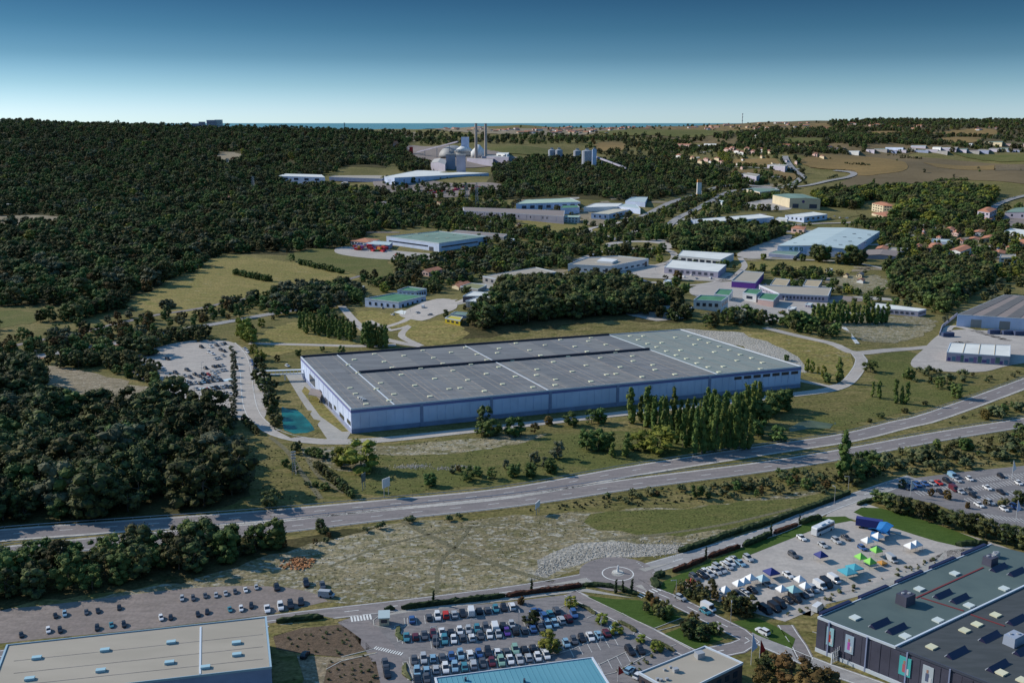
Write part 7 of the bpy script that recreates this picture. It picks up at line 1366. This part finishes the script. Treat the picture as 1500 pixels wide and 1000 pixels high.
lot = [(530, 275, 'k'), (605, 272, 'w'), (655, 262, 'g'), (690, 252, 's'), (720, 248, 'k'), (590, 318, 'w'), (618, 330, 'w'), (690, 300, 'g'), (715, 308, 'k'), (705, 345, 's'), (255, 372, 'k'), (205, 440, 'w'), (645, 370, 's'), (672, 366, 's'), (415, 463, 'g'), (565, 447, 'k'), (632, 434, 'k'), (668, 430, 'k'), (700, 425, 's'), (320, 485, 'g'), (390, 508, 's'), (440, 522, 'g'), (478, 498, 'k'), (512, 512, 'g'), (548, 500, 'k'), (585, 500, 'r'), (620, 478, 's'), (655, 475, 's'), (690, 465, 's'), (720, 463, 's'), (630, 490, 'w'), (550, 535, 'k'), (585, 530, 's'), (625, 525, 'g'), (660, 522, 's'), (360, 568, 'g'), (410, 580, 's'), (415, 560, 's'), (440, 572, 'g'), (480, 566, 's'), (515, 570, 'k'), (545, 560, 'l'), (580, 560, 'k'), (615, 550, 'k'), (650, 546, 's'), (685, 545, 'g'), (490, 617, 's'), (550, 635, 'k'), (578, 620, 'r'), (618, 612, 's'), (658, 608, 'k'), (700, 604, 's'), (735, 600, 'g'), (765, 597, 'g'), (660, 655, 'w'), (680, 672, 'b'), (705, 660, 's'), (765, 658, 's'), (735, 652, 'g')]
spots([(*Z7(x, y), c) for x, y, c in lot[:30]], (5, 1.9), 'the upper half of the large pale car park', 'cars in the upper half of the pale car park', False)
spots([(*Z7(x, y), c) for x, y, c in lot[30:]], (5, 1.9), 'the lower half of the large pale car park', 'cars in the lower half of the pale car park', False)
for a, c in (((690, 545), (780, 528)), ((510, 612), (770, 578))):
    P, Q = pix(*Z7(*a)), pix(*Z7(*c)); e = M(); ribbon(e, [Vector(P.xy), Vector(Q.xy)], -2.2, 2.2, 4); e.build('painted_bay', mat('pale blue bay', (.45, .56, .62), .8), kind='structure')
spots([(370, 531, 'b'), (372, 536, 'b'), (368, 530, 'g'), (359, 512, 's'), (363, 517, 'w'), (421, 537, 'w'), (374, 542, 'k')], (4, 2), 'the cluster beside the ring road', 'cars beside the ring road', False)
Y5 = lambda x, y: (x / 3.947, 800 + y / 3.947)
gv = [(125, 518, 'k'), (280, 492, 'w'), (348, 490, 'k'), (322, 407, 'k'), (375, 397, 'l'), (500, 385, 'g'), (567, 377, 'k'), (690, 360, 'k'), (562, 477, 'k'), (645, 460, 't'), (717, 458, 'k'), (932, 420, 'w'), (987, 417, 'k'), (1145, 398, 'k'), (1198, 385, 'k'), (1330, 370, 't'), (1395, 367, 'w'), (1453, 350, 'k'), (1053, 307, 's'), (1117, 305, 'g'), (1187, 290, 'g'), (1250, 288, 's'), (1305, 277, 's'), (1360, 267, 'g'), (1420, 257, 'w'), (1483, 243, 's')]
spots(sorted([(*Y5(x, y), c) for x, y, c in gv]), (.6, 4), 'the gravel yard, counting from its narrow end', 'cars on the gravel yard', scale_=.68)
Y6 = lambda x, y: (370 + x / 3.947, 800 + y / 3.947)
spots([(*Y6(x, y), c) for x, y, c in ((85, 370, 'w'), (162, 357, 'w'), (220, 347, 'k'), (280, 330, 'k'), (140, 245, 'k'), (310, 222, 'k'), (405, 235, 'g'))], (.6, 4), 'the group where gravel yard and rough field meet', 'cars where gravel and field meet')
spots([(*Y6(428, 290), 'S')], (5, .3), 'the rough field beside the street, a lone silver one', None)
for i, (x, y, c) in enumerate(((985, 338, 'w'), (1000, 340, 's'), (1012, 342, 'w'), (1028, 343, 'k'), (1040, 345, 's'), (1052, 342, 'w'), (1075, 335, 's'), (1090, 333, 'w'), (1105, 332, 's'), (1150, 325, 'k'), (1215, 322, 'w'), (1240, 321, 's'), (885, 400, 's'), (900, 403, 'w'), (920, 398, 'k'), (1012, 404, 'w'), (1040, 409, 's'), (1130, 446, 'w'), (1146, 458, 'r'), (1174, 458, 's'), (1135, 465, 'k'), (690, 457, 'k'), (630, 462, 's'), (575, 462, 'w'), (560, 452, 's'), (1120, 457, 'k'), (1150, 440, 's'), (1165, 465, 's'), (1156, 452, 'w'), (1161, 470, 'b'), (1120, 418, 's'), (1000, 407, 'w'), (1020, 409, 'w'), (1100, 327, 's'), (1110, 328, 'w'), (1120, 327, 's'), (1130, 327, 'g'), (1222, 318, 's'), (1230, 320, 'w'), (1216, 321, 'k'), (600, 379, 'w'), (612, 380, 's'), (590, 377, 'r'), (580, 374, 'r'), (640, 376, 'r'), (655, 379, 'w'), (620, 451, 'w'), (612, 459, 'w'))):
    p = pix(x, y); car((p.x, p.y, p.z + lift(p.y, 3.2)), random.uniform(0, 3), c, 'van' if i % 5 == 1 else 'hatchback', 'small distant %s vehicle, %s of those among the sheds' % (PAINT[c][0], ORD[i % 30]), 'distant vehicles among the sheds', False)
# ------------------------------------------------------------ tents, coach, trailer, containers
def tent(x, y, m, label, s=3.2, h=2.2, peak=1.5, rz=.4):
    p = pix(x, y); t = thing('gazebo_tent', label, 'tent', (p.x, p.y, p.z), 'pop-up tents on the event ground', rz); z = h
    m1 = M(); a = s / 2; m1.add([(-a, -a, z), (a, -a, z), (a, a, z), (-a, a, z), (0, 0, z + peak), (-a, -a, z - .35), (a, -a, z - .35), (a, a, z - .35), (-a, a, z - .35)], [(0, 1, 4), (1, 2, 4), (2, 3, 4), (3, 0, 4), (5, 6, 1, 0), (6, 7, 2, 1), (7, 8, 3, 2), (8, 5, 0, 3)]); o = bpy.data.objects.new('canopy', m1.mesh('canopy', m)); COL.objects.link(o); o.parent = t
    for sx in (-1, 1):
        for sy in (-1, 1): inst('tent_leg', LEGM, t, (sx * (a - .06), sy * (a - .06), 0))
lg = M(); lg.tube((0, 0, 0), (0, 0, 2.2), .04, n=5); LEGM = lg.mesh('tent_leg', M_metal)
TW, TB, TG, TT, TN = mat('white canvas', (.70, .70, .72), .8), mat('bright blue canvas', (.02, .16, .42), .6), mat('lime canvas', (.22, .55, .10), .7), mat('turquoise canvas', (.07, .34, .42), .7), mat('navy canvas', (.03, .04, .18), .7)
X3 = lambda x, y: X_(x, y + 22)
for i, (x, y) in enumerate(((590, 745), (700, 692), (752, 672), (805, 642), (1065, 738), (1265, 712), (1218, 656))): tent(*X3(x, y), TW, 'white pop-up tent, %s along the event ground counting from the shrubs' % ORD[i], 2.9)
tent(*X3(905, 648), mat('pale blue canvas', (.40, .52, .56), .8), 'pale blue green pop-up tent beside the small white tents', 3.4); tent(*X3(1165, 742), mat('aqua canvas', (.30, .48, .48), .8), 'aqua tinted tent between two white ones', 4)
tent(*X3(978, 590), TN, 'deep blue tent in the middle of the event ground', 4); tent(1202, 821, TN, 'navy tent standing alone on the open ground', 3.4)
for i, (x, y) in enumerate(((1285.6, 793), (1270, 800), (1333, 808), (1341, 805))): tent(x, y, TW, ['white tent against the bright blue inflatable', 'white tent beside the small blue van', 'white tent nearer the store, first of the far pair', 'white tent of the far pair, nearer the lawn'][i], 3.2)
for i, (x, y) in enumerate(((1283, 814), (1260, 824), (1274, 831))): tent(x, y, TG, ['lime green tent highest of the three', 'lime green tent beside the turquoise canopies', 'lime green tent lowest of the three'][i], 3.0)
tent(1241, 846, TT, 'large turquoise canopy above the row of vans', 4.6, 2.4, .8); tent(1251, 840, TT, 'second turquoise canopy nearer the lime tents', 4.2, 2.4, .8)
tent(1292, 827, mat('orange canvas', (.50, .24, .05), .7), 'small orange low tent beside the silver van', 2.4, 1, .5); tent(1012, 857, mat('red canvas', (.50, .08, .06), .7), 'small red tent beside the reddish shrubs', 2.4, 1.8, .6)
# coach
a, c = pix(1192, 785), pix(1218, 773); D = c - a; t = thing('coach', 'white coach with dark side windows parked on the event ground', 'coach', (a + D / 2), rz=math.atan2(D.y, D.x)); Lc = 11.5
m = loft([(-Lc / 2, 1.15, .4, 2.9), (-Lc / 2 + .3, 1.25, .35, 3.3), (Lc / 2 - .5, 1.25, .35, 3.3), (Lc / 2, 1.1, .5, 2.6)]); inst('body', m.mesh('body', PAINT and mat('white paint', (0, 0, 0))), t)
m = loft([(-Lc / 2 + .4, 1.29, 1.7, 2.7), (Lc / 2 - .6, 1.29, 1.7, 2.7)]); inst('windows', m.mesh('windows', CG), t)
m = M(); m.box((-1, 0, 3.3), (2.5, 1.4, .35)).box((2.5, 0, 3.3), (1.2, 1.2, .3)); inst('roof_unit', m.mesh('roof_unit', M_trim), t)
for sx in (-3.6, 3.4):
    for sy in (-1, 1): o = inst('wheel', wm_, t, (sx, sy * 1.12, .48)); o.scale = (1.5, 1.5, 1.5)
a, c = pix(1260, 772), pix(1285, 776); D = c - a; t = thing('trailer', 'long navy blue box trailer beside the event lawn', 'trailer', (a + D / 2), rz=math.atan2(D.y, D.x)); inst('box_body', M().box((0, 0, 1), (9, 2.5, 2.8)).mesh('box_body', TN), t)
for sx in (-3, -1.8, 3): 
    for sy in (-1, 1): inst('wheel', wm_, t, (sx, sy * 1.05, .4))
p = pix(1289, 786); t = thing('inflatable_stage', 'bright blue arched inflatable stage with a flared roof', 'stage', p, rz=.75)
m = M(); V = []
for i in range(9):
    u = -4.5 + 9 * i / 8; zc = 3.0 + .8 * math.cos(i / 8 * 2 * math.pi); w_ = 1.9 + .7 * abs(u) / 4.5
    V += [(u, -w_, zc), (u, 0, zc + .6), (u, w_, zc), (u, w_ * .9, zc - .5), (u, -w_ * .9, zc - .5)]
m.add(V, [(i * 5 + j, (i + 1) * 5 + j, (i + 1) * 5 + (j + 1) % 5, i * 5 + (j + 1) % 5) for i in range(8) for j in range(5)]); inst('flared_roof', m.mesh('flared_roof', TB), t)
for u in (-4, 4): inst('side_wall', M().box((u, 0, 0), (.7, 3.2, 2.9), tz=.8).mesh('side_wall', TB), t)
r = random.Random(9); CC = [(.40, .03, .04), (.45, .20, .03), (.05, .10, .30), (.30, .06, .20), (.45, .42, .40), (.12, .20, .10)]
for i in range(44):
    x = 520 + r.uniform(0, 46); y = 362 + (x - 520) * .07 + r.uniform(0, 5); p = pix(x, y); col = r.choices(range(6), [8, 2, 3, 3, 2, 1])[0]
    o = M().box((0, 0, 0), (6, 2.4, 2.5)).build('shipping_container', mat('container %d' % col, CC[col], .6), off=(0, 0, 0)); o.location = p + Vector((0, 0, r.choice((0, 0, 2.5)) + .1)); o.rotation_euler[2] = r.uniform(0, 3); tag(o, '%s steel container in the yard beside the blue factory' % ('red', 'orange', 'blue', 'magenta', 'white', 'green')[col], 'container', 'containers in the factory yard')
for i in range(60):
    x = 580 + r.uniform(0, 135); y = 284 - (x - 580) * .07 + r.uniform(-3, 4); p = pix(x, y); col = r.choices(range(6), [5, 1, 2, 2, 8, 0])[0]
    o = M().box((0, 0, 0), (9, 3, 3)).build('stored_trailer', mat('container %d' % col, CC[col], .6), off=(0, 0, 0)); o.location = p + Vector((0, 0, .1)); o.rotation_euler[2] = r.uniform(-.3, .3); tag(o, '%s box trailer in the yard of the very long blue hall' % ('red', 'orange', 'blue', 'magenta', 'white', 'green')[col], 'trailer', 'box trailers in the yard of the long hall')
for i, (x, y) in enumerate(((1456, 489), (1476, 490), (1493, 491), (1388, 493))): p = pix(x, y); M().box((p.x, p.y, 0), (8, 3, 3), .1).build('skip_container', mat('dark skip', (.05, .07, .14), .6), label='dark blue skip in the striped shed yard, %s of four' % ORD[i], category='skip', group='dark skips in the yard')
# gatehouse, billboards, lamps, totems, monument
p = pix(563, 913); t = thing('gatehouse', 'small pale gatehouse with a sloping green grey roof at the car park entrance', 'gatehouse', p, rz=.1)
inst('wall', M().box((0, 0, -.1), (2.8, 2.8, 2.7)).mesh('wall', W_cream), t); m = M(); m.add([(-1.7, -1.7, 2.5), (1.7, -1.7, 2.5), (1.7, 1.7, 3.3), (-1.7, 1.7, 3.3), (-1.7, -1.7, 2.7), (1.7, -1.7, 2.7), (1.7, 1.7, 3.5), (-1.7, 1.7, 3.5)], [(3, 2, 1, 0), (4, 5, 6, 7), (0, 1, 5, 4), (1, 2, 6, 5), (2, 3, 7, 6), (3, 0, 4, 7)]); inst('roof', m.mesh('roof', R_pale), t); inst('window', M().box((0, -1.42, 1), (1.8, .1, 1)).mesh('window', M_glass), t)
def billboard(x, y, hpx, w_, lab, rz, m=None):
    g, h = hp(x, y, hpx); t = thing('billboard', lab, 'billboard', g, rz=rz); inst('panel', M().box((0, 0, h * .5), (w_, .25, h * .5)).mesh('panel', m or W_white), t)
    for s in (-1, 1): inst('post', M().box((s * w_ * .3, 0, 0), (.2, .2, h * .52)).mesh('post', M_metal), t)
    inst('frame', M().box((0, .15, h * .48), (w_ + .3, .1, .15)).mesh('frame', M_metal), t)
billboard(787.5, 752, 18, 4.2, 'white billboard in the rough field below the lower carriageway', 1.15)
billboard(533, 717, 24, 3, 'dark framed totem sign on the grass beside the white one', 1.2, mat('dark sign', (.10, .13, .14), .5)); billboard(566, 726, 26, 4, 'white tilted billboard on a post above the upper carriageway', .9)
for x, y, hpx, lab in ((1450, 982, 0, ''),): pass
for x, y, hpx, lab, m in ((1333, 728, 26, 'pale pennant pole at the junction of the upper car park', W_white), (1482, 702, 28, 'tall pale pole with a triangular pennant in the upper car park', W_white), (1488, 762, 30, 'blue and white pennant pole among clipped trees', W_blue), (1100, 973, 46, 'blue pennant pole beside the tan roofed office', W_blue), (1112, 972, 36, 'red pennant pole beside the blue one', M_red), (162 + 743, 998, 24, 'short reddish pennant pole beside the light blue car', M_red)):
    g, h = hp(x, y, hpx); t = thing('pennant_pole', lab, 'flagpole', g); inst('pole', M().tube((0, 0, 0), (0, 0, h), .09, .06, 6).mesh('pole', W_white), t); mm = M(); mm.add([(.1, 0, h), (1.6, .2, h * .55), (.1, 0, h * .4), (.1, .06, h), (1.6, .26, h * .55), (.1, .06, h * .4)], [(0, 1, 2), (5, 4, 3)]); inst('pennant', mm.mesh('pennant', m), t)
g, h = hp(905, 838, 10); t = thing('monument', 'slender pale monument on the roundabout', 'monument', g); inst('shaft', M().tube((0, 0, 0), (0, 0, h), .45, .25, 8).mesh('shaft', W_white), t); inst('base', M().lathe((0, 0, 0), [(1.9, 0), (1.8, .25), (.8, .3)], 20).mesh('base', m_kerb), t)
LP = M(); LP.tube((0, 0, 0), (0, 0, 7), .10, .06, 6); LPm = LP.mesh('pole', M_metal); LH = M(); LH.box((.8, 0, 6.95), (1.7, .18, .12)).box((1.5, 0, 6.85), (.6, .3, .14)); LHm = LH.mesh('lamp_head', M_metal)
lamps = [(1222, 738), (1242, 722), (300, 556), (296, 548), (232, 512), (372, 575), (366, 545), (1070, 915), (990, 880), (690, 940), (760, 925), (830, 905), (880, 940), (640, 950), (55, 530), (157, 508)]
for i, (x, y) in enumerate(lamps):
    p = pix(x, y); t = thing('street_lamp', 'thin metal lamp post, %s of those along streets and car parks' % ORD[i], 'lamp post', p, 'lamp posts along streets and car parks', random.uniform(0, 6)); inst('pole', LPm, t); inst('lamp_head', LHm, t)
# guard rails beside the carriageways
def rail(P, off, label, i0, i1):
    m = M(); pts = P[i0:i1]
    for a, b_ in zip(pts[:-1], pts[1:]):
        t = (b_ - a).normalized(); nr = Vector((-t.y, t.x)) * off; m.tube((a.x + nr.x, a.y + nr.y, .65), (b_.x + nr.x, b_.y + nr.y, .65), .13, n=4, caps=False)
    t_ = thing('guard_rail', label, 'guard rail', (pts[0].x, pts[0].y, 0)); m.build('rail', M_metal, t_)
    pm = M()
    for k, a in enumerate(pts): pm.box((a.x, a.y, 0), (.1, .1, .01))
    q = M()
    for k in range(len(pts) - 1):
        a, b_ = pts[k], pts[k + 1]; t = (b_ - a).normalized(); nr = Vector((-t.y, t.x)) * off; q.box((a.x + nr.x, a.y + nr.y, 0), (.14, .14, .7))
    q.build('posts', M_metal, t_, kind='stuff')
n1 = len(P_lo); rail(P_lo, 6.6, 'steel guard rail between the two carriageways', 0, n1); rail(P_up, 6.6, 'steel guard rail on the warehouse side of the upper carriageway', 0, len(P_up)); rail(P_lo, -6.6, 'steel guard rail on the field side of the lower carriageway', 0, n1)
# kerbs and odd things of the foreground
def kerb(px, closed=False):
    P = [pix(*q) for q in px]; P = [Vector((p.x, p.y)) for p in P]; P = P + [P[0]] if closed else P; m = M()
    for a, b_ in zip(P[:-1], P[1:]):
        t = (b_ - a).normalized(); nr = Vector((-t.y, t.x)) * .11; m.prism([tuple(v) for v in (a - nr, b_ - nr, b_ + nr, a + nr)], 0, .16)
    m.build('kerb', m_kerb, kind='structure')
kerb([(852, 870), (900, 893), (955, 920)]); kerb([(962, 924), (1012, 951)]); kerb([(956, 921), (998, 905)]); kerb([(962, 924), (1000, 914), (1010, 912)]); kerb([(578, 917), (584, 915), (592, 937), (583, 940), (578, 917)]); kerb([(590, 970), (597, 969), (605, 993), (598, 996), (590, 970)])
kerb([(500, 962), (548, 950)]); kerb([(478, 980), (500, 968), (552, 956)]); kerb([(555, 902), (547, 908), (548, 916), (575, 921), (594, 917), (592, 905)]); kerb([(820, 890), (842, 880), (872, 900), (860, 905)]); kerb([(896, 912), (905, 908), (930, 922), (928, 930)]); kerb([(1208, 940), (1200, 928), (1190, 925)]); kerb([(840, 998), (900, 985), (955, 955), (990, 944)])
kerb([(787, 966), (840, 950), (905, 920)]); kerb([(852, 985), (895, 965), (935, 946)])
t = thing('wood_pile', 'heap of orange split timber and rubble on the rough field', 'heap', pix(436, 825)); m = M(); r = random.Random(4)
for i in range(160):
    a = r.uniform(0, 6.28); d = r.uniform(0, 5) ; m.box((t.location.x + d * math.cos(a) * 1.2, t.location.y + d * math.sin(a), max(0, .9 * (1 - d / 5.5)) * r.random()), (r.uniform(.3, 1.5), r.uniform(.15, .4), r.uniform(.1, .5)), r.uniform(0, 6))
o = m.build('timber', mat('fresh timber', (.42, .20, .09), .9, var=.3, scale=.6), t); o['kind'] = 'stuff'
m = M()
for i in range(700):
    x, y = r.choice(((600, 683), (610, 684), (650, 686), (680, 683), (590, 684), (615, 682))); p = pix(x + r.gauss(0, 9), y + r.gauss(0, 1.2)); s = r.uniform(.15, .6); m.box((p.x, p.y, -.05), (s, s * r.uniform(.6, 1), s * .6), r.uniform(0, 6), tz=.6)
m.build('rubble', m_chalk, kind='stuff')
m = M()
for i in range(1500):
    k = r.random(); x = 785 + k * 215; y = 832 - 34 * math.sin(min(1, k * 1.7) * 1.5) + r.gauss(6, 6); p = pix(x, y); s = r.uniform(.15, .55); m.box((p.x, p.y, -.08), (s, s * r.uniform(.6, 1), s * .6), r.uniform(0, 6), tz=.6)
m.build('stones', m_chalk, kind='stuff')
# boundary wall steps, drive gate, stairs on the slope
a, c = pix(1237, 481), pix(1257, 505); D = c - a; t = thing('concrete_stair', 'white concrete stair descending the slope beyond the poplar row', 'stairs', a); n_ = Vector((-D.y, D.x, 0)).normalized()
for k in range(14): p = a.lerp(c, k / 14); M().box((p.x, p.y, p.z - .3), (2.6, 2.6, .9), math.atan2(D.y, D.x)).build('step', W_white, t)
P = [pix(*q) for q in ((1376, 492), (1380, 480), (1402, 462))]
t = thing('boundary_wall', 'pale boundary wall beside the striped shed yard', 'wall', P[0])
for a, c in zip(P[:-1], P[1:]): M().prism([(a.x - .2, a.y), (c.x - .2, c.y), (c.x + .2, c.y), (a.x + .2, a.y)], 0, 2.2).build('wall_panel', W_lil, t)
a, c = pix(1218, 972), pix(1238, 962); t = thing('entrance_gate', 'pale arched lattice gate beside the charcoal store', 'gate', a); D = c - a
for k in range(9):
    p = a.lerp(c, k / 8); hh = 3.4 + .9 * math.sin(math.pi * k / 8); M().tube((p.x, p.y, 0), (p.x, p.y, hh), .07 if k % 8 else .22, n=6).build('bar' if k % 8 else 'pillar', W_white, t)
for z in (.4, 1.7, 3.2): M().tube((a.x, a.y, z), (c.x, c.y, z), .06, n=5).build('cross_rail', W_white, t)
